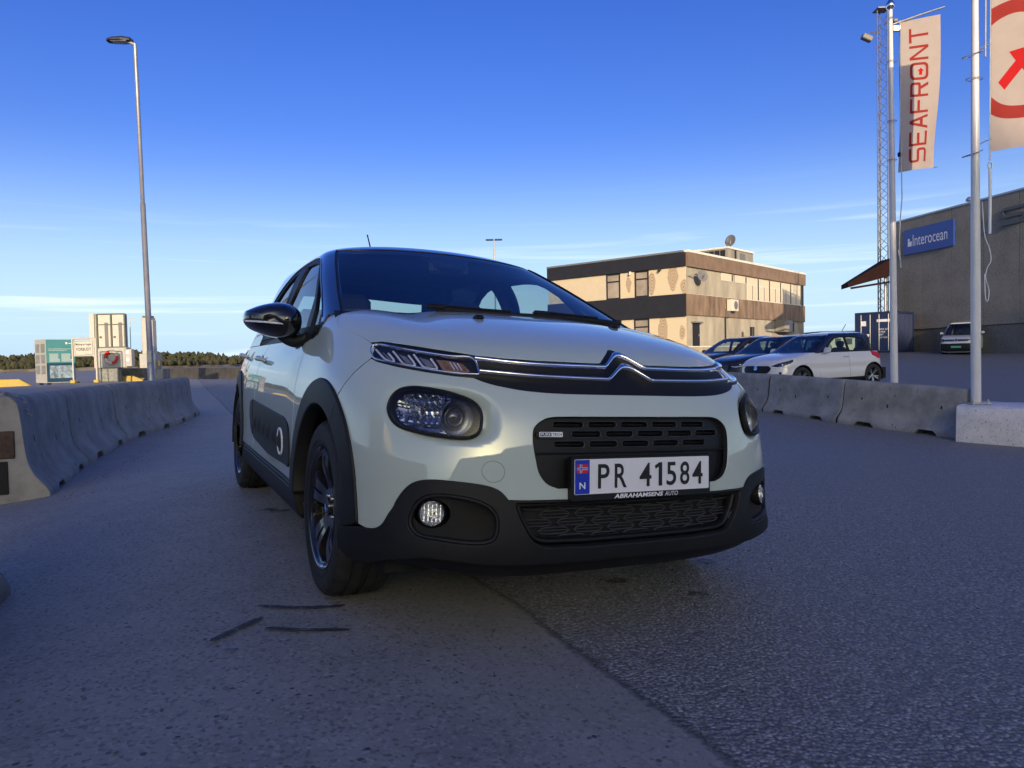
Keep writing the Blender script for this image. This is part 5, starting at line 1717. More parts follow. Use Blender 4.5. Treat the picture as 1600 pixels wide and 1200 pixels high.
RJ = [(6.98, 11.44), (5.9, 13.34), (5.3, 15.5), (4.75, 17.7), (4.3, 19.9)]
RLAB = ['end concrete barrier of the right row, butting against the white painted kerb block',
        'middle concrete barrier of the right row, next after the end one',
        'right-row concrete barrier half hidden behind the headlamp of the green car',
        'farthest concrete barrier of the right row, hidden behind the green car']
for i in range(4):
    p, q = RJ[i], RJ[i + 1]
    d = Vector((q[0] - p[0], q[1] - p[1])).normalized()
    p2, q2 = shift(p, (q[0] - d.x * .05, q[1] - d.y * .05), -OFF)
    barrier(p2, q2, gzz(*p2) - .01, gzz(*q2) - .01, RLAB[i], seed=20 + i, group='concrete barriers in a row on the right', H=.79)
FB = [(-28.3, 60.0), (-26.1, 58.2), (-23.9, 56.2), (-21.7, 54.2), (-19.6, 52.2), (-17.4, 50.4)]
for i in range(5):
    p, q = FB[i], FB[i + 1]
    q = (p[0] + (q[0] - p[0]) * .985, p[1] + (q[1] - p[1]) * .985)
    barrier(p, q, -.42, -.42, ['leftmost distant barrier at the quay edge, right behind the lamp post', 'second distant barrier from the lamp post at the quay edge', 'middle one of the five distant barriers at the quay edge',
            'fourth of the five distant barriers, counted from the lamp post', 'distant barrier at the quay edge nearest the green car'][i], seed=40 + i, mat='barrier_shade', group='far barriers along the quay edge', H=1.0)

# white painted kerb block under the flagpole
def white_block_mat():
    m = simple('flaking_white_paint', (.62, .60, .62), .8, noise=.1, nscale=6, bump=.5, bscale=50, bdist=.006)
    nt = m.node_tree; n, l = nt.nodes, nt.links; b = n['Principled BSDF']
    tc = n.new('ShaderNodeTexCoord'); nz = n.new('ShaderNodeTexNoise'); nz.inputs['Scale'].default_value = 48; nz.inputs['Detail'].default_value = 8
    l.new(tc.outputs['Object'], nz.inputs['Vector'])
    rp = n.new('ShaderNodeMapRange'); rp.inputs[1].default_value = .62; rp.inputs[2].default_value = .66; l.new(nz.outputs[0], rp.inputs[0])
    mx = n.new('ShaderNodeMix'); mx.data_type = 'RGBA'; l.new(rp.outputs[0], mx.inputs[0])
    src = b.inputs['Base Color'].links[0].from_socket
    l.new(src, mx.inputs[6]); mx.inputs[7].default_value = (.16, .15, .14, 1); l.new(mx.outputs[2], b.inputs['Base Color'])
    return m
M_['white_block'] = white_block_mat()
def block():
    p = Vector((6.80, 11.20, 0)); q = Vector((9.6, 8.6, 0)); d = (q - p).normalized(); nrm = Vector((-d.y, d.x, 0))
    N = 24; v = []; f = []
    prof = [(0, -.08), (.0, .30), (.012, .47), (.05, .535), (.12, .555), (1.05, .565), (1.1, .53), (1.1, -.08)]
    rnd = random.Random(5)
    for i in range(N + 1):
        k = i / N; c = p + (q - p) * k
        zb = -.60 - .05 * k
        for j, (w, h) in enumerate(prof):
            jit = rnd.uniform(-.008, .008) if j in (1, 2, 3) else 0
            o = c + nrm * (w + jit + (.03 if i == 0 and j > 0 else 0))
            v.append((o.x, o.y, zb + h + rnd.uniform(-.006, .006) * (j > 1)))
    n = len(prof)
    for i in range(N):
        for j in range(n - 1): f.append((i * n + j, i * n + j + 1, (i + 1) * n + j + 1, (i + 1) * n + j))
    f.append(tuple(range(n))[::-1]); f.append(tuple(N * n + j for j in range(n)))
    o = mesh('kerb_block', v, f, M_['white_block'], None, smooth=True)
    try: o.data.set_sharp_from_angle(angle=R(40))
    except Exception: pass
    tag(o, 'low concrete block in flaking white paint under the right-hand flagpole', 'block')
block()

# ------------------------------------------------------------------ office building with wood-grain wall panels
def wood_mural(name, centres):
    """printed wood grain: rings round a few knots inside darker bands (y, z in the wall's frame)"""
    m, nt, n, l, b = nodes(name)
    setp(b, Roughness=.6)
    tc = n.new('ShaderNodeTexCoord'); sp = n.new('ShaderNodeSeparateXYZ'); l.new(tc.outputs['Object'], sp.inputs[0])
    nz = n.new('ShaderNodeTexNoise'); nz.inputs['Scale'].default_value = .9; nz.inputs['Detail'].default_value = 3; l.new(tc.outputs['Object'], nz.inputs['Vector'])
    def mth(op, a, b_):
        q = n.new('ShaderNodeMath'); q.operation = op
        for i, v in enumerate((a, b_)):
            if isinstance(v, (int, float)): q.inputs[i].default_value = v
            else: l.new(v, q.inputs[i])
        return q.outputs[0]
    wob = mth('MULTIPLY', mth('SUBTRACT', nz.outputs[0], .5), .55)
    col = None
    for (cy, cz, w) in centres:
        dy = mth('ADD', mth('SUBTRACT', sp.outputs[1], cy), wob); dz = mth('MULTIPLY', mth('SUBTRACT', sp.outputs[2], cz), .38)
        r = mth('SQRT', mth('ADD', mth('MULTIPLY', dy, dy), mth('MULTIPLY', dz, dz)), 0)
        rp = n.new('ShaderNodeMapRange'); rp.inputs[1].default_value = w; rp.inputs[2].default_value = w * .88; l.new(r, rp.inputs[0])
        ln = n.new('ShaderNodeMapRange'); ln.inputs[1].default_value = .55; ln.inputs[2].default_value = .9; l.new(mth('SINE', mth('MULTIPLY', r, 75.0), 0), ln.inputs[0])
        c = n.new('ShaderNodeMix'); c.data_type = 'RGBA'; l.new(rp.outputs[0], c.inputs[0])
        if col is None: c.inputs[6].default_value = (.66, .55, .38, 1)
        else: l.new(col, c.inputs[6])
        c.inputs[7].default_value = (.50, .385, .265, 1)
        c2 = n.new('ShaderNodeMix'); c2.data_type = 'RGBA'; l.new(mth('MULTIPLY', rp.outputs[0], ln.outputs[0]), c2.inputs[0]); l.new(c.outputs[2], c2.inputs[6]); c2.inputs[7].default_value = (.24, .16, .095, 1)
        col = c2.outputs[2]
    l.new(col, b.inputs['Base Color'])
    return m
M_['mural'] = wood_mural('wood_grain_print', [(1.05, 6.35, .40), (2.75, 6.0, .34), (.15, 5.6, .22), (4.75, 6.1, .24), (1.9, 2.6, .42), (.3, 2.4, .2)])
M_['cream'] = simple('cream_wall_panel', (.62, .52, .37), .6, noise=.05, nscale=2)
M_['navy'] = simple('near_black_cladding', (.016, .016, .022), .6, noise=.2, nscale=2)
M_['fascia'] = simple('brown_concrete_fascia', (.21, .145, .108), .85, noise=.22, nscale=1.5, bump=.3, bscale=20, bdist=.01, detail=8)
M_['fascia_low'] = simple('stained_brown_concrete', (.22, .155, .115), .85, noise=.5, nscale=1.6, bump=.4, bscale=14, bdist=.012, detail=9, stretch=(1, 1, .3))
M_['corr'] = simple('faded_corrugated_sheet', (.29, .265, .23), .6, noise=.32, nscale=.9, detail=8, stretch=(1, 1, .25))
M_['white_cap'] = simple('white_parapet_cap', (.75, .72, .66), .5, noise=.08, nscale=3)
M_['plinth'] = simple('pale_plinth', (.42, .35, .27), .85, noise=.2, nscale=1.5)
M_['blind'] = simple('drawn_window_blind', (.66, .58, .46), .8, noise=.06, nscale=4)
M_['pane'] = simple('dark_office_pane', (.05, .05, .055), .05, coat=.5)
M_['pane_lit'] = simple('pane_with_pale_blind', (.34, .27, .20), .12, coat=.6, noise=.25, nscale=.8)
M_['white_frame'] = simple('white_window_frame', (.70, .66, .58), .5)
M_['dish'] = simple('grey_dish_paint', (.16, .16, .17), .5, noise=.1)
def office():
    X = Vector((.662, .749, 0)).normalized(); Y = Vector((-X.y, X.x, 0))
    M = Matrix(((X.x, Y.x, 0, 12.465), (X.y, Y.y, 0, 52.017), (0, 0, 1, 0), (0, 0, 0, 1)))
    B = thing('office_building', 'two storey office block with dark bands and sunlit wood-grain panels beyond the parked cars', 'building', M)
    LX, LY, ZT, ZB = 22.75, 12.37, 8.05, .2
    MB().box((LX / 2, LY / 2 , (ZT - .2 + ZB) / 2), (LX - .2, LY - .2, ZT - .2 - ZB)).build('core_wall', M_['navy'], B)
    def left(y0, y1, z0, z1, nm, mat, t=.10, out=.0):      # on the X = 0 face
        return MB().box((-out - t / 2 + .1, (y0 + y1) / 2, (z0 + z1) / 2), (t, y1 - y0, z1 - z0)).build(nm, M_[mat], B)
    def right(x0, x1, z0, z1, nm, mat, t=.10, out=.0, par=None):
        return MB().box(((x0 + x1) / 2, -out - t / 2 + .1, (z0 + z1) / 2), (x1 - x0, t, z1 - z0)).build(nm, M_[mat], par or B)
    # left face
    left(0.0, LY, 7.05, ZT - .02, 'upper_band', 'navy', .22, .05)
    left(0.0, LY, 3.53, 5.12, 'middle_band', 'navy', .22, .05)
    left(0.02, 3.0, 5.13, 7.04, 'mural_panel', 'mural'); left(4.2, 5.46, 5.13, 7.04, 'mural_panel', 'mural'); left(6.72, LY, 5.13, 7.04, 'wall_panel', 'cream')
    left(0.02, 3.0, .8, 3.52, 'mural_panel', 'mural'); left(4.3, 5.4, .8, 3.52, 'mural_panel', 'mural'); left(6.72, LY, .8, 3.52, 'wall_panel', 'cream')
    left(0.02, LY, .2, .79, 'plinth', 'plinth')
    for y0, y1, z0, z1 in ((3.01, 4.19, 5.13, 7.04), (5.47, 6.71, 5.13, 7.04), (3.01, 4.29, 1.6, 3.52), (5.41, 6.71, 1.6, 3.52)):
        w = MB()
        for a, b_ in ((y0, y0 + .09), (y1 - .09, y1)): w.box((.03, (a + b_) / 2, (z0 + z1) / 2), (.12, b_ - a, z1 - z0))
        zc = z1 - (z1 - z0) * .31
        for c in (z0 + .05, zc, z1 - .05): w.box((.03, (y0 + y1) / 2, c), (.115, y1 - y0 - .18, .09))
        wf = w.build('window_frame', M_['navy'], B)
        MB().box((.05, (y0 + y1) / 2, (z0 + zc) / 2), (.03, y1 - y0 - .18, zc - z0 - .1)).build('window_pane', M_['pane_lit'], wf)
        MB().box((.05, (y0 + y1) / 2, (z1 + zc) / 2), (.03, y1 - y0 - .18, z1 - zc - .1)).build('window_pane', M_['pane_lit'], wf)
    for y_ in (4.48, 2.0):
        MB().box((-.12, y_, 6.98), (.22, .12, .16), bev=.02).tube([(-.18, y_, 7.0), (-.26, y_, 6.80)], .07, 8).build('wall_lamp', M_['white_frame'] if y_ > 3 else M_['navy'], B)
    MB().box((-.06, .7, 3.67), (.06, 1.3, .22)).build('door_sign', M_['plinth'], B)
    # right face
    right(0, LX, 7.02, ZT - .02, 'fascia', 'fascia', .24, .06)
    right(0, LX, 3.62, 5.11, 'concrete_band', 'fascia_low', .20, .03)
    def corr(x0, x1, z0, z1):
        n = int((x1 - x0) / .105); v = []; f = []
        for i in range(n * 4 + 1):
            x = x0 + (x1 - x0) * i / (n * 4); y = (0, -.045, -.045, 0)[i % 4] + .02
            v += [(x, y, z0), (x, y, z1)]
        for i in range(n * 4): f.append((2 * i, 2 * i + 2, 2 * i + 3, 2 * i + 1))
        mesh('corrugated_cladding', v, f, M_['corr'], B)
    corr(.03, 10.15, 5.12, 7.01); corr(.03, LX - .02, 1.45, 3.61)
    right(0, LX, 1.33, 1.44, 'sill_line', 'white_cap', .14, .0); right(0, LX, .2, 1.32, 'plinth', 'plinth', .1, .0)
    right(0.02, 10.15, 5.06, 5.13, 'sill_line', 'white_cap', .08, .10)
    for x0, x1 in ((5.49, 7.47), (7.96, 10.0)):
        fr = right(x0, x1, 6.40, 6.97, 'window_frame', 'white_frame', .12, .03)
        right(x0 + .07, x1 - .25, 6.46, 6.92, 'window_pane', 'blind', .03, .125, fr); right(x1 - .22, x1 - .03, 6.44, 6.94, 'window_reveal', 'navy', .03, .125, fr)
    xs = (10.2, 12.55, 14.9, 17.35, 19.69, 22.2)
    for x0, x1 in zip(xs, xs[1:]):
        fr = right(x0, x1, 5.12, 7.01, 'window_frame', 'white_frame', .10, .0)
        right(x0 + .08, x1 - .30, 6.42, 6.95, 'window_pane', 'blind', .03, .09, fr)
        for k in range(2):
            a = x0 + .08 + k * (x1 - x0 - .38) / 2
            right(a, a + (x1 - x0 - .38) / 2 - .09, 5.22, 6.34, 'window_pane', 'blind', .03, .09, fr)
        right(x1 - .26, x1 - .08, 5.2, 6.95, 'window_reveal', 'navy', .03, .095, fr)
        right(x0 + .08 + (x1 - x0 - .38) / 2 - .085, x0 + .08 + (x1 - x0 - .38) / 2 - .005, 5.2, 6.34, 'window_reveal', 'navy', .03, .095, fr)
    right(LX - .5, LX, 5.12, 7.01, 'end_panel', 'navy', .1, .0)
    # roof edge, roof house
    m = MB(); m.box((LX / 2, -.06, ZT + .05), (LX + .1, .34, .16)); m.build('parapet_cap', M_['white_cap'], B)
    MB().box((-.06, LY / 2 + .1, ZT + .05), (.30, LY - .2, .13)).build('parapet_cap', M_['dish'], B)
    MB().box((LX / 2, LY / 2, ZT - .12), (LX - .5, LY - .5, .1)).build('roof', M_['navy'], B)
    rh = MB().box((14.3, 4.05, 8.85), (5.2, 3.4, 1.7)).build('roof_house', M_['corr'], B)
    MB().box((14.3, 4.05, 9.78), (5.4, 3.6, .16)).build('roof_cap', M_['white_cap'], rh)
    for k in range(6): MB().box((11.67, 2.75 + k * .52, 8.95), (.06, .42, 1.3)).build('louvre', M_['navy'], rh)
    MB().box((14.6, 2.32, 9.1), (1.0, .06, .8)).build('louvre', M_['dish'], rh)
    MB().box((13.2, 2.32, 8.9), (.22, .08, 1.5)).build('downpipe', M_['navy'], rh)
    return B, M
OFF_B, OFF_M = office()
def dish(name, label, pos, r, aim, pole, mast):
    D = thing(name, label, 'satellite dish', Matrix.Translation(pos))
    q = Vector(aim).to_track_quat('Z', 'Y').to_matrix().to_4x4()
    MB().lathe([(0, -.12 * r), (.35 * r, -.105 * r), (.7 * r, -.05 * r), (r, .06 * r), (1.03 * r, .05 * r), (.7 * r, -.09 * r), (0, -.16 * r)], 28).build('reflector', M_['dish'], D, smooth=True, M=q)
    MB().tube([tuple(q @ Vector((0, -.5 * r, 0))), tuple(q @ Vector((0, 0, .75 * r)))], .03 * max(1, r), 6).box(tuple(q @ Vector((0, 0, .78 * r))), (.14 * r, .14 * r, .2 * r)).build('feed_arm', M_['dish'], D)
    MB().tube([(0, 0, 0)] + [tuple(p) for p in mast], .05 * max(.7, r), 8).build('bracket', M_['galv'], D)
X_, Y_ = OFF_M.to_3x3() @ Vector((1, 0, 0)), OFF_M.to_3x3() @ Vector((0, 1, 0))
pw = OFF_M @ Vector((13.7, 3.0, 10.62))
dish('roof_dish', 'large dark satellite dish on the roof house of the office block', pw, .52, (-.75, -.6, .2), None, [(.0, .05, -.95)])
pw = OFF_M @ Vector((1.0, -.75, 6.38))
dish('wall_dish', 'small round dish on an arm at the corner of the office block', pw, .42, (.35, -.9, .25), None, [tuple(X_ * -.55 + Y_ * .5), tuple(X_ * -.85 + Y_ * .72)])
hp = thing('heat_pump', 'outdoor heat pump unit bracketed to the brown wall band of the office block', 'heat pump', OFF_M @ Matrix.Translation((6.6, -.42, 4.52)))
MB().box((0, 0, 0), (1.15, .42, .88), bev=.02).build('casing', M_['white_frame'], hp)
MB().lathe([(.0, -.222), (.30, -.222), (.33, -.215), (.34, -.2)], 24, 'y', c=(.12, 0, 0)).build('fan_grille', M_['dish'], hp)
MB().box((-.45, .18, -.62), (.06, .44, .5)).build('bracket', M_['galv'], hp)
MB().tube([(-.62, .3, -.3), (-.62, .3, -1.3), (-.62, .3, -2.9)], .045, 8).build('pipe', M_['navy'], hp)
dr = thing('side_door', 'dark recessed door low in the corrugated wall of the office block', 'door', OFF_M @ Matrix.Translation((1.3, -.05, 1.45)))
MB().box((0, .0, .78), (.95, .10, 1.6)).build('leaf', M_['navy'], dr)
MB().box((0, -.10, 1.66), (1.3, .35, .1)).build('canopy', M_['dish'], dr)
MB().box((.30, -.07, .75), (.05, .06, .16)).build('handle', M_['galv'], dr)
po = MB().tube([(0, 0, .3), (0, 0, 2.85)], .17, 10).build('black_bollard_post', M_['navy'], None, smooth=True, M=OFF_M @ Matrix.Translation((8.1, -1.3, 0)))
tag(po, 'thick black post standing in front of the corrugated wall behind the dark cars', 'post')
av = thing('wall_duct', 'pale vent box low on the right end of the office block wall', 'vent', OFF_M @ Matrix.Translation((16.6, -.5, 3.1)))
MB().box((0, 0, 0), (1.7, .9, 1.0), bev=.03).build('casing', M_['corr'], av)
MB().box((1.3, .1, -.1), (.8, .7, .8)).build('hood', M_['navy'], av)

# ------------------------------------------------------------------ grey warehouse with the blue sign
def aggregate(name, c0, c1, sc=34):
    m, nt, n, l, b = nodes(name)
    setp(b, Roughness=.9)
    tc = n.new('ShaderNodeTexCoord'); v = n.new('ShaderNodeTexVoronoi'); v.inputs['Scale'].default_value = sc
    l.new(tc.outputs['Object'], v.inputs['Vector'])
    sp = n.new('ShaderNodeSeparateXYZ'); l.new(v.outputs['Color'], sp.inputs[0])
    nz = n.new('ShaderNodeTexNoise'); nz.inputs['Scale'].default_value = .6; nz.inputs['Detail'].default_value = 8; l.new(tc.outputs['Object'], nz.inputs['Vector'])
    ad = n.new('ShaderNodeMath'); ad.operation = 'MULTIPLY_ADD'; ad.inputs[1].default_value = .55; l.new(sp.outputs[0], ad.inputs[0]); l.new(nz.outputs[0], ad.inputs[2])
    rp = n.new('ShaderNodeMapRange'); rp.inputs[1].default_value = .45; rp.inputs[2].default_value = 1.05; l.new(ad.outputs[0], rp.inputs[0])
    mx = n.new('ShaderNodeMix'); mx.data_type = 'RGBA'; l.new(rp.outputs[0], mx.inputs[0]); mx.inputs[6].default_value = (*c0, 1); mx.inputs[7].default_value = (*c1, 1)
    l.new(mx.outputs[2], b.inputs['Base Color'])
    bp = n.new('ShaderNodeBump'); bp.inputs['Strength'].default_value = .4; bp.inputs['Distance'].default_value = .02; l.new(v.outputs['Distance'], bp.inputs['Height']); l.new(bp.outputs[0], b.inputs['Normal'])
    return m
M_['aggregate'] = aggregate('exposed_aggregate_panel', (.15, .145, .125), (.28, .265, .23))
M_['base_wall'] = aggregate('dark_aggregate_base', (.09, .088, .08), (.20, .19, .17))
M_['blue_sign'] = simple('blue_sign_board', (.02, .065, .32), .35, noise=.05)
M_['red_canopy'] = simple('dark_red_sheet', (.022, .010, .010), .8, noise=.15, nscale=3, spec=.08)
M_['steel_letter'] = simple('dark_steel_letter', (.10, .10, .10), .45, metal=.4)
WH_P = Vector((27.892, 40.017, 0)); WH_U = Vector((-.186, .983, 0)).normalized(); WH_N = Vector((-WH_U.y, WH_U.x, 0))  # face points left
def warehouse():
    # local: x along the face away from us, y out of the face, z up
    M = Matrix(((WH_U.x, WH_N.x, 0, WH_P.x), (WH_U.y, WH_N.y, 0, WH_P.y), (0, 0, 1, 0), (0, 0, 0, 1)))
    W = thing('warehouse', 'tall grey aggregate-clad warehouse on the right behind the flagpoles', 'building', M)
    x0, x1, zt, zb, dep = -14, 9.85, 9.37, .0, -3.2
    MB().box(((x0 + x1) / 2, dep / 2 - .1, (zt + zb) / 2), (x1 - x0 - .2, -dep - .2, zt - zb - .2)).build('core_wall', M_['base_wall'], W)
    xs = np.arange(x1, x0, -2.4)
    for k, a in enumerate(xs):
        a0 = max(x0, a - 2.39)
        if a - a0 < .2: continue
        MB().box(((a + a0) / 2, -.05, (zt + 2.15) / 2), (a - a0 - .012, .14, zt - 2.15), bev=.012).build('wall_panel', M_['aggregate'], W)
    MB().box(((x0 + x1) / 2, -.11, 1.05), (x1 - x0, .14, 2.14)).build('base_wall', M_['base_wall'], W)
    MB().box(((x0 + x1) / 2, -.10, zt + .03), (x1 - x0 + .1, .32, .10)).build('roof_edge', M_['galv'], W)
    MB().box((x1 + .0, dep / 2, zt + .03), (.3, -dep, .10)).build('roof_edge', M_['galv'], W)
    MB().lathe([(0, .55), (.16, .53), (.26, .42), (.27, .3), (.12, .28), (.12, 0)], 16, c=(4.55, -.9, zt + .05)).build('roof_vent', M_['galv'], W, smooth=True)
    # first big letter of the name on the wall
    t_, w_, h_ = .17, 1.55, .97
    lo = roundpoly([(0, 0), (w_, 0), (w_, .5 * h_ + t_ / 2), (t_, .5 * h_ + t_ / 2), (t_, h_ - t_), (w_, h_ - t_), (w_, h_), (0, h_), (0, .5 * h_ - t_ / 2), (w_ - t_, .5 * h_ - t_ / 2), (w_ - t_, t_), (0, t_)], [0, .3, .2, .06, .06, 0, 0, .3, .2, .06, .06, 0], 5)
    V, T, B_ = trim_mesh(lo, [], .2)
    n_ = len(B_[0]); l0 = B_[0]
    v = [(1.32 - a, .13, 7.60 + b_) for a, b_ in V] + [(1.32 - V[i][0], .03, 7.60 + V[i][1]) for i in l0]
    f = [tuple(t[::-1]) for t in T] + [(l0[i], l0[(i + 1) % n_], len(V) + (i + 1) % n_, len(V) + i) for i in range(n_)]
    mesh('wall_letter', v, f, M_['steel_letter'], W)
    S = thing('company_sign', 'blue sign board reading Interocean on the warehouse wall', 'sign', M @ Matrix.Translation((6.86, .06, 7.86)))
    MB().box((0, 0, 0), (4.22, .10, 1.62), bev=.015).build('board', M_['blue_sign'], S)
    m = MB(); put_text(m, "Interocean", lambda a, b_: (-a, .055, b_), -1.30, 1.62, -.32, .40, bold=.0)
    m.build('sign_lettering', M_['print_white'], S)
    m = MB()
    for (a0, a1, b0, b1) in ((-1.75, -1.40, -.30, .02), (-1.75, -1.58, .05, .20)): m.add([(-a, .055, b) for a, b in ((a0, b0), (a1, b0), (a1, b1), (a0, b1))], [(0, 1, 2, 3)])
    m.build('sign_logo', M_['print_white'], S)
    return M
WH_M = warehouse()
cn = thing('loading_canopy', 'dark red sloping canopy roof jutting from behind the end of the warehouse', 'canopy', Matrix.Translation((25.6, 50.6, 0)))
m = MB(); m.add([(-2.6, -.5, 5.45), (.45, -.5, 7.1), (.45, -.5, 5.9), (-2.6, -.5, 5.15), (-2.3, 1.2, 5.45), (.45, 1.2, 7.1), (.45, 1.2, 5.9), (-2.3, 1.2, 5.15)],
                [(0, 3, 2, 1), (0, 1, 5, 4), (3, 7, 6, 2), (0, 4, 7, 3), (1, 2, 6, 5), (4, 5, 6, 7)])
m.build('roof', M_['red_canopy'], cn)
MB().tube([(.3, .2, .6), (.3, .2, 5.9)], .10, 8).build('post', M_['galv'], cn)
MB().box((-1.0, -.53, 5.28), (2.9, .06, .14), rot=Matrix.Rotation(R(-8), 3, 'Y')).build('gutter', M_['red_canopy'], cn)

# ------------------------------------------------------------------ added behind the camera, unseen: shades the quay and shows in the paint
M_['added_hall'] = simple('added_pale_hall', (.30, .29, .28), .6, noise=.15, nscale=.3)
M_['added_hall_cream'] = simple('added_cream_hall', (.60, .50, .36), .6, noise=.12, nscale=.2)
sd = Vector((math.sin(SUN_AZ), -math.cos(SUN_AZ), 0)); sp_ = Vector((-sd.y, sd.x, 0))
def added_hall(name, label, c, along, half, depth, h, mat, step=6.0):
    M = Matrix(((along.x, -along.y, 0, c.x), (along.y, along.x, 0, c.y), (0, 0, 1, 0), (0, 0, 0, 1)))
    H_ = thing(name, label, 'building', M)
    MB().box((0, 0, h / 2), (2 * half, depth, h)).build('wall', M_[mat], H_)
    m = MB().box((0, 0, h - .2), (2 * half + .6, depth + .6, .4)); m.build('roof', M_['galv'], H_)
    k = int(2 * half / step)
    for i in range(k):
        x = -half + (i + .5) * step
        for s in (-1, 1):
            MB().box((x, s * (depth / 2 + .03), h * .55), (step * .45, .1, 1.6)).build('window', M_['pane'], H_)
RC = 120.0
# lateral axis sp_ : positive to the right of the picture
def shade_knoll():  # added wooded ridge, unseen, its height fitted to the wanted shadow edge
    rnd = random.Random(21)
    def need(u):
        e = 35 + 19 * float(sstep((u - 20) / 6.0)); return (RC + e) * math.tan(SUN_EL)
    def env(u): return float(sstep((u + 62) / 26.0) * sstep((104 - u) / 34.0))
    v = []; f = []; us = np.arange(-64, 106, 4.0)
    for u in us:
        H = (need(u) - 4.5) * env(u)
        for dd, k in ((-26, 0), (-12, .55), (-3, .96), (6, 1.0), (22, .7), (60, 0)):
            q = sd * (RC + dd) + sp_ * u; v.append((q.x, q.y, -1 + (H + 1) * k))
    for i in range(len(us) - 1):
        for j in range(5): f.append((i * 6 + j, i * 6 + j + 1, i * 6 + 7 + j, i * 6 + 6 + j))
    o = mesh('shade_hill', v, f, M_['shore'], None, smooth=True); o['kind'] = 'structure'
    t = (1 + 5 ** .5) / 2
    iv = [Vector(p).normalized() for p in ((-1, t, 0), (1, t, 0), (-1, -t, 0), (1, -t, 0), (0, -1, t), (0, 1, t), (0, -1, -t), (0, 1, -t), (t, 0, -1), (t, 0, 1), (-t, 0, -1), (-t, 0, 1))]
    if_ = [(0, 11, 5), (0, 5, 1), (0, 1, 7), (0, 7, 10), (0, 10, 11), (1, 5, 9), (5, 11, 4), (11, 10, 2), (10, 7, 6), (7, 1, 8), (3, 9, 4), (3, 4, 2), (3, 2, 6), (3, 6, 8), (3, 8, 9), (4, 9, 5), (2, 4, 11), (6, 2, 10), (8, 6, 7), (9, 8, 1)]
    v = []; f = []
    for k in range(1500):
        u = rnd.uniform(-58, 98); dd = rnd.uniform(-24, 10) if k > 700 else rnd.uniform(-2, 5)
        H = (need(u) - 4.5) * env(u); z = -1 + (H + 1) * float(np.interp(dd, (-26, -12, -3, 6, 22), (0, .55, .96, 1, .7)))
        h = rnd.uniform(4.2, 5.3); r = h * rnd.uniform(.26, .42); q = sd * (RC + dd) + sp_ * u; o_ = len(v)
        for p in iv:
            w = rnd.uniform(.85, 1.1); tp = 1 - .6 * max(0, p.z)
            v.append((q.x + p.x * r * tp * w, q.y + p.y * r * tp * w, z + h * .45 + p.z * h * .55))
        f += [tuple(i + o_ for i in t_) for t_ in if_]
    o = mesh('shade_hill_wood', v, f, M_['forest'], None); o['kind'] = 'stuff'
shade_knoll()
added_hall('reflection_house', 'unseen cream house added behind the camera on the left for its reflection', Vector((-43, -6, 0)), Vector((.8, .6, 0)).normalized(), 9, 10, 10.5, 'added_hall_cream')  # added house, out of view, turned to give the paint a warm reflection

# ------------------------------------------------------------------ other vehicles
M_['white_paint'] = car_paint('white_car_paint', (.62, .62, .65), cior=1.5)
M_['dark_paint'] = car_paint('dark_grey_car_paint', (.018, .018, .020), cior=1.42)
M_['grey_paint'] = car_paint('graphite_car_paint', (.024, .024, .026), cior=1.42)
M_['van_paint'] = car_paint('white_van_paint', (.66, .66, .66), cior=1.5)
M_['alloy'] = simple('silver_alloy', (.45, .45, .47), .3, metal=.9, noise=.1)
M_['green_plate'] = simple('green_plate', (.10, .42, .24), .5)
def small_wheel(par, x, y, z, r, sg, spokes=10, col='alloy', w=.20):
    o = bpy.data.objects.new('wheel', None); link(o, par); o.matrix_local = Matrix.Translation((x, y, z)) @ (Matrix.Rotation(math.pi, 4, 'Z') if sg > 0 else Matrix.Identity(4))
    k = w / 2
    MB().lathe([(r * .68, -k * .85), (r * .74, -k), (r * .90, -k), (r * .97, -k * .8), (r, -k * .5), (r, k * .5), (r * .97, k * .8), (r * .7, k)], 40, 'x').build('tyre', M_['tyre'], o, smooth=True)
    rim = MB().lathe([(r * .70, -k * .8), (r * .67, -k * .92), (r * .63, -k * .8), (r * .60, 0), (r * .2, .02), (0, .02)], 40, 'x').build('rim', M_['dark'], o, smooth=True)
    for i in range(spokes):
        a = 2 * math.pi * i / spokes; off = .06 * (1 if i % 2 else -1)
        d = Vector((0, math.cos(a), math.sin(a))); n = Vector((0, -math.sin(a), math.cos(a)))
        p0 = d * r * .12 + n * off * r * .6; p1 = d * r * .645 + n * off * r * 1.6
        m = MB(); v = []
        for p, hw, dx in ((p0, .10 * r, -k * .62), (p1, .065 * r, -k * .86)):
            for s in (-1, 1):
                for e in (0, .03): q = p + n * hw * s * .5; v.append((dx + e, q.y, q.z))
        m.add(v, [(0, 2, 6, 4), (1, 5, 7, 3), (0, 4, 5, 1), (2, 3, 7, 6), (4, 6, 7, 5), (0, 1, 3, 2)])
        m.build('spoke', M_[col], rim)
    MB().lathe([(0, -k * .72), (r * .12, -k * .7), (r * .15, -k * .55)], 16, 'x').build('hub_cap', M_[col], rim, smooth=True)

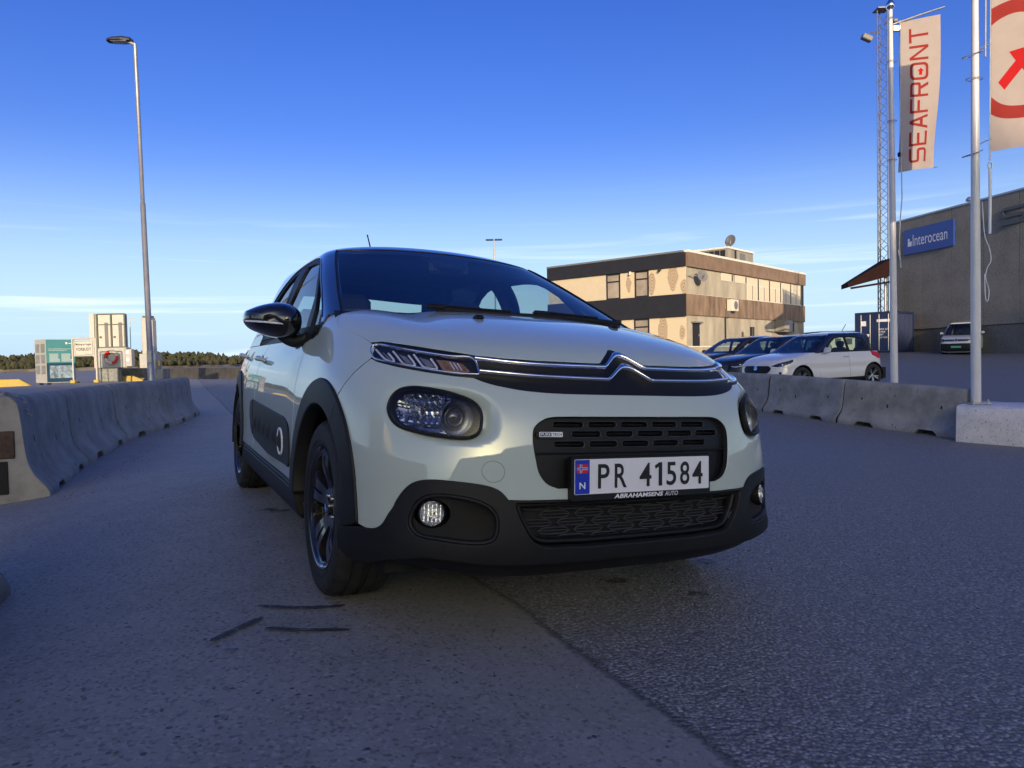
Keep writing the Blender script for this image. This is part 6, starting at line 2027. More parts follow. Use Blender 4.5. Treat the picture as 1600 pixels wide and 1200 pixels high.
def parked(name, label, cat, M, c, group=None):
    P = thing(name, label, cat, M, group)
    B = Shell(c['body'], c['ys'], c.get('disp')); G = Shell(c['green'], c['gys'], None, c.get('taper', .05), 1.0, c.get('gn2', 3.0))
    pt = M_[c['paint']]; res = c.get('res', .05)
    ar, az = c['arch_r'], c['arch_z']; ya, yb = 0.0, c['wb']
    def apt(cy, a0, a1, r=ar, n=16): return [(cy + r * math.cos(R(a0 + (a1 - a0) * k / n)), az + r * math.sin(R(a0 + (a1 - a0) * k / n))) for k in range(n + 1)]
    zs, belt = c['sill'], c['belt']; doors = c['doors']
    hs = B.Ss(c['hood_side']); hz = c['hood_z']; hx = abs(float(on(B, hs[:1])[0][0]))
    front = [(-hx * k, hz + c.get('hood_crown', .03) * (1 - k * k)) for k in np.linspace(0, 1, 9)[:-1]]
    half = np.concatenate([B.Fs(front), hs, [(hs[-1][0] * k, hs[-1][1]) for k in (.75, .5, .25, 0)]])
    panel(B, np.concatenate([half, (half * (-1, 1))[::-1][1:-1]]), 'bonnet', pt, P, res=res, thick=.02)
    seam = c['seam']          # (y,z) list from hood corner down to the arch
    a_front = [p for p in apt(0, 0, 200) if p[0] < seam[-1][0] and p[1] > .22] 
    low = [(-.62, .19), (-.3, .185)]
    half = np.concatenate([B.Fs(front), B.Ss(seam), B.Ss(a_front), B.Fs([(-.72, .18), (-.4, .17), (0, .17)])])
    holes = []
    for h in c.get('front_holes', []): holes += [B.Fs(h)] if h[0][2:] else [B.Fs(h)]
    panel(B, np.concatenate([half[:-1], (half * (-1, 1))[::-1][:-1]]), 'front_bumper', pt, P, res=res, thick=.03, holes=holes)
    for mir in (False, True):
        sg = 1 if mir else -1
        d0 = doors[0]
        w = [p for p in apt(0, 6, 178) if p[0] > seam[-1][0]]
        lp = np.concatenate([B.Ss(seam[::-1]), hs[1:] if len(hs) > 1 else hs, B.Ss([(d0 + .02, belt), (d0, zs), ]), B.Ss([(ar + .01, zs)]), B.Ss(w)])
        panel(B, shrink(lp, .003), 'front_wing', pt, P, res=res, mirror=mir)
        for k in range(len(doors) - 1):
            a, b = doors[k], doors[k + 1]
            lp = [(a, zs), (a, belt), (b, belt), (b, zs)]
            if b > yb - ar:
                cut = [p for p in apt(yb, 178, 90) if p[1] > zs and p[0] < b]
                lp = [(a, zs), (a, belt), (b, belt), (b, cut[-1][1] + .02)] + cut[::-1] + [(yb - ar - .01, zs)]
            d = panel(B, shrink(B.Ss(lp), .004), 'door', pt, P, res=res, mirror=mir)
            if k == 0 or c.get('rear_handle', True):
                q = on(B, B.Ss([(b - .16, belt - c.get('hdz', .12))]), .03, mir)[0]
                MB().box(tuple(q), (.03, .19, .032), bev=.01).build('door_handle', pt, d, smooth=True)
        rs = np.pi / 2 + c['ys'] - .3
        dl = doors[-1]
        cut = [p for p in apt(yb, 88, -2) if p[0] > dl - .001]
        if not cut: cut = apt(yb, 60, -2)
        lp = np.concatenate([B.Ss([(dl, belt), (dl, cut[0][1])]), B.Ss(cut), B.Ss([(yb + ar + .02, zs)]), np.array([(-(rs + 1.5707), B.t_of_z(zs)), (-(rs + 1.5707), B.t_of_z(belt))])])
        panel(B, shrink(lp, .003), 'rear_quarter', pt, P, res=res, mirror=mir)
        lp = B.Ss([(ar * .9, zs - .12), (ar * .95, zs), (yb - ar * .95, zs), (yb - ar * .9, zs - .12)])
        panel(B, lp, 'sill', M_['black_matte'], P, res=res, off=-.015, mirror=mir)
        # arch liner
        for cy in (0, yb):
            m = MB(); v = []; f = []
            pts = apt(cy, -20, 200, ar * .99)
            for y, z in pts:
                for x in (.88 * c['w'] + .09, .5 * c['w']): v.append((sg * x * 1.0, y, z))
            for i in range(len(pts) - 1): f.append((2 * i, 2 * i + 1, 2 * i + 3, 2 * i + 2))
            m.add(v, f); m.build('wheel_well', M_['dark'], P)
            small_wheel(P, sg * (c['w'] - .115), cy, c['wr'], c['wr'], sg, c.get('spokes', 10), c.get('rim', 'alloy'))
        # glasshouse
        Wc = G.Fs(c['ws']); tt = float(G.tk[-1]); tb = G.t_of_z(c['green'][0][0])
        D = cr(G.Ss(c['dlo']), False, 3)
        rsg = np.pi / 2 + c['gys'] - .3
        dlo_poly = np.concatenate([D, G.Ss([(c['dlo'][-1][0], belt - .01), (c['dlo'][0][0], belt - .01)])])
        pill = np.concatenate([[(Wc[0][0] - .004, tb)], Wc - np.array([[.004, 0]]), [(Wc[-1][0] - .004, tt)], [(-a, tt) for a in np.linspace(1.0, rsg + .45, 9)], [(-(rsg + .5), G.t_of_z(belt + .2)), (-(rsg + .55), tb)]])
        panel(G, pill, 'pillars_and_roof_rail', M_[c.get('pillar', c['paint'])], P, holes=[shrink(dlo_poly, .002)] if True else [], res=res, mirror=mir, thick=.02)
        hol = [G.Ss(h) for h in c['panes']]
        fr = panel(G, shrink(dlo_poly, .003), 'window_frame', M_['black_trim'], P, holes=hol, off=-.004, res=res, mirror=mir)
        for h in hol: panel(G, shrink(h, -.01), 'window_pane', M_['window'], fr, off=-.015, thick=0, res=.08, mirror=mir)
        # mirrors
        mp = c['mirror']; s_ = MB()
        s_.box((sg * mp[0], mp[1], mp[2]), (.20, .13, .15), bev=.05).box((sg * (mp[0] - .12), mp[1] + .02, mp[2] - .06), (.14, .06, .05), bev=.02)
        s_.build('door_mirror', pt, P, smooth=True)
        # lamps
        hl = B.Fs(c['head'])
        lamp_ = panel(B, hl, 'headlight', M_['black_gloss'], P, off=.003, thick=.02, res=.03, mirror=mir)
        q = on(B, [B.F(*c['head_c'])], .0, mir)[0]
        for dx in (0, .085): MB().lathe([(0, -.012), (.026, -.012), (.034, -.004), (.036, .01)], 16, 'y', c=(q[0] - sg * dx, q[1] + .02 - .02 * dx, q[2])).build('lamp_bowl', M_['reflector'], lamp_, smooth=True)
        if 'drl' in c:
            strip(B, cr(B.Fs(c['drl']), False, 4), .018, 'running_light', M_['print_white'], lamp_, off=.006, h=.004, mirror=mir)
        tl = [(-(rs + a), B.t_of_z(z)) for a, z in c['tail']]
        panel(B, tl, 'tail_lamp', M_['red'], P, off=.012, res=.05, mirror=mir)
    half = np.concatenate([[(0, Wc[0][1])], Wc, [(Wc[-1][0] * k, Wc[-1][1] + .01 * (1 - k)) for k in (.8, .5, .2, 0)]])
    loop = np.concatenate([half, (half * (-1, 1))[::-1][1:-1]])
    ws = panel(G, loop, 'windscreen', M_['screen'], P, thick=0, res=.08, off=-.005)
    hd = np.array([(Wc[-1][0], Wc[-1][1]), (Wc[-1][0], tt), (-Wc[-1][0], tt), (-Wc[-1][0], Wc[-1][1])])
    panel(G, hd, 'roof_header', M_[c.get('roof', c['paint'])], P, res=.05, thick=.005)
    for mir in (False, True):
        panel(G, [(-(rsg + .52), tb), (-(rsg + .46), tt), (-(rsg + 1.5707), tt), (-(rsg + 1.5707), tb)], 'rear_screen', M_['window'], P, thick=0, res=.1, mirror=mir)
    ss = np.linspace(-(rsg + np.pi / 2), rsg + np.pi / 2, 81)[:-1]; rim = G.P(ss, np.full(len(ss), tt)); cy = c['roof_c']
    rows = []
    for k in range(8):
        u_ = 1 - k / 8; q = np.array([0, cy, 0]) + (rim - np.array([0, cy, 0])) * np.array([u_, u_, 1]); q[:, 2] = rim[:, 2] + c.get('dome', .05) * (1 - u_ ** 2); rows.append(q)
    v = np.concatenate(rows); n = len(ss)
    f = [(k * n + i, k * n + (i + 1) % n, (k + 1) * n + (i + 1) % n, (k + 1) * n + i) for k in range(7) for i in range(n)] + [tuple(7 * n + i for i in range(n))]
    mesh('roof', v, f, M_[c.get('roof', c['paint'])], P, smooth=True)
    # cabin
    MB().box((0, c['wb'] / 2, .35), (2 * c['w'] - .3, c['wb'] + 1.2, .3)).build('floor_pan', M_['dark'], P)
    MB().box((0, .15, .55), (2 * c['w'] - .5, 1.0, .5)).build('engine_bay', M_['dark'], P)
    MB().box((0, c['dash_y'], belt - .10), (2 * c['w'] - .35, .5, .2), bev=.06).build('dashboard', M_['cabin'], P)
    MB().box((0, c['wb'] * .98, belt - .22), (2 * c['w'] - .35, .7, .4)).build('parcel_shelf', M_['cabin'], P)
    for sx in (-.36, .36):
        for yy in (c['dash_y'] + .85, c['dash_y'] + 1.65):
            s_ = MB().box((sx, yy, belt - .18), (.46, .14, .6), rot=Matrix.Rotation(R(-16), 3, 'X'), bev=.05).build('seat', M_['seat'], P, smooth=True)
            MB().box((sx, yy + .10, belt + .20), (.25, .09, .17), bev=.04).build('headrest', M_['seat'], s_, smooth=True)
    return P, B, G

def place(front_xy, rear_xy, z_f, z_r):
    """car frame: +y runs from the front axle to the rear one"""
    f = Vector((*front_xy, z_f)); r = Vector((*rear_xy, z_r)); y = (r - f).normalized(); x = y.cross(Vector((0, 0, 1))).normalized(); z = x.cross(y)
    return Matrix(((x.x, y.x, z.x, f.x), (x.y, y.y, z.y, f.y), (x.z, y.z, z.z, f.z), (0, 0, 0, 1)))

sw = dict(paint='white_paint', pillar='black_gloss', roof='white_paint', w=.8675, wb=2.45, wr=.305, arch_r=.345, arch_z=.315, ys=2.35, gys=2.0, sill=.30, belt=.945, taper=.05,
    doors=[.60, 1.62, 2.42], hood_z=.735, hood_crown=.03, seam=[(-.30, .78), (-.30, .70), (-.26, .60), (-.20, .60)], hood_side=[(-.30, .78), (.0, .86), (.30, .92), (.50, .955)],
    body=[(.16, -.62, .74, .1, 3.4, 2.9), (.22, -.70, .83, .1, 3.4, 2.99), (.32, -.745, .862, .1, 3.3, 3.04), (.45, -.745, .868, .1, 3.2, 3.05), (.58, -.72, .862, .1, 3.1, 3.04), (.68, -.69, .868, .12, 3.0, 3.02),
          (.76, -.64, .862, .15, 2.9, 3.0), (.82, -.52, .845, .2, 2.9, 2.98), (.88, -.28, .82, .3, 2.9, 2.97), (.925, .0, .795, .42, 2.9, 2.96), (.96, .28, .765, .55, 2.9, 2.95), (.98, .50, .73, .65, 2.9, 2.93)],
    green=[(.90, .10, .80, .55, 4.2, 2.97), (1.0, .40, .765, .72, 4.2, 2.93), (1.12, .62, .72, .92, 4.2, 2.88), (1.25, .86, .67, 1.1, 4.2, 2.82), (1.36, 1.06, .62, 1.28, 4.2, 2.76), (1.43, 1.22, .56, 1.4, 3.8, 2.68)],
    ws=[(-.715, .955), (-.70, 1.02), (-.655, 1.14), (-.605, 1.26), (-.56, 1.35), (-.53, 1.39)],
    dlo=[(.62, .955), (.78, 1.04), (.98, 1.16), (1.16, 1.27), (1.30, 1.33), (1.50, 1.355), (1.90, 1.35), (2.20, 1.325), (2.34, 1.28), (2.44, 1.12), (2.50, 1.0)],
    panes=[roundpoly([(.98, 1.0), (1.02, 1.13), (1.30, 1.30), (1.50, 1.325), (1.62, 1.325), (1.62, .985)], .03, 3), roundpoly([(1.70, .985), (1.70, 1.325), (2.15, 1.30), (2.26, 1.26), (2.28, 1.02)], .03, 3)],
    mirror=(.93, .74, 1.0), head=[(-.79, .80), (-.755, .765), (-.62, .715), (-.48, .655), (-.50, .625), (-.62, .605), (-.74, .63), (-.80, .69), (-.815, .755)], head_c=(-.68, .675),
    drl=[(-.50, .630), (-.62, .614), (-.735, .640), (-.792, .69)], tail=[(.10, .84), (.10, .94), (.60, .90), (.60, .74), (.35, .76)], roof_c=2.0, dome=.055, dash_y=.85, rear_handle=False, res=.045)
z1, z2 = gzz(8.25, 20.3), gzz(10.55, 21.1)
SWM = place((6.95, 19.07), (9.20, 20.05), z1, z2)
P, B, G = parked('white_hatchback', 'white compact hatchback with black pillars parked behind the right barriers', 'car', SWM, sw)
gl = roundpoly([(-.40, .655), (-.48, .60), (-.46, .53), (-.38, .47), (.38, .47), (.46, .53), (.48, .60), (.40, .655)], .03, 3)
g = panel(B, B.Fs(gl), 'grille', M_['black_trim'], P, off=.004, thick=.02, res=.04)
for k in range(5): strip(B, B.Fs([(x, .50 + k * .033) for x in np.linspace(-.40, .40, 12)]), .010, 'grille_bar', M_['black_matte'], g, off=.004, h=.006)
m = MB(); v_, f_ = text_mesh("S", 0, .06, 4); mn, mx = v_.min(0), v_.max(0); q_ = (v_ - mn) / (mx - mn)
m.add([tuple(np.array(on(B, [B.F(.0 + (a - .5) * .12, .60 + (b - .5) * .11)], .022)[0])) for a, b in q_], f_); m.build('emblem', M_['chrome'], g)
for mir in (False, True):
    panel(B, roundpoly(B.Fs([(-.76, .42), (-.58, .40), (-.58, .31), (-.72, .30)]), .02, 3), 'fog_lamp_recess', M_['black_trim'], P, off=.004, thick=.01, res=.05, mirror=mir)
panel(B, B.Fs([(-.5, .38), (.5, .38), (.42, .27), (-.42, .27)]), 'lower_intake', M_['black_trim'], P, off=.004, thick=.01, res=.05)
MB().tube([(0, 2.25, 1.47), (0, 2.42, 1.68)], .008, 6).build('aerial', M_['black_trim'], P)

au = dict(sw); au.update(paint='dark_paint', pillar='black_gloss', roof='dark_paint', w=.90, wb=2.65, ys=2.5, gys=2.2, wr=.32, arch_r=.36,
    body=[(a, b - .06, c_ + .03, d, e, f + .45) for a, b, c_, d, e, f in sw['body']], green=[(a - .01, b + .02, c_ + .01, d + .02, e, f + .42) for a, b, c_, d, e, f in sw['green']],
    doors=[.62, 1.68, 2.56], spokes=10, roof_c=2.25, mirror=(.97, .76, .99),
    dlo=[(.64, .955), (.80, 1.04), (1.0, 1.16), (1.18, 1.26), (1.32, 1.32), (1.55, 1.345), (2.0, 1.335), (2.4, 1.29), (2.6, 1.2), (2.75, 1.05), (2.8, .98)],
    panes=[roundpoly([(.98, 1.0), (1.04, 1.12), (1.32, 1.28), (1.52, 1.315), (1.66, 1.315), (1.66, .985)], .03, 3), roundpoly([(1.76, .985), (1.76, 1.315), (2.3, 1.27), (2.5, 1.2), (2.62, 1.02)], .03, 3)], rear_handle=True)
y_ = Vector((SWM[0][1], SWM[1][1])); x_ = Vector((SWM[0][0], SWM[1][0]))
def beside(d, shift_, c, label, grp, dz=0.0):
    # further from the camera is towards -x of the white car's frame
    f = Vector((6.95, 19.07)) - x_ * d + y_ * shift_
    r = f + y_ * c['wb']
    return place((f.x, f.y), (r.x, r.y), gzz(f.x, f.y) + dz, gzz(r.x, r.y) + dz)
def four_rings_grille(B, P):
    g = panel(B, roundpoly(B.Fs([(-.40, .68), (-.50, .60), (-.36, .36), (.36, .36), (.50, .60), (.40, .68)]), .03, 3), 'grille', M_['black_trim'], P, off=.005, thick=.02, res=.05)
    for k in range(9): strip(B, B.Fs([(x, .38 + k * .034) for x in np.linspace(-.38, .38, 10)]), .008, 'grille_bar', M_['satin_chrome'], g, off=.005, h=.005)
    for k in range(4):
        cx = -.12 + .08 * k
        c0 = on(B, [B.F(cx, .63)], .03)[0]
        MB().ring([(c0[0] + .047 * math.cos(a), c0[1], c0[2] + .047 * math.sin(a)) for a in np.linspace(0, 6.283, 21)[:-1]], .007, 5).build('emblem_ring', M_['chrome'], g, smooth=True)
AM = beside(2.6, 1.0, au, '', '')
P, B, G = parked('dark_hatchback', 'dark car with a barred grille parked right next to the white car, farther from us', 'car', AM, au, 'dark cars beyond the white one')
four_rings_grille(B, P)
au2 = dict(au); au2['paint'] = au2['roof'] = 'grey_paint'
AM2 = beside(5.1, 1.7, au2, '', '')
P, B, G = parked('dark_hatchback', 'second dark car, farthest of the three in the row, only its bonnet and roof showing', 'car', AM2, au2, 'dark cars beyond the white one')
four_rings_grille(B, P)

vn = dict(paint='van_paint', pillar='van_paint', roof='van_paint', w=.952, wb=3.0, wr=.335, arch_r=.385, arch_z=.35, ys=3.2, gys=3.2, sill=.38, belt=1.13, taper=.02, gn2=7.0,
    doors=[.45, 1.45, 2.55], hood_z=1.0, hood_crown=.03, seam=[(-.42, 1.03), (-.42, .9), (-.38, .72), (-.30, .66)], hood_side=[(-.42, 1.03), (-.2, 1.09), (.0, 1.13), (.16, 1.16)],
    body=[(.18, -.72, .82, .0, 4.0, 3.9), (.26, -.82, .92, .0, 4.0, 3.98), (.42, -.87, .952, .0, 3.8, 4.0), (.65, -.87, .952, .0, 3.7, 4.0), (.85, -.85, .95, .0, 3.6, 4.0), (.97, -.80, .945, .0, 3.6, 4.0), (1.04, -.66, .935, .1, 3.6, 4.0), (1.10, -.42, .925, .2, 3.6, 4.0), (1.16, -.12, .91, .3, 3.6, 3.99), (1.20, .10, .90, .4, 3.6, 3.99)],
    green=[(1.08, -.42, .925, .1, 4.6, 4.0), (1.2, -.20, .91, .25, 4.6, 3.99), (1.4, .06, .875, .45, 4.6, 3.98), (1.6, .30, .83, .65, 4.6, 3.96), (1.78, .50, .78, .85, 4.6, 3.93), (1.88, .64, .73, 1.0, 4.4, 3.88)],
    ws=[(-.865, 1.16), (-.855, 1.22), (-.82, 1.4), (-.775, 1.6), (-.73, 1.76), (-.71, 1.82)],
    dlo=[(.02, 1.15), (.25, 1.32), (.52, 1.52), (.78, 1.70), (.95, 1.75), (1.4, 1.77), (1.55, 1.74), (1.56, 1.5), (1.56, 1.15)], panes=[roundpoly([(.52, 1.18), (.52, 1.45), (.85, 1.68), (1.38, 1.72), (1.46, 1.70), (1.46, 1.18)], .03, 3)],
    mirror=(1.06, .28, 1.28), head=[(-.91, 1.0), (-.66, .955), (-.60, .90), (-.64, .80), (-.80, .79), (-.92, .84)], head_c=(-.76, .885), tail=[(.9, .9), (.9, 1.13), (1.1, 1.13), (1.1, .9)], roof_c=2.3, dome=.07, dash_y=.3, hdz=.22, spokes=5, rim='disc', res=.06)
def van():
    yaw = Vector((.72, .69)).normalized()
    f = Vector((26.25, 42.9)); r = f + yaw * 3.0
    P, B, G = parked('delivery_van', 'white panel van parked nose-out against the warehouse wall', 'van', place((f.x, f.y), (r.x, r.y), .46, .56), vn)
    g = panel(B, roundpoly(B.Fs([(-.62, .94), (.62, .94), (.60, .82), (-.60, .82)]), .02, 3), 'grille', M_['black_trim'], P, off=.005, thick=.02, res=.06)
    for z in (.90, .845): strip(B, B.Fs([(x, z) for x in np.linspace(-.58, .58, 10)]), .014, 'grille_bar', M_['chrome'], g, off=.006, h=.006)
    c0 = Vector(on(B, [B.F(0.0, .885)], .03)[0])
    MB().ring([tuple(c0 + Vector((.075 * math.cos(a), 0, .075 * math.sin(a)))) for a in np.linspace(0, 6.283, 21)[:-1]], .010, 5).build('emblem_ring', M_['chrome'], g, smooth=True)
    m = MB()
    m.tube([tuple(c0 + Vector(p)) for p in ((-.030, 0, .062), (0, 0, .012), (.030, 0, .062))], .007, 4); m.tube([tuple(c0 + Vector(p)) for p in ((-.065, 0, .025), (-.028, 0, -.058), (0, 0, -.005), (.028, 0, -.058), (.065, 0, .025))], .007, 4)
    m.build('emblem', M_['chrome'], g)
    panel(B, roundpoly(B.Fs([(-.86, .70), (.86, .70), (.84, .28), (.5, .24), (-.5, .24), (-.84, .28)]), .04, 3), 'bumper_insert', M_['black_matte'], P, off=.006, thick=.02, res=.06)
    panel(B, B.Fs([(-.26, .56), (.26, .56), (.26, .45), (-.26, .45)]), 'number_plate', M_['green_plate'], P, off=.03, thick=.02, res=.08)
van()

# ------------------------------------------------------------------ flagpoles and banners
M_['pole_white'] = simple('white_pole_paint', (.62, .61, .63), .35, noise=.06, nscale=3, coat=.3)
def cloth(name, col, dark=None):
    m = bpy.data.materials.new(name); m.use_nodes = True
    nt = m.node_tree; n, l = nt.nodes, nt.links; n.clear()
    o = n.new('ShaderNodeOutputMaterial'); mx = n.new('ShaderNodeMixShader'); mx.inputs[0].default_value = .38
    d = n.new('ShaderNodeBsdfDiffuse'); t = n.new('ShaderNodeBsdfTranslucent')
    tc = n.new('ShaderNodeTexCoord'); nz = n.new('ShaderNodeTexNoise'); nz.inputs['Scale'].default_value = 5; nz.inputs['Detail'].default_value = 6
    l.new(tc.outputs['Object'], nz.inputs['Vector'])
    cm = n.new('ShaderNodeMix'); cm.data_type = 'RGBA'; l.new(nz.outputs[0], cm.inputs[0])
    cm.inputs[6].default_value = (*[c * .9 for c in col], 1); cm.inputs[7].default_value = (*[min(1, c * 1.08) for c in col], 1)
    l.new(cm.outputs[2], d.inputs[0]); l.new(cm.outputs[2], t.inputs[0])
    l.new(d.outputs[0], mx.inputs[1]); l.new(t.outputs[0], mx.inputs[2]); l.new(mx.outputs[0], o.inputs[0])
    return m
M_['banner'] = cloth('banner_cloth', (.56, .47, .42))
M_['banner_red'] = cloth('banner_red_print', (.40, .055, .05))
M_['banner_arrow'] = cloth('banner_bright_red', (.62, .03, .035))
def flagpole(x, y, z0, z1, label, lean=(-.008, 0)):
    P = thing('flagpole', label, 'flagpole', Matrix.Translation((x, y, z0)), 'white flagpoles by the road')
    H = z1 - z0
    n = 14
    MB().tube([(lean[0] * H * k / n, 0, H * k / n) for k in range(n + 1)], [.072 - .032 * (k / n) ** 1.3 for k in range(n + 1)], 20).build('pole', M_['pole_white'], P, smooth=True)
    tx = lean[0] * H
    MB().lathe([(0, .26), (.012, .22), (.035, .18), (.075, .12), (.085, .08), (.07, .03), (.04, .0), (.04, -.03)], 20, c=(tx, 0, H)).build('finial', M_['chrome'], P, smooth=True)
    MB().box((0, 0, .012), (.30, .30, .024)).build('base_plate', M_['galv'], P)
    for sx, sy in ((-1, -1), (1, -1), (-1, 1), (1, 1)):
        MB().lathe([(0, .05), (.016, .05), (.018, .02), (.018, .0)], 6, c=(sx * .115, sy * .115, .022)).build('anchor_bolt', M_['galv'], P)
    return P
def fl_pt(x, y, z, u, v, W, H, ph):
    """u across, v down"""
    wv = .085 * math.sin(3.9 * u / W + 1.3 * v + ph) * (u / W) + .018 * math.sin(2.1 * v + ph * 2) * (.3 + u / W) + .020 * math.sin(9.0 * u + 2.4 * v)
    sway = .018 * math.sin(1.9 * v + .5) * (u / W)
    return (x + u + sway + .03 * (v / H) * -1, y + wv + u * .10, z - v + .14 * u - .05 * (u / W) * math.sin(1.2 * v))
def banner(par, x, y, z, W, H, ph, name='banner'):
    nx, ny = 18, 60; v = []; f = []
    for j in range(ny + 1):
        for i in range(nx + 1): v.append(fl_pt(x, y, z, W * i / nx, H * j / ny, W, H, ph))
    for j in range(ny):
        for i in range(nx): k = j * (nx + 1) + i; f.append((k, k + 1, k + nx + 2, k + nx + 1))
    return mesh('cloth', v, f, M_['banner'], par, smooth=True)
def inked(par, loops, x, y, z, W, H, ph, mat, nm, clip=True):
    """flat print on a banner: each (outline, holes) triangulated finely and laid on the cloth"""
    for ol, hs in loops:
        V, T, B = trim_mesh(dens(ol, .05), [dens(h, .05) for h in hs], .045)
        P = []
        for a, b in V:
            p = fl_pt(x, y, z, a, b, W, H, ph); P.append((p[0], p[1] - .004, p[2]))
        mesh(nm, P, [tuple(t[::-1]) for t in T], M_[mat], par, smooth=True)
# left pole with the lettered banner
p1 = flagpole(7.60, 14.52, -.42, 7.42, 'white flagpole standing behind the barriers, carrying the lettered banner')
MB().tube([(-.03, -.02, 7.55), (.5, 0, 7.73), (1.02, .05, 7.90)], [.022, .02, .018], 8).build('banner_arm', M_['galv'], p1, smooth=True)
MB().box((.06, 0, 7.48), (.16, .05, .12), bev=.01).build('arm_bracket', M_['galv'], p1)
for h in (4.95, 5.7, 6.85):
    MB().ring([(-.04 + .085 * math.cos(a), .085 * math.sin(a), h) for a in np.linspace(0, 6.283, 17)[:-1]], .006, 5).build('ring', M_['galv'], p1, smooth=True)
MB().tube([(.11, -.05, 7.45), (.10, -.06, 5.6), (.12, -.07, 4.2), (.085, -.07, 3.8), (.06, -.08, 3.3), (.09, -.08, 2.85), (.05, -.07, 3.2)], .010, 6).build('halyard', M_['galv'], p1, smooth=True)
MB().box((.10, -.03, 5.05), (.07, .07, .09), bev=.015).build('cleat', M_['dark'], p1)
b1 = thing('banner', 'long pale banner reading SEAFRONT in red, hanging from the left flagpole', 'banner', Matrix.Identity(4), 'banners on the flagpoles')
BX, BY, BZ, BW, BH = 7.70, 14.48, 7.20, .80, 2.92
banner(b1, BX, BY, BZ, BW, BH, .4)
def outline(points): return np.array(points, float)
def letters():
    """the word runs upwards; built from strokes so that it keeps its wide shape. local: along = up the banner"""
    t = .048; h = .36; w = .285; out = []
    def rect(a0, a1, b0, b1): return [(a0, b0), (a1, b0), (a1, b1), (a0, b1)]
    def S(a): return [(roundpoly([(a, 0), (a + w, 0), (a + w, .5 * h + t / 2), (a + t, .5 * h + t / 2), (a + t, h - t), (a + w, h - t), (a + w, h), (a, h), (a, .5 * h - t / 2), (a + w - t, .5 * h - t / 2), (a + w - t, t), (a, t)], [0, .09, .06, .02, .02, 0, 0, .09, .06, .02, .02, 0], 4), [])]
    def E(a): return [([(a, 0), (a + w, 0), (a + w, t), (a + t, t), (a + t, .5 * h - t / 2), (a + w * .9, .5 * h - t / 2), (a + w * .9, .5 * h + t / 2), (a + t, .5 * h + t / 2), (a + t, h - t), (a + w, h - t), (a + w, h), (a, h)], [])]
    def A(a): return [([(a, 0), (a + t * 1.1, 0), (a + .27 * w, .27 * h), (a + .73 * w, .27 * h), (a + w - t * 1.1, 0), (a + w, 0), (a + .5 * w + t * .6, h), (a + .5 * w - t * .6, h)], [[(a + .36 * w, .42 * h), (a + .64 * w, .42 * h), (a + .5 * w, .80 * h)]])]
    def Fl(a): return [([(a, 0), (a + t, 0), (a + t, .5 * h - t / 2), (a + w * .9, .5 * h - t / 2), (a + w * .9, .5 * h + t / 2), (a + t, .5 * h + t / 2), (a + t, h - t), (a + w, h - t), (a + w, h), (a, h)], [])]
    def Rl(a): return [(roundpoly([(a, 0), (a + t, 0), (a + t, .40 * h), (a + .52 * w, .40 * h), (a + w - t * 1.3, 0), (a + w, 0), (a + .74 * w, .40 * h), (a + w, .42 * h), (a + w, h), (a, h)], [0, 0, 0, 0, 0, 0, 0, .05, .07, 0], 3), [roundpoly([(a + t, .40 * h + t), (a + w - t, .40 * h + t), (a + w - t, h - t), (a + t, h - t)], .03, 3)])]
    def O(a): return [(roundpoly(rect(a, a + w * 1.2, 0, h), .10, 5), [roundpoly(rect(a + t, a + w * 1.2 - t, t, h - t), .065, 5)])]
    def Nl(a): return [([(a, 0), (a + t, 0), (a + t, h - t * 1.6), (a + w - t * 1.1, 0), (a + w, 0), (a + w, h), (a + w - t, h), (a + w - t, t * 1.6), (a + t * 1.1, h), (a, h)], [])]
    def T(a): return [([(a + .5 * w - t / 2, 0), (a + .5 * w + t / 2, 0), (a + .5 * w + t / 2, h - t), (a + w, h - t), (a + w, h), (a, h), (a, h - t), (a + .5 * w - t / 2, h - t)], [])]
    a = 0
    for fn, adv in ((S, .335), (E, .335), (A, .325), (Fl, .325), (Rl, .335), (O, .395), (Nl, .345), (T, .3)):
        out += fn(a); a += adv
    return out, a
LT, total = letters()
SC_ = 2.62 / total
def to_banner(P, off_u=.235, top=.16):
    P = np.array(P, float) * SC_
    return np.stack([off_u + .0 + (.36 - P[:, 1] * 1.02) * 1.0 - .03, top + 2.62 - P[:, 0]], 1)
inked(b1, [(to_banner(o), [to_banner(h) for h in hs]) for o, hs in LT], BX, BY, BZ, BW, BH, .4, 'banner_red', 'letter')
oa = .335 * 2 + .325 * 2 + .335 + .171
ar = np.array([(oa, .215), (oa + .065, .15), (oa + .03, .15), (oa + .03, .075), (oa - .03, .075), (oa - .03, .15), (oa - .065, .15)])
ar = np.array([(oa + (q[1] - .15), .15 + (q[0] - oa)) for q in ar])
inked(b1, [(to_banner(ar), [])], BX, BY, BZ, BW, BH, .4, 'banner_arrow', 'arrow')
MB().tube([fl_pt(BX, BY, BZ, BW, BH, BW, BH, .4), tuple(Vector(fl_pt(BX, BY, BZ, BW, BH, BW, BH, .4)) + Vector((.08, 0, .01)))], .008, 5).build('batten', M_['galv'], b1)

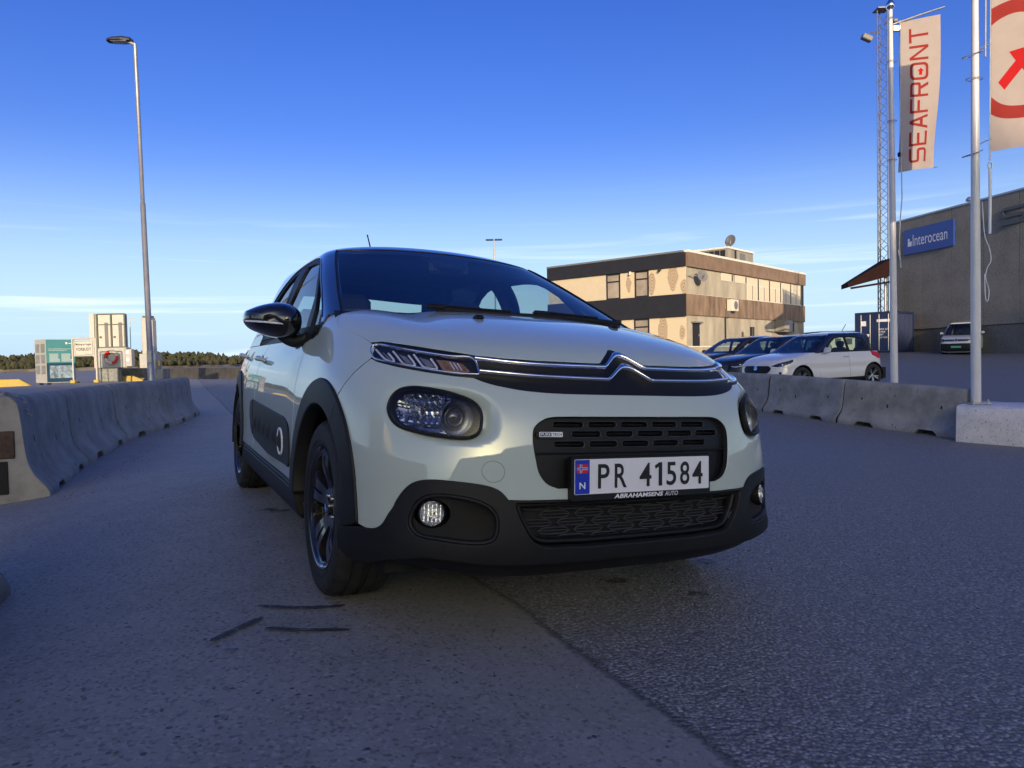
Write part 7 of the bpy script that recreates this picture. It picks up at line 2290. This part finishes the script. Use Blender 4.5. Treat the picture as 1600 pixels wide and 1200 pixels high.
# right pole with the arrow banner
p2 = flagpole(7.25, 11.42, -.04, 8.05, 'white flagpole on the white block at the right, carrying the arrow banner', (-.004, 0))
MB().tube([(.0, 0, 7.75), (.5, 0, 7.85), (1.1, .05, 8.0)], [.022, .02, .018], 8).build('banner_arm', M_['galv'], p2, smooth=True)
for h, sq in ((5.35, 1), (3.85, 1), (4.98, 0)):
    MB().ring([(-.03 + .12 * math.cos(a) * (1.0 + .5 * sq * (math.cos(a) < 0)), .085 * math.sin(a), h + .05 * math.cos(a) * sq) for a in np.linspace(0, 6.283, 21)[:-1]], .007, 5).build('ring', M_['galv'], p2, smooth=True)
for h in (5.42, 3.98):
    MB().tube([(.03, -.03, h), (.12, -.03, h + .05), (.22, -.02, h + .08)], .009, 6).build('ring_hook', M_['galv'], p2, smooth=True)
MB().tube([(.13, -.03, 8.0), (.12, -.03, 5.3)], .014, 6).build('guide_rod', M_['galv'], p2)
loop_ = cr([(.06, -.08, 2.9), (.10, -.09, 2.3), (.16, -.10, 2.0), (.17, -.10, 1.7), (.09, -.09, 1.62), (.10, -.09, 1.9), (.11, -.09, 2.4)], False, 5)
MB().tube([tuple(p) for p in cr([(.05, -.07, 3.1), (.08, -.08, 2.6), (.15, -.09, 2.38), (.17, -.09, 2.2), (.12, -.09, 2.1), (.09, -.09, 1.95), (.14, -.09, 1.75), (.13, -.09, 1.6), (.09, -.09, 1.62), (.08, -.08, 2.0)], False, 5)], .006, 5).build('halyard', M_['print_white'], p2, smooth=True)
b2 = thing('banner', 'pale banner with a red ring and arrow, cut by the right edge of the picture', 'banner', Matrix.Identity(4), 'banners on the flagpoles')
CX, CY, CZ, CW, CH = 7.475, 11.40, 6.85, .86, 3.02
banner(b2, CX, CY, CZ, CW, CH, 1.7)
cu, cv = .50, CZ - 5.19          # centre of the ring on the cloth
def ring_poly(r0, r1):
    a = np.linspace(0, 2 * np.pi, 73)[:-1]
    def sq(r): 
        q = (np.abs(np.cos(a)) ** 2.3 + np.abs(np.sin(a)) ** 2.3) ** (-1 / 2.3)
        return np.stack([cu + r * q * np.cos(a), cv + r * q * np.sin(a)], 1)
    return sq(r1), sq(r0)
def clipx(P, lo, hi):
    out = []
    for sgn, lim in ((1, lo), (-1, hi)):
        src = list(P) if not out else out; res = []
        for i in range(len(src)):
            a, b = src[i - 1], src[i]
            ia, ib = sgn * a[0] >= sgn * lim, sgn * b[0] >= sgn * lim
            if ia != ib:
                t = (lim - a[0]) / (b[0] - a[0]); res.append(a + (b - a) * t)
            if ib: res.append(b)
        out = res
    return np.array(out)
ro_, ri_ = ring_poly(.70, .90)
top_arc = []; 
def arc_piece(sgn):
    a = np.linspace(0, np.pi, 60) * sgn
    def q(r):
        k = (np.abs(np.cos(a)) ** 2.3 + np.abs(np.sin(a)) ** 2.3) ** (-1 / 2.3)
        return np.stack([cu + r * k * np.cos(a), cv + r * k * np.sin(a)], 1)
    return np.concatenate([q(.90), q(.70)[::-1]])
for sgn in (1, -1):
    P = arc_piece(sgn)
    # keep the part on the cloth
    P1 = clipx(P, .006, CW - .006)
    inked(b2, [(P1, [])], CX, CY, CZ, CW, CH, 1.7, 'banner_red', 'ring_print')
ca, sa = math.cos(R(-47)), math.sin(R(-47))
arrow = np.array([(-.50, -.085), (-.06, -.085), (-.06, -.27), (.36, .0), (-.06, .27), (-.06, .085), (-.50, .085)])
arrow = np.stack([cu + .02 + arrow[:, 0] * ca - arrow[:, 1] * sa, cv + .02 + arrow[:, 0] * sa + arrow[:, 1] * ca], 1)
arrow = clipx(arrow, .01, CW - .01)
inked(b2, [(arrow, [])], CX, CY, CZ, CW, CH, 1.7, 'banner_arrow', 'arrow_print')
MB().tube([(7.455, 11.40, 6.9), (7.445, 11.40, 3.70)], .012, 6).build('edge_cord', M_['galv'], b2)
MB().ring([(7.45 + .03 * math.cos(a), 11.40, 3.62 + .05 * math.sin(a)) for a in np.linspace(0, 6.283, 15)[:-1]], .010, 6).build('shackle', M_['galv'], b2, smooth=True)
MB().tube([(7.45, 11.40, 3.58), (7.452, 11.40, 3.0), (7.446, 11.40, 2.58)], .022, 8).build('weight_strap', M_['print_white'], b2, smooth=True)

# ------------------------------------------------------------------ lattice mast with a floodlight
M_['mast'] = simple('weathered_galvanised_mast', (.20, .19, .19), .5, metal=.5, noise=.2)
def lattice():
    T = thing('lattice_mast', 'tall slim lattice mast rising behind the left flagpole', 'mast', Matrix.Translation((27.8, 55.0, .6)))
    H = 25.2; r = .40
    c = [(r * math.cos(a), r * math.sin(a)) for a in (R(200), R(320), R(80))]
    for x, y in c: MB().tube([(x, y, 0), (x, y, H)], .045, 6).build('leg', M_['mast'], T)
    step = .62; n = int(H / step)
    for k in range(3):
        (xa, ya), (xb, yb) = c[k], c[(k + 1) % 3]
        base = [None, None]
        for d in range(2):
            m = MB(); a, b = ((xa, ya), (xb, yb)) if d == 0 else ((xb, yb), (xa, ya))
            m.tube([(a[0], a[1], 0), (b[0], b[1], step)], .022, 4, cap=False)
            o = m.build('brace', M_['mast'], T); base[d] = o
        for i in range(2, n):
            o = base[i % 2].copy(); COL.objects.link(o); o.parent = T; o.location = (0, 0, i * step)
        base[1].location = (0, 0, step)
    MB().box((0, 0, H + .05), (.9, .9, .08)).build('head_plate', M_['mast'], T)
    F_ = thing('floodlight', 'grey floodlight on a short arm at the top of the lattice mast', 'floodlight', Matrix.Translation((27.8, 55.0, 23.9)))
    MB().tube([(-.2, 0, .3), (-.9, -.1, .3), (-1.05, -.1, 0)], .04, 6).build('arm', M_['mast'], F_)
    MB().box((-1.15, -.15, -.12), (.75, .45, .38), rot=Matrix.Rotation(R(25), 3, 'Y'), bev=.05).build('housing', M_['dish'], F_)
    MB().tube([(.2, 0, .9), (.7, -.1, 1.3), (.95, -.1, 1.2)], .04, 6).box((.95, -.12, 1.1), (.32, .28, .24), bev=.04).build('camera_arm', M_['dish'], F_)
lattice()

# ------------------------------------------------------------------ street lamps
M_['lamp_post'] = simple('galvanised_lamp_post', (.33, .33, .34), .45, metal=.6, noise=.15, nscale=2)
def lamp(x, y, z0, z1, label, arm, rb, rt, lean=0.0):
    L = thing('street_lamp', label, 'street lamp', Matrix.Translation((x, y, z0)))
    H = z1 - z0
    pts = [(lean * k, 0, H * k) for k in (0, .12, .121, .56, .561, .9, 1)]
    MB().tube(pts, [rb, rb, rb * .86, rb * .74, rb * .58, rt * 1.1, rt], 16).build('post', M_['lamp_post'], L, smooth=True)
    a = Vector(arm)
    MB().tube([(lean, 0, H - .02), (lean + a.x * .25, a.y * .25, H + .06), (lean + a.x * .5, a.y * .5, H + .08)], [rt, rt * .9, rt * .8], 10).build('arm', M_['lamp_post'], L, smooth=True)
    d = a.normalized(); ln = a.length
    q = Matrix(((d.x, -d.y, 0), (d.y, d.x, 0), (0, 0, 1)))
    c = Vector((lean, 0, H)) + a * .55
    v = []; f = []
    prof = [(-.5, .35, .30), (-.42, .75, .75), (-.1, 1.0, 1.0), (.3, .9, .8), (.47, .6, .5), (.5, .3, .3)]
    for t, w, h in prof:
        for (yy, zz) in ((-.16 * w, -.03), (-.16 * w, .02 * h), (-.07 * w, .09 * h), (.07 * w, .09 * h), (.16 * w, .02 * h), (.16 * w, -.03)):
            v.append(tuple(c + q @ Vector((t * ln * .95, yy, zz + .08))))
    for i in range(5):
        for j in range(6): f.append((i * 6 + j, i * 6 + (j + 1) % 6, i * 6 + 6 + (j + 1) % 6, i * 6 + 6 + j))
    f += [tuple(range(6))[::-1], tuple(30 + j for j in range(6))]
    h = mesh('lamp_head', v, f, M_['navy'], L)
    MB().box(tuple(c + Vector((0, 0, .045))), (ln * .6, .22, .012)).build('lamp_glass', M_['print_white'], h)
    return L
lamp(-9.25, 19.0, gzz(-9.25, 19), 9.0, 'tall tapering street lamp behind the left barriers with a dark head', (-.66, -.05, 0), .085, .045, -.10)
MB().box((-.0, -.085, 1.2), (.12, .02, .3)).build('service_hatch', M_['lamp_post'], bpy.data.objects['street_lamp'])
l2 = lamp(-1.36, 70.0, .5, 11.95, 'slim distant street lamp just above the roof of the green car', (-.01, 0, 0), .09, .06)
l2.children[1].hide_render = False
for s in (-1, 1): MB().box((s * .42, 0, 11.55), (.72, .28, .14), bev=.04).build('lamp_head', M_['navy'], l2)

# ------------------------------------------------------------------ blue container
M_['container'] = simple('faded_blue_container', (.012, .022, .075), .5, noise=.25, nscale=1.5, detail=8)
def container():
    X = Vector((.66, -.75, 0)).normalized(); Y = Vector((.75, .66, 0)).normalized()
    p = Vector((22.0, 47.0, .68))
    M = Matrix(((X.x, Y.x, 0, p.x), (X.y, Y.y, 0, p.y), (0, 0, 1, p.z), (0, 0, 0, 1)))
    C_ = thing('shipping_container', 'dark blue shipping container standing at the end of the warehouse', 'container', M)
    W, L, H = 2.44, 3.0, 2.55
    for x in (.06, W - .06):
        for y in (.06, L - .06): MB().box((x, y, H / 2), (.12, .12, H)).build('corner_post', M_['container'], C_)
    for z in (.07, H - .06):
        MB().box((W / 2, .06, z), (W - .24, .12, .13)).build('end_rail', M_['container'], C_)
        for x in (.06, W - .06): MB().box((x, L / 2, z), (.12, L - .24, .13)).build('side_rail', M_['container'], C_)
    MB().box((W / 2, L / 2, H - .03), (W - .1, L - .1, .04)).build('roof', M_['container'], C_)
    for x in (.05, W - .05):
        n = 13; v = []; f = []
        for i in range(n * 4 + 1):
            y = .12 + (L - .24) * i / (n * 4); o = (0, .035, .035, 0)[i % 4]
            v += [(x + (o if x < 1 else -o), y, .13), (x + (o if x < 1 else -o), y, H - .12)]
        for i in range(n * 4): f.append((2 * i, 2 * i + 2, 2 * i + 3, 2 * i + 1))
        mesh('side_wall', v, f, M_['container'], C_)
    for k in range(2):
        d = MB().box((.12 + (W - .24) * (k + .5) / 2, .06, H / 2), ((W - .24) / 2 - .02, .06, H - .28)).build('door', M_['container'], C_)
        for o in (-.28, .28):
            MB().tube([(.12 + (W - .24) * (k + .5) / 2 + o, .0, .15), (.12 + (W - .24) * (k + .5) / 2 + o, .0, H - .15)], .022, 6).build('lock_rod', M_['galv'], d)
    pl_ = MB().box((.55, .02, 1.85), (.28, .02, .30)).build('placard', M_['print_white'], C_)
    MB().box((1.75, .02, 2.0), (.8, .02, .16)).build('number_strip', M_['print_white'], C_)
    m = MB()
    for j, tx in enumerate(("MAX GR", "TARE", "NET", "CU CAP")):
        put_text(m, tx, lambda a, b: (a, .025, b), 1.45, 1.45 + .1 * len(tx), 1.42 - j * .17, 1.52 - j * .17)
    m.build('stencil_lettering', M_['print_white'], C_)
    m = MB().add([(.72, .024, 1.18), (.95, .024, 1.18), (.835, .024, 1.0)], [(0, 1, 2)]); m.build('triangle_mark', M_['print_white'], C_)
container()

# ------------------------------------------------------------------ quayside things on the left
M_['teal'] = simple('teal_info_print', (.06, .24, .26), .5, noise=.08, nscale=2)
M_['teal_dark'] = simple('deep_blue_info_print', (.010, .05, .10), .5, noise=.3, nscale=1.2)
M_['info_grey'] = simple('grey_info_print', (.42, .42, .40), .6, noise=.1, nscale=2)
M_['info_dark'] = simple('grey_photo_print', (.22, .23, .23), .6, noise=.3, nscale=5)
M_['aerial'] = simple('aerial_photo_print', (.22, .30, .38), .5, noise=.75, nscale=6, detail=8)
M_['cabinet'] = simple('pale_cabinet', (.44, .42, .38), .5, noise=.12, nscale=2)
M_['cab_edge'] = simple('dark_cabinet_edge', (.10, .115, .10), .5, noise=.15)
M_['buoy_red'] = simple('lifebuoy_red', (.58, .03, .025), .5)
def q_face(o, ax, ay, w, h, r):      # helper: rectangle in a face frame
    return [tuple(o + ax * a + ay * b) for a, b in ((r[0] * w, r[2] * h), (r[1] * w, r[2] * h), (r[1] * w, r[3] * h), (r[0] * w, r[3] * h))]
def info_box():
    p = Vector((-22.24, 35.3, .10)); rgt = Vector((.80, .82, 0)).normalized(); lft = Vector((-.80, .60, 0)).normalized()
    M = Matrix.Translation(p)
    B = thing('info_box', 'square teal and grey information box with an aerial photo on its quay-side face', 'information board', M)
    wr, wl_, H = 1.22, 1.30, 2.10
    A, Bq, Cq, Dq = Vector(), rgt * wr, rgt * wr + lft * wl_, lft * wl_
    def face(P, Q, z0, z1, off, nm, mat, par=B, u0=0, u1=1):
        d = (Q - P); nn = Vector((d.y, -d.x, 0)).normalized()
        a = P + d * u0 + nn * off; b = P + d * u1 + nn * off
        return mesh(nm, [(a.x, a.y, z0), (b.x, b.y, z0), (b.x, b.y, z1), (a.x, a.y, z1)], [(0, 1, 2, 3)], M_[mat], par)
    m = MB().prism([(v.x, v.y) for v in (A, Bq, Cq, Dq)], .0, H, plane='xy'); body = m.build('casing', M_['info_grey'], B)
    face(A, Bq, .03, H - .02, .006, 'front_print', 'teal')
    face(A, Bq, .03, .95, .010, 'lower_print', 'teal_dark')
    face(A, Bq, .22, .83, .014, 'aerial_photo', 'aerial', u0=.10, u1=.93)
    m = MB(); d = Bq - A; nn = Vector((d.y, -d.x, 0)).normalized()
    def at_(u, z): q = A + d * u + nn * .016; return (q.x, q.y, z)
    for z in (1.60, 1.53): put_text(m, "Risavika havneomr" if False else "HAVNEINFORMASJON", lambda a, b: at_(a, b), .08, .86 if z > 1.55 else .70, z, z + .05)
    rn = random.Random(4)
    for cx in (.10, .52):
        for k in range(9):
            z = 1.38 - k * .045; e = rn.uniform(.30, .38)
            m.add([at_(cx, z), at_(cx + e, z), at_(cx + e, z + .016), at_(cx, z + .016)], [(0, 1, 2, 3)])
    m.add([at_(.68, 1.86), at_(.75, 1.86), at_(.75, 1.96), at_(.68, 1.96)], [(0, 1, 2, 3)]); m.add([at_(.78, 1.885), at_(.90, 1.885), at_(.90, 1.915), at_(.78, 1.915)], [(0, 1, 2, 3)])
    m.build('info_lettering', M_['print_white'], B)
    for r0 in range(3):
        for c0 in range(2):
            u0 = .06 + c0 * .48
            o = face(Dq, A, .42 + r0 * .52, .42 + r0 * .52 + .42, .006, 'small_photo', 'info_dark', u0=u0, u1=u0 + .36)
    for u in (rgt * .15 + lft * .2, rgt * 1.4 + lft * .2, rgt * .15 + lft * 1.1): MB().box((u.x, u.y, -.06), (.12, .12, .14)).build('foot', M_['dark'], B)
info_box()
M_['sign_white'] = simple('white_sign_face', (.52, .50, .46), .5, noise=.06)
def prohibition():
    p = Vector((-20.2, 34.0, gzz(-20, 34))); S = thing('prohibition_sign', 'white framed sign reading FORBUDT on two white legs', 'sign', Matrix.Translation(p))
    W, zt, zb = 1.08, 2.05, 1.22
    fr = cr([(0, 0, 0), (0, 0, 1.0), (0, 0, zt - .12), (.03, 0, zt - .03), (.12, 0, zt), (W - .12, 0, zt), (W - .03, 0, zt - .03), (W, 0, zt - .12), (W, 0, 1.0), (W, 0, 0)], False, 4)
    MB().tube([tuple(q) for q in fr], .035, 8).build('frame', M_['sign_white'], S, smooth=True)
    MB().box((W / 2, 0, (zt + zb) / 2 - .04), (W - .14, .03, zt - zb - .10)).build('board', M_['sign_white'], S)
    m = MB()
    x0, x1, z0, z1 = .12, W - .12, zb + .05, zt - .12
    for a0, a1, b0, b1 in ((x0, x1, z0, z0 + .015), (x0, x1, z1 - .015, z1), (x0, x0 + .015, z0 + .015, z1 - .015), (x1 - .015, x1, z0 + .015, z1 - .015)):
        m.add([(a0, -.018, b0), (a1, -.018, b0), (a1, -.018, b1), (a0, -.018, b1)], [(0, 1, 2, 3)])
    m.build('sign_border', M_['rust'], S)
    for tx, a0, a1, b0, b1 in (("Mating av fugler", .17, W - .17, 1.70, 1.83), ("FORBUDT", .20, W - .20, 1.48, 1.62), ("Stavangerregionen Havn", .58, W - .16, 1.30, 1.335)):
        m = MB(); put_text(m, tx, lambda a, b: (a, -.018, b), a0, a1, b0, b1, bold=.012); m.build('sign_lettering', M_['print_black'], S)
    for x in (0, W): MB().box((x, 0, .06), (.22, .22, .14), bev=.02).build('foot', M_['yellow'], S)
prohibition()
def rescue():
    g = gzz(-20.2, 37); M = Matrix.Translation((-20.95, 37.0, 0))
    C_ = thing('service_cabinet', 'tall pale double-door cabinet with dark edges and strap bars by the quay', 'cabinet', M)
    # upper box
    MB().box((.80, .18, 2.62), (1.56, .36, 1.68)).build('casing', M_['cabinet'], C_)
    MB().box((.03, .12, 2.62), (.24, .42, 1.72)).build('side_panel', M_['sign_white'], C_)
    for k in range(2):
        x = .32 + k * .70
        d = MB().box((x + .33, -.02, 2.60), (.62, .05, 1.62)).build('door', M_['sign_white'], C_)
        MB().box((x + .42, -.055, 2.42), (.17, .03, 1.22)).build('strap', M_['dish'], d)
        MB().box((x + .12, -.05, 2.30), (.12, .02, .10)).build('latch', M_['cab_edge'], d)
    for x in (.27, .98, 1.66): MB().box((x, -.03, 2.62), (.07, .10, 1.70)).build('edge_bar', M_['cab_edge'], C_)
    for z in (3.46, 2.93, 1.80): MB().box((.97, -.035, z), (1.30, .08, .045)).build('cross_bar', M_['cab_edge'], C_)
    # lower box
    MB().box((.95, .18, 1.26), (1.42, .36, 1.0)).build('lower_casing', M_['cabinet'], C_)
    MB().box((.95, -.025, 1.26), (1.36, .05, .96)).build('lower_panel', M_['info_grey'], C_)
    MB().box((.10, .30, 1.26), (.30, .3, 1.0)).build('side_panel', M_['sign_white'], C_)
    MB().box((1.82, .05, 1.25), (.30, .30, .85)).build('meter_box', M_['cabinet'], C_)
    for a, b in ((1.78, 1.52), (1.78, 1.15)): MB().box((a, -.11, b), (.16, .02, .16)).build('label_plate', M_['print_white'], C_)
    MB().box((.72, .18, .40), (.96, .34, .72)).build('base_casing', M_['cab_edge'], C_)
    for k in range(2): MB().box((.48 + k * .48, -.005, .40), (.42, .03, .62)).build('vent_panel', M_['info_dark'], C_)
    MB().box((.20, -.05, 1.0), (.07, .07, 1.95)).build('edge_bar', M_['sign_white'], C_)
    L_ = thing('lifebuoy', 'red and white lifebuoy hanging on the lower panel of the tall cabinet', 'lifebuoy', Matrix.Translation((-19.975, 36.86, 1.29)))
    n = 48
    for k in range(8):
        a0 = 2 * math.pi * k / 8 + .2; pts = [(.29 * math.cos(a0 + t), 0, .29 * math.sin(a0 + t)) for t in np.linspace(0, 2 * math.pi / 8, 7)]
        MB().tube(pts, .072, 12).build('buoy_segment', M_['buoy_red'] if k in (2, 3, 6, 7) else M_['sign_white'], L_, smooth=True)
    MB().ring([(.375 * math.cos(a) * (1 + .02 * math.sin(8 * a)), -.01, .375 * math.sin(a)) for a in np.linspace(0, 6.283, 41)[:-1]], .009, 5).build('grab_rope', M_['sign_white'], L_, smooth=True)
    h = MB().tube([tuple(q) for q in cr([(0, 0, -.5), (0, 0, 1.4), (.02, 0, 2.65), (.10, 0, 2.80), (.20, 0, 2.76), (.24, 0, 2.6)], False, 6)], .022, 8).build('boat_hook', M_['sign_white'], None, smooth=True, M=Matrix.Translation((-20.6, 40.0, .6)))
    tag(h, 'thin white hooked pole standing between the cabinet and the white tower', 'boat hook')
rescue()
def tower():
    T = thing('dispenser_tower', 'slim white tower on a wide pale base beside the lamp post', 'tower', Matrix.Translation((-22.0, 45.0, 0)))
    MB().box((-.05, 0, 2.65), (.62, .55, 2.2), bev=.03).build('column', M_['cabinet'], T)
    MB().box((.28, -.1, 2.55), (.16, .5, 2.1), bev=.03).build('side_panel', M_['sign_white'], T)
    MB().box((-.05, 0, 3.80), (.50, .45, .12)).build('cap', M_['cab_edge'], T)
    MB().box((0, 0, 1.08), (.98, .8, .96), bev=.03).build('base', M_['info_grey'], T)
    MB().box((0, .0, .30), (1.9, 1.0, .62), bev=.02).build('plinth', M_['quay'], T)
    g = MB().box((.62, -.2, .95), (.14, .14, .34)).build('bin_lid', M_['yellow'], T)
tower()
def kerb(p, q, z, label, h=.42, w=.40, mat='yellow', name='kerb_beam'):
    P, Q = Vector((*p, z)), Vector((*q, z)); L = (Q - P).length; d = (Q - P).normalized(); nn = Vector((-d.y, d.x, 0))
    pr = [(-w / 2, 0), (w / 2, 0), (w / 2, h * .55), (w * .3, h), (-w * .3, h), (-w / 2, h * .55)]
    v = []; f = []
    for t, s in ((0, .35), (.45, 1.0), (L - .45, 1.0), (L, .35)):
        for a, b in pr: v.append(tuple(P + d * t + nn * a + Vector((0, 0, b * (s if b > h * .5 else 1)))))
    for i in range(3):
        for j in range(6): f.append((i * 6 + j, i * 6 + (j + 1) % 6, i * 6 + 6 + (j + 1) % 6, i * 6 + 6 + j))
    f += [tuple(range(6))[::-1], tuple(18 + j for j in range(6))]
    o = mesh(name, v, f, M_[mat], None); tag(o, label, 'kerb beam', 'yellow kerb beams along the quay edge')
kerb((-26.5, 31.0), (-21.75, 33.4), -.10, 'faded yellow kerb beam at the far left, left of the teal information box', .44, .5)
kerb((-21.2, 37.6), (-19.2, 38.4), .02, 'bright yellow kerb beam half hidden behind the legs of the white sign', .30, .4)
def blockc(x, y, z, d, label, mat, rot=0, nm='concrete_block'):
    o = MB().box((0, 0, d[2] / 2), d, bev=.05).build(nm, M_[mat], None, M=Matrix.Translation((x, y, z)) @ Matrix.Rotation(rot, 4, 'Z')); tag(o, label, 'block')
M_['mossy'] = simple('lichen_concrete', (.30, .26, .16), .9, noise=.5, nscale=4, col2=(.16, .14, .09), bump=.6, bscale=25, bdist=.02)
blockc(-20.55, 40.2, .05, (1.25, .8, .66), 'lichen-stained concrete block behind the foot of the tall cabinet', 'mossy', .1)
blockc(-22.3, 42.4, .0, (1.3, .9, .52), 'grey concrete block in front of the white tower', 'quay', .1)
tb = MB().lathe([(.34, -.35), (.40, -.33), (.43, -.2), (.43, .2), (.40, .33), (.34, .35)], 24, 'x').build('rubber_fender', M_['tyre'], None, smooth=True, M=Matrix.Translation((-21.15, 38.9, .48)) @ Matrix.Rotation(R(70), 4, 'Z'))
tag(tb, 'round black rubber fender lying behind the white sign and cabinet', 'fender')

# far low buildings right of the office block
def shed(x, y, w, d, h, mat, label):
    S = thing('far_shed', label, 'building', Matrix.Translation((x, y, .6)))
    MB().box((0, 0, h / 2), (w, d, h)).build('wall', M_[mat], S); MB().box((0, 0, h + .1), (w + .5, d + .5, .2)).build('roof', M_['rust'], S)
    for k in range(4): MB().box((-w / 2 + (k + .5) * w / 4, -d / 2 - .03, h * .55), (w / 8, .1, h * .3)).build('window', M_['pane'], S)
shed(52, 118, 7, 6, 3.2, 'info_grey', 'small far grey shed seen above the roof of the white car')
print("objects", len(bpy.data.objects), "tris", sum(len(o.data.polygons) for o in bpy.data.objects if o.type == 'MESH'))
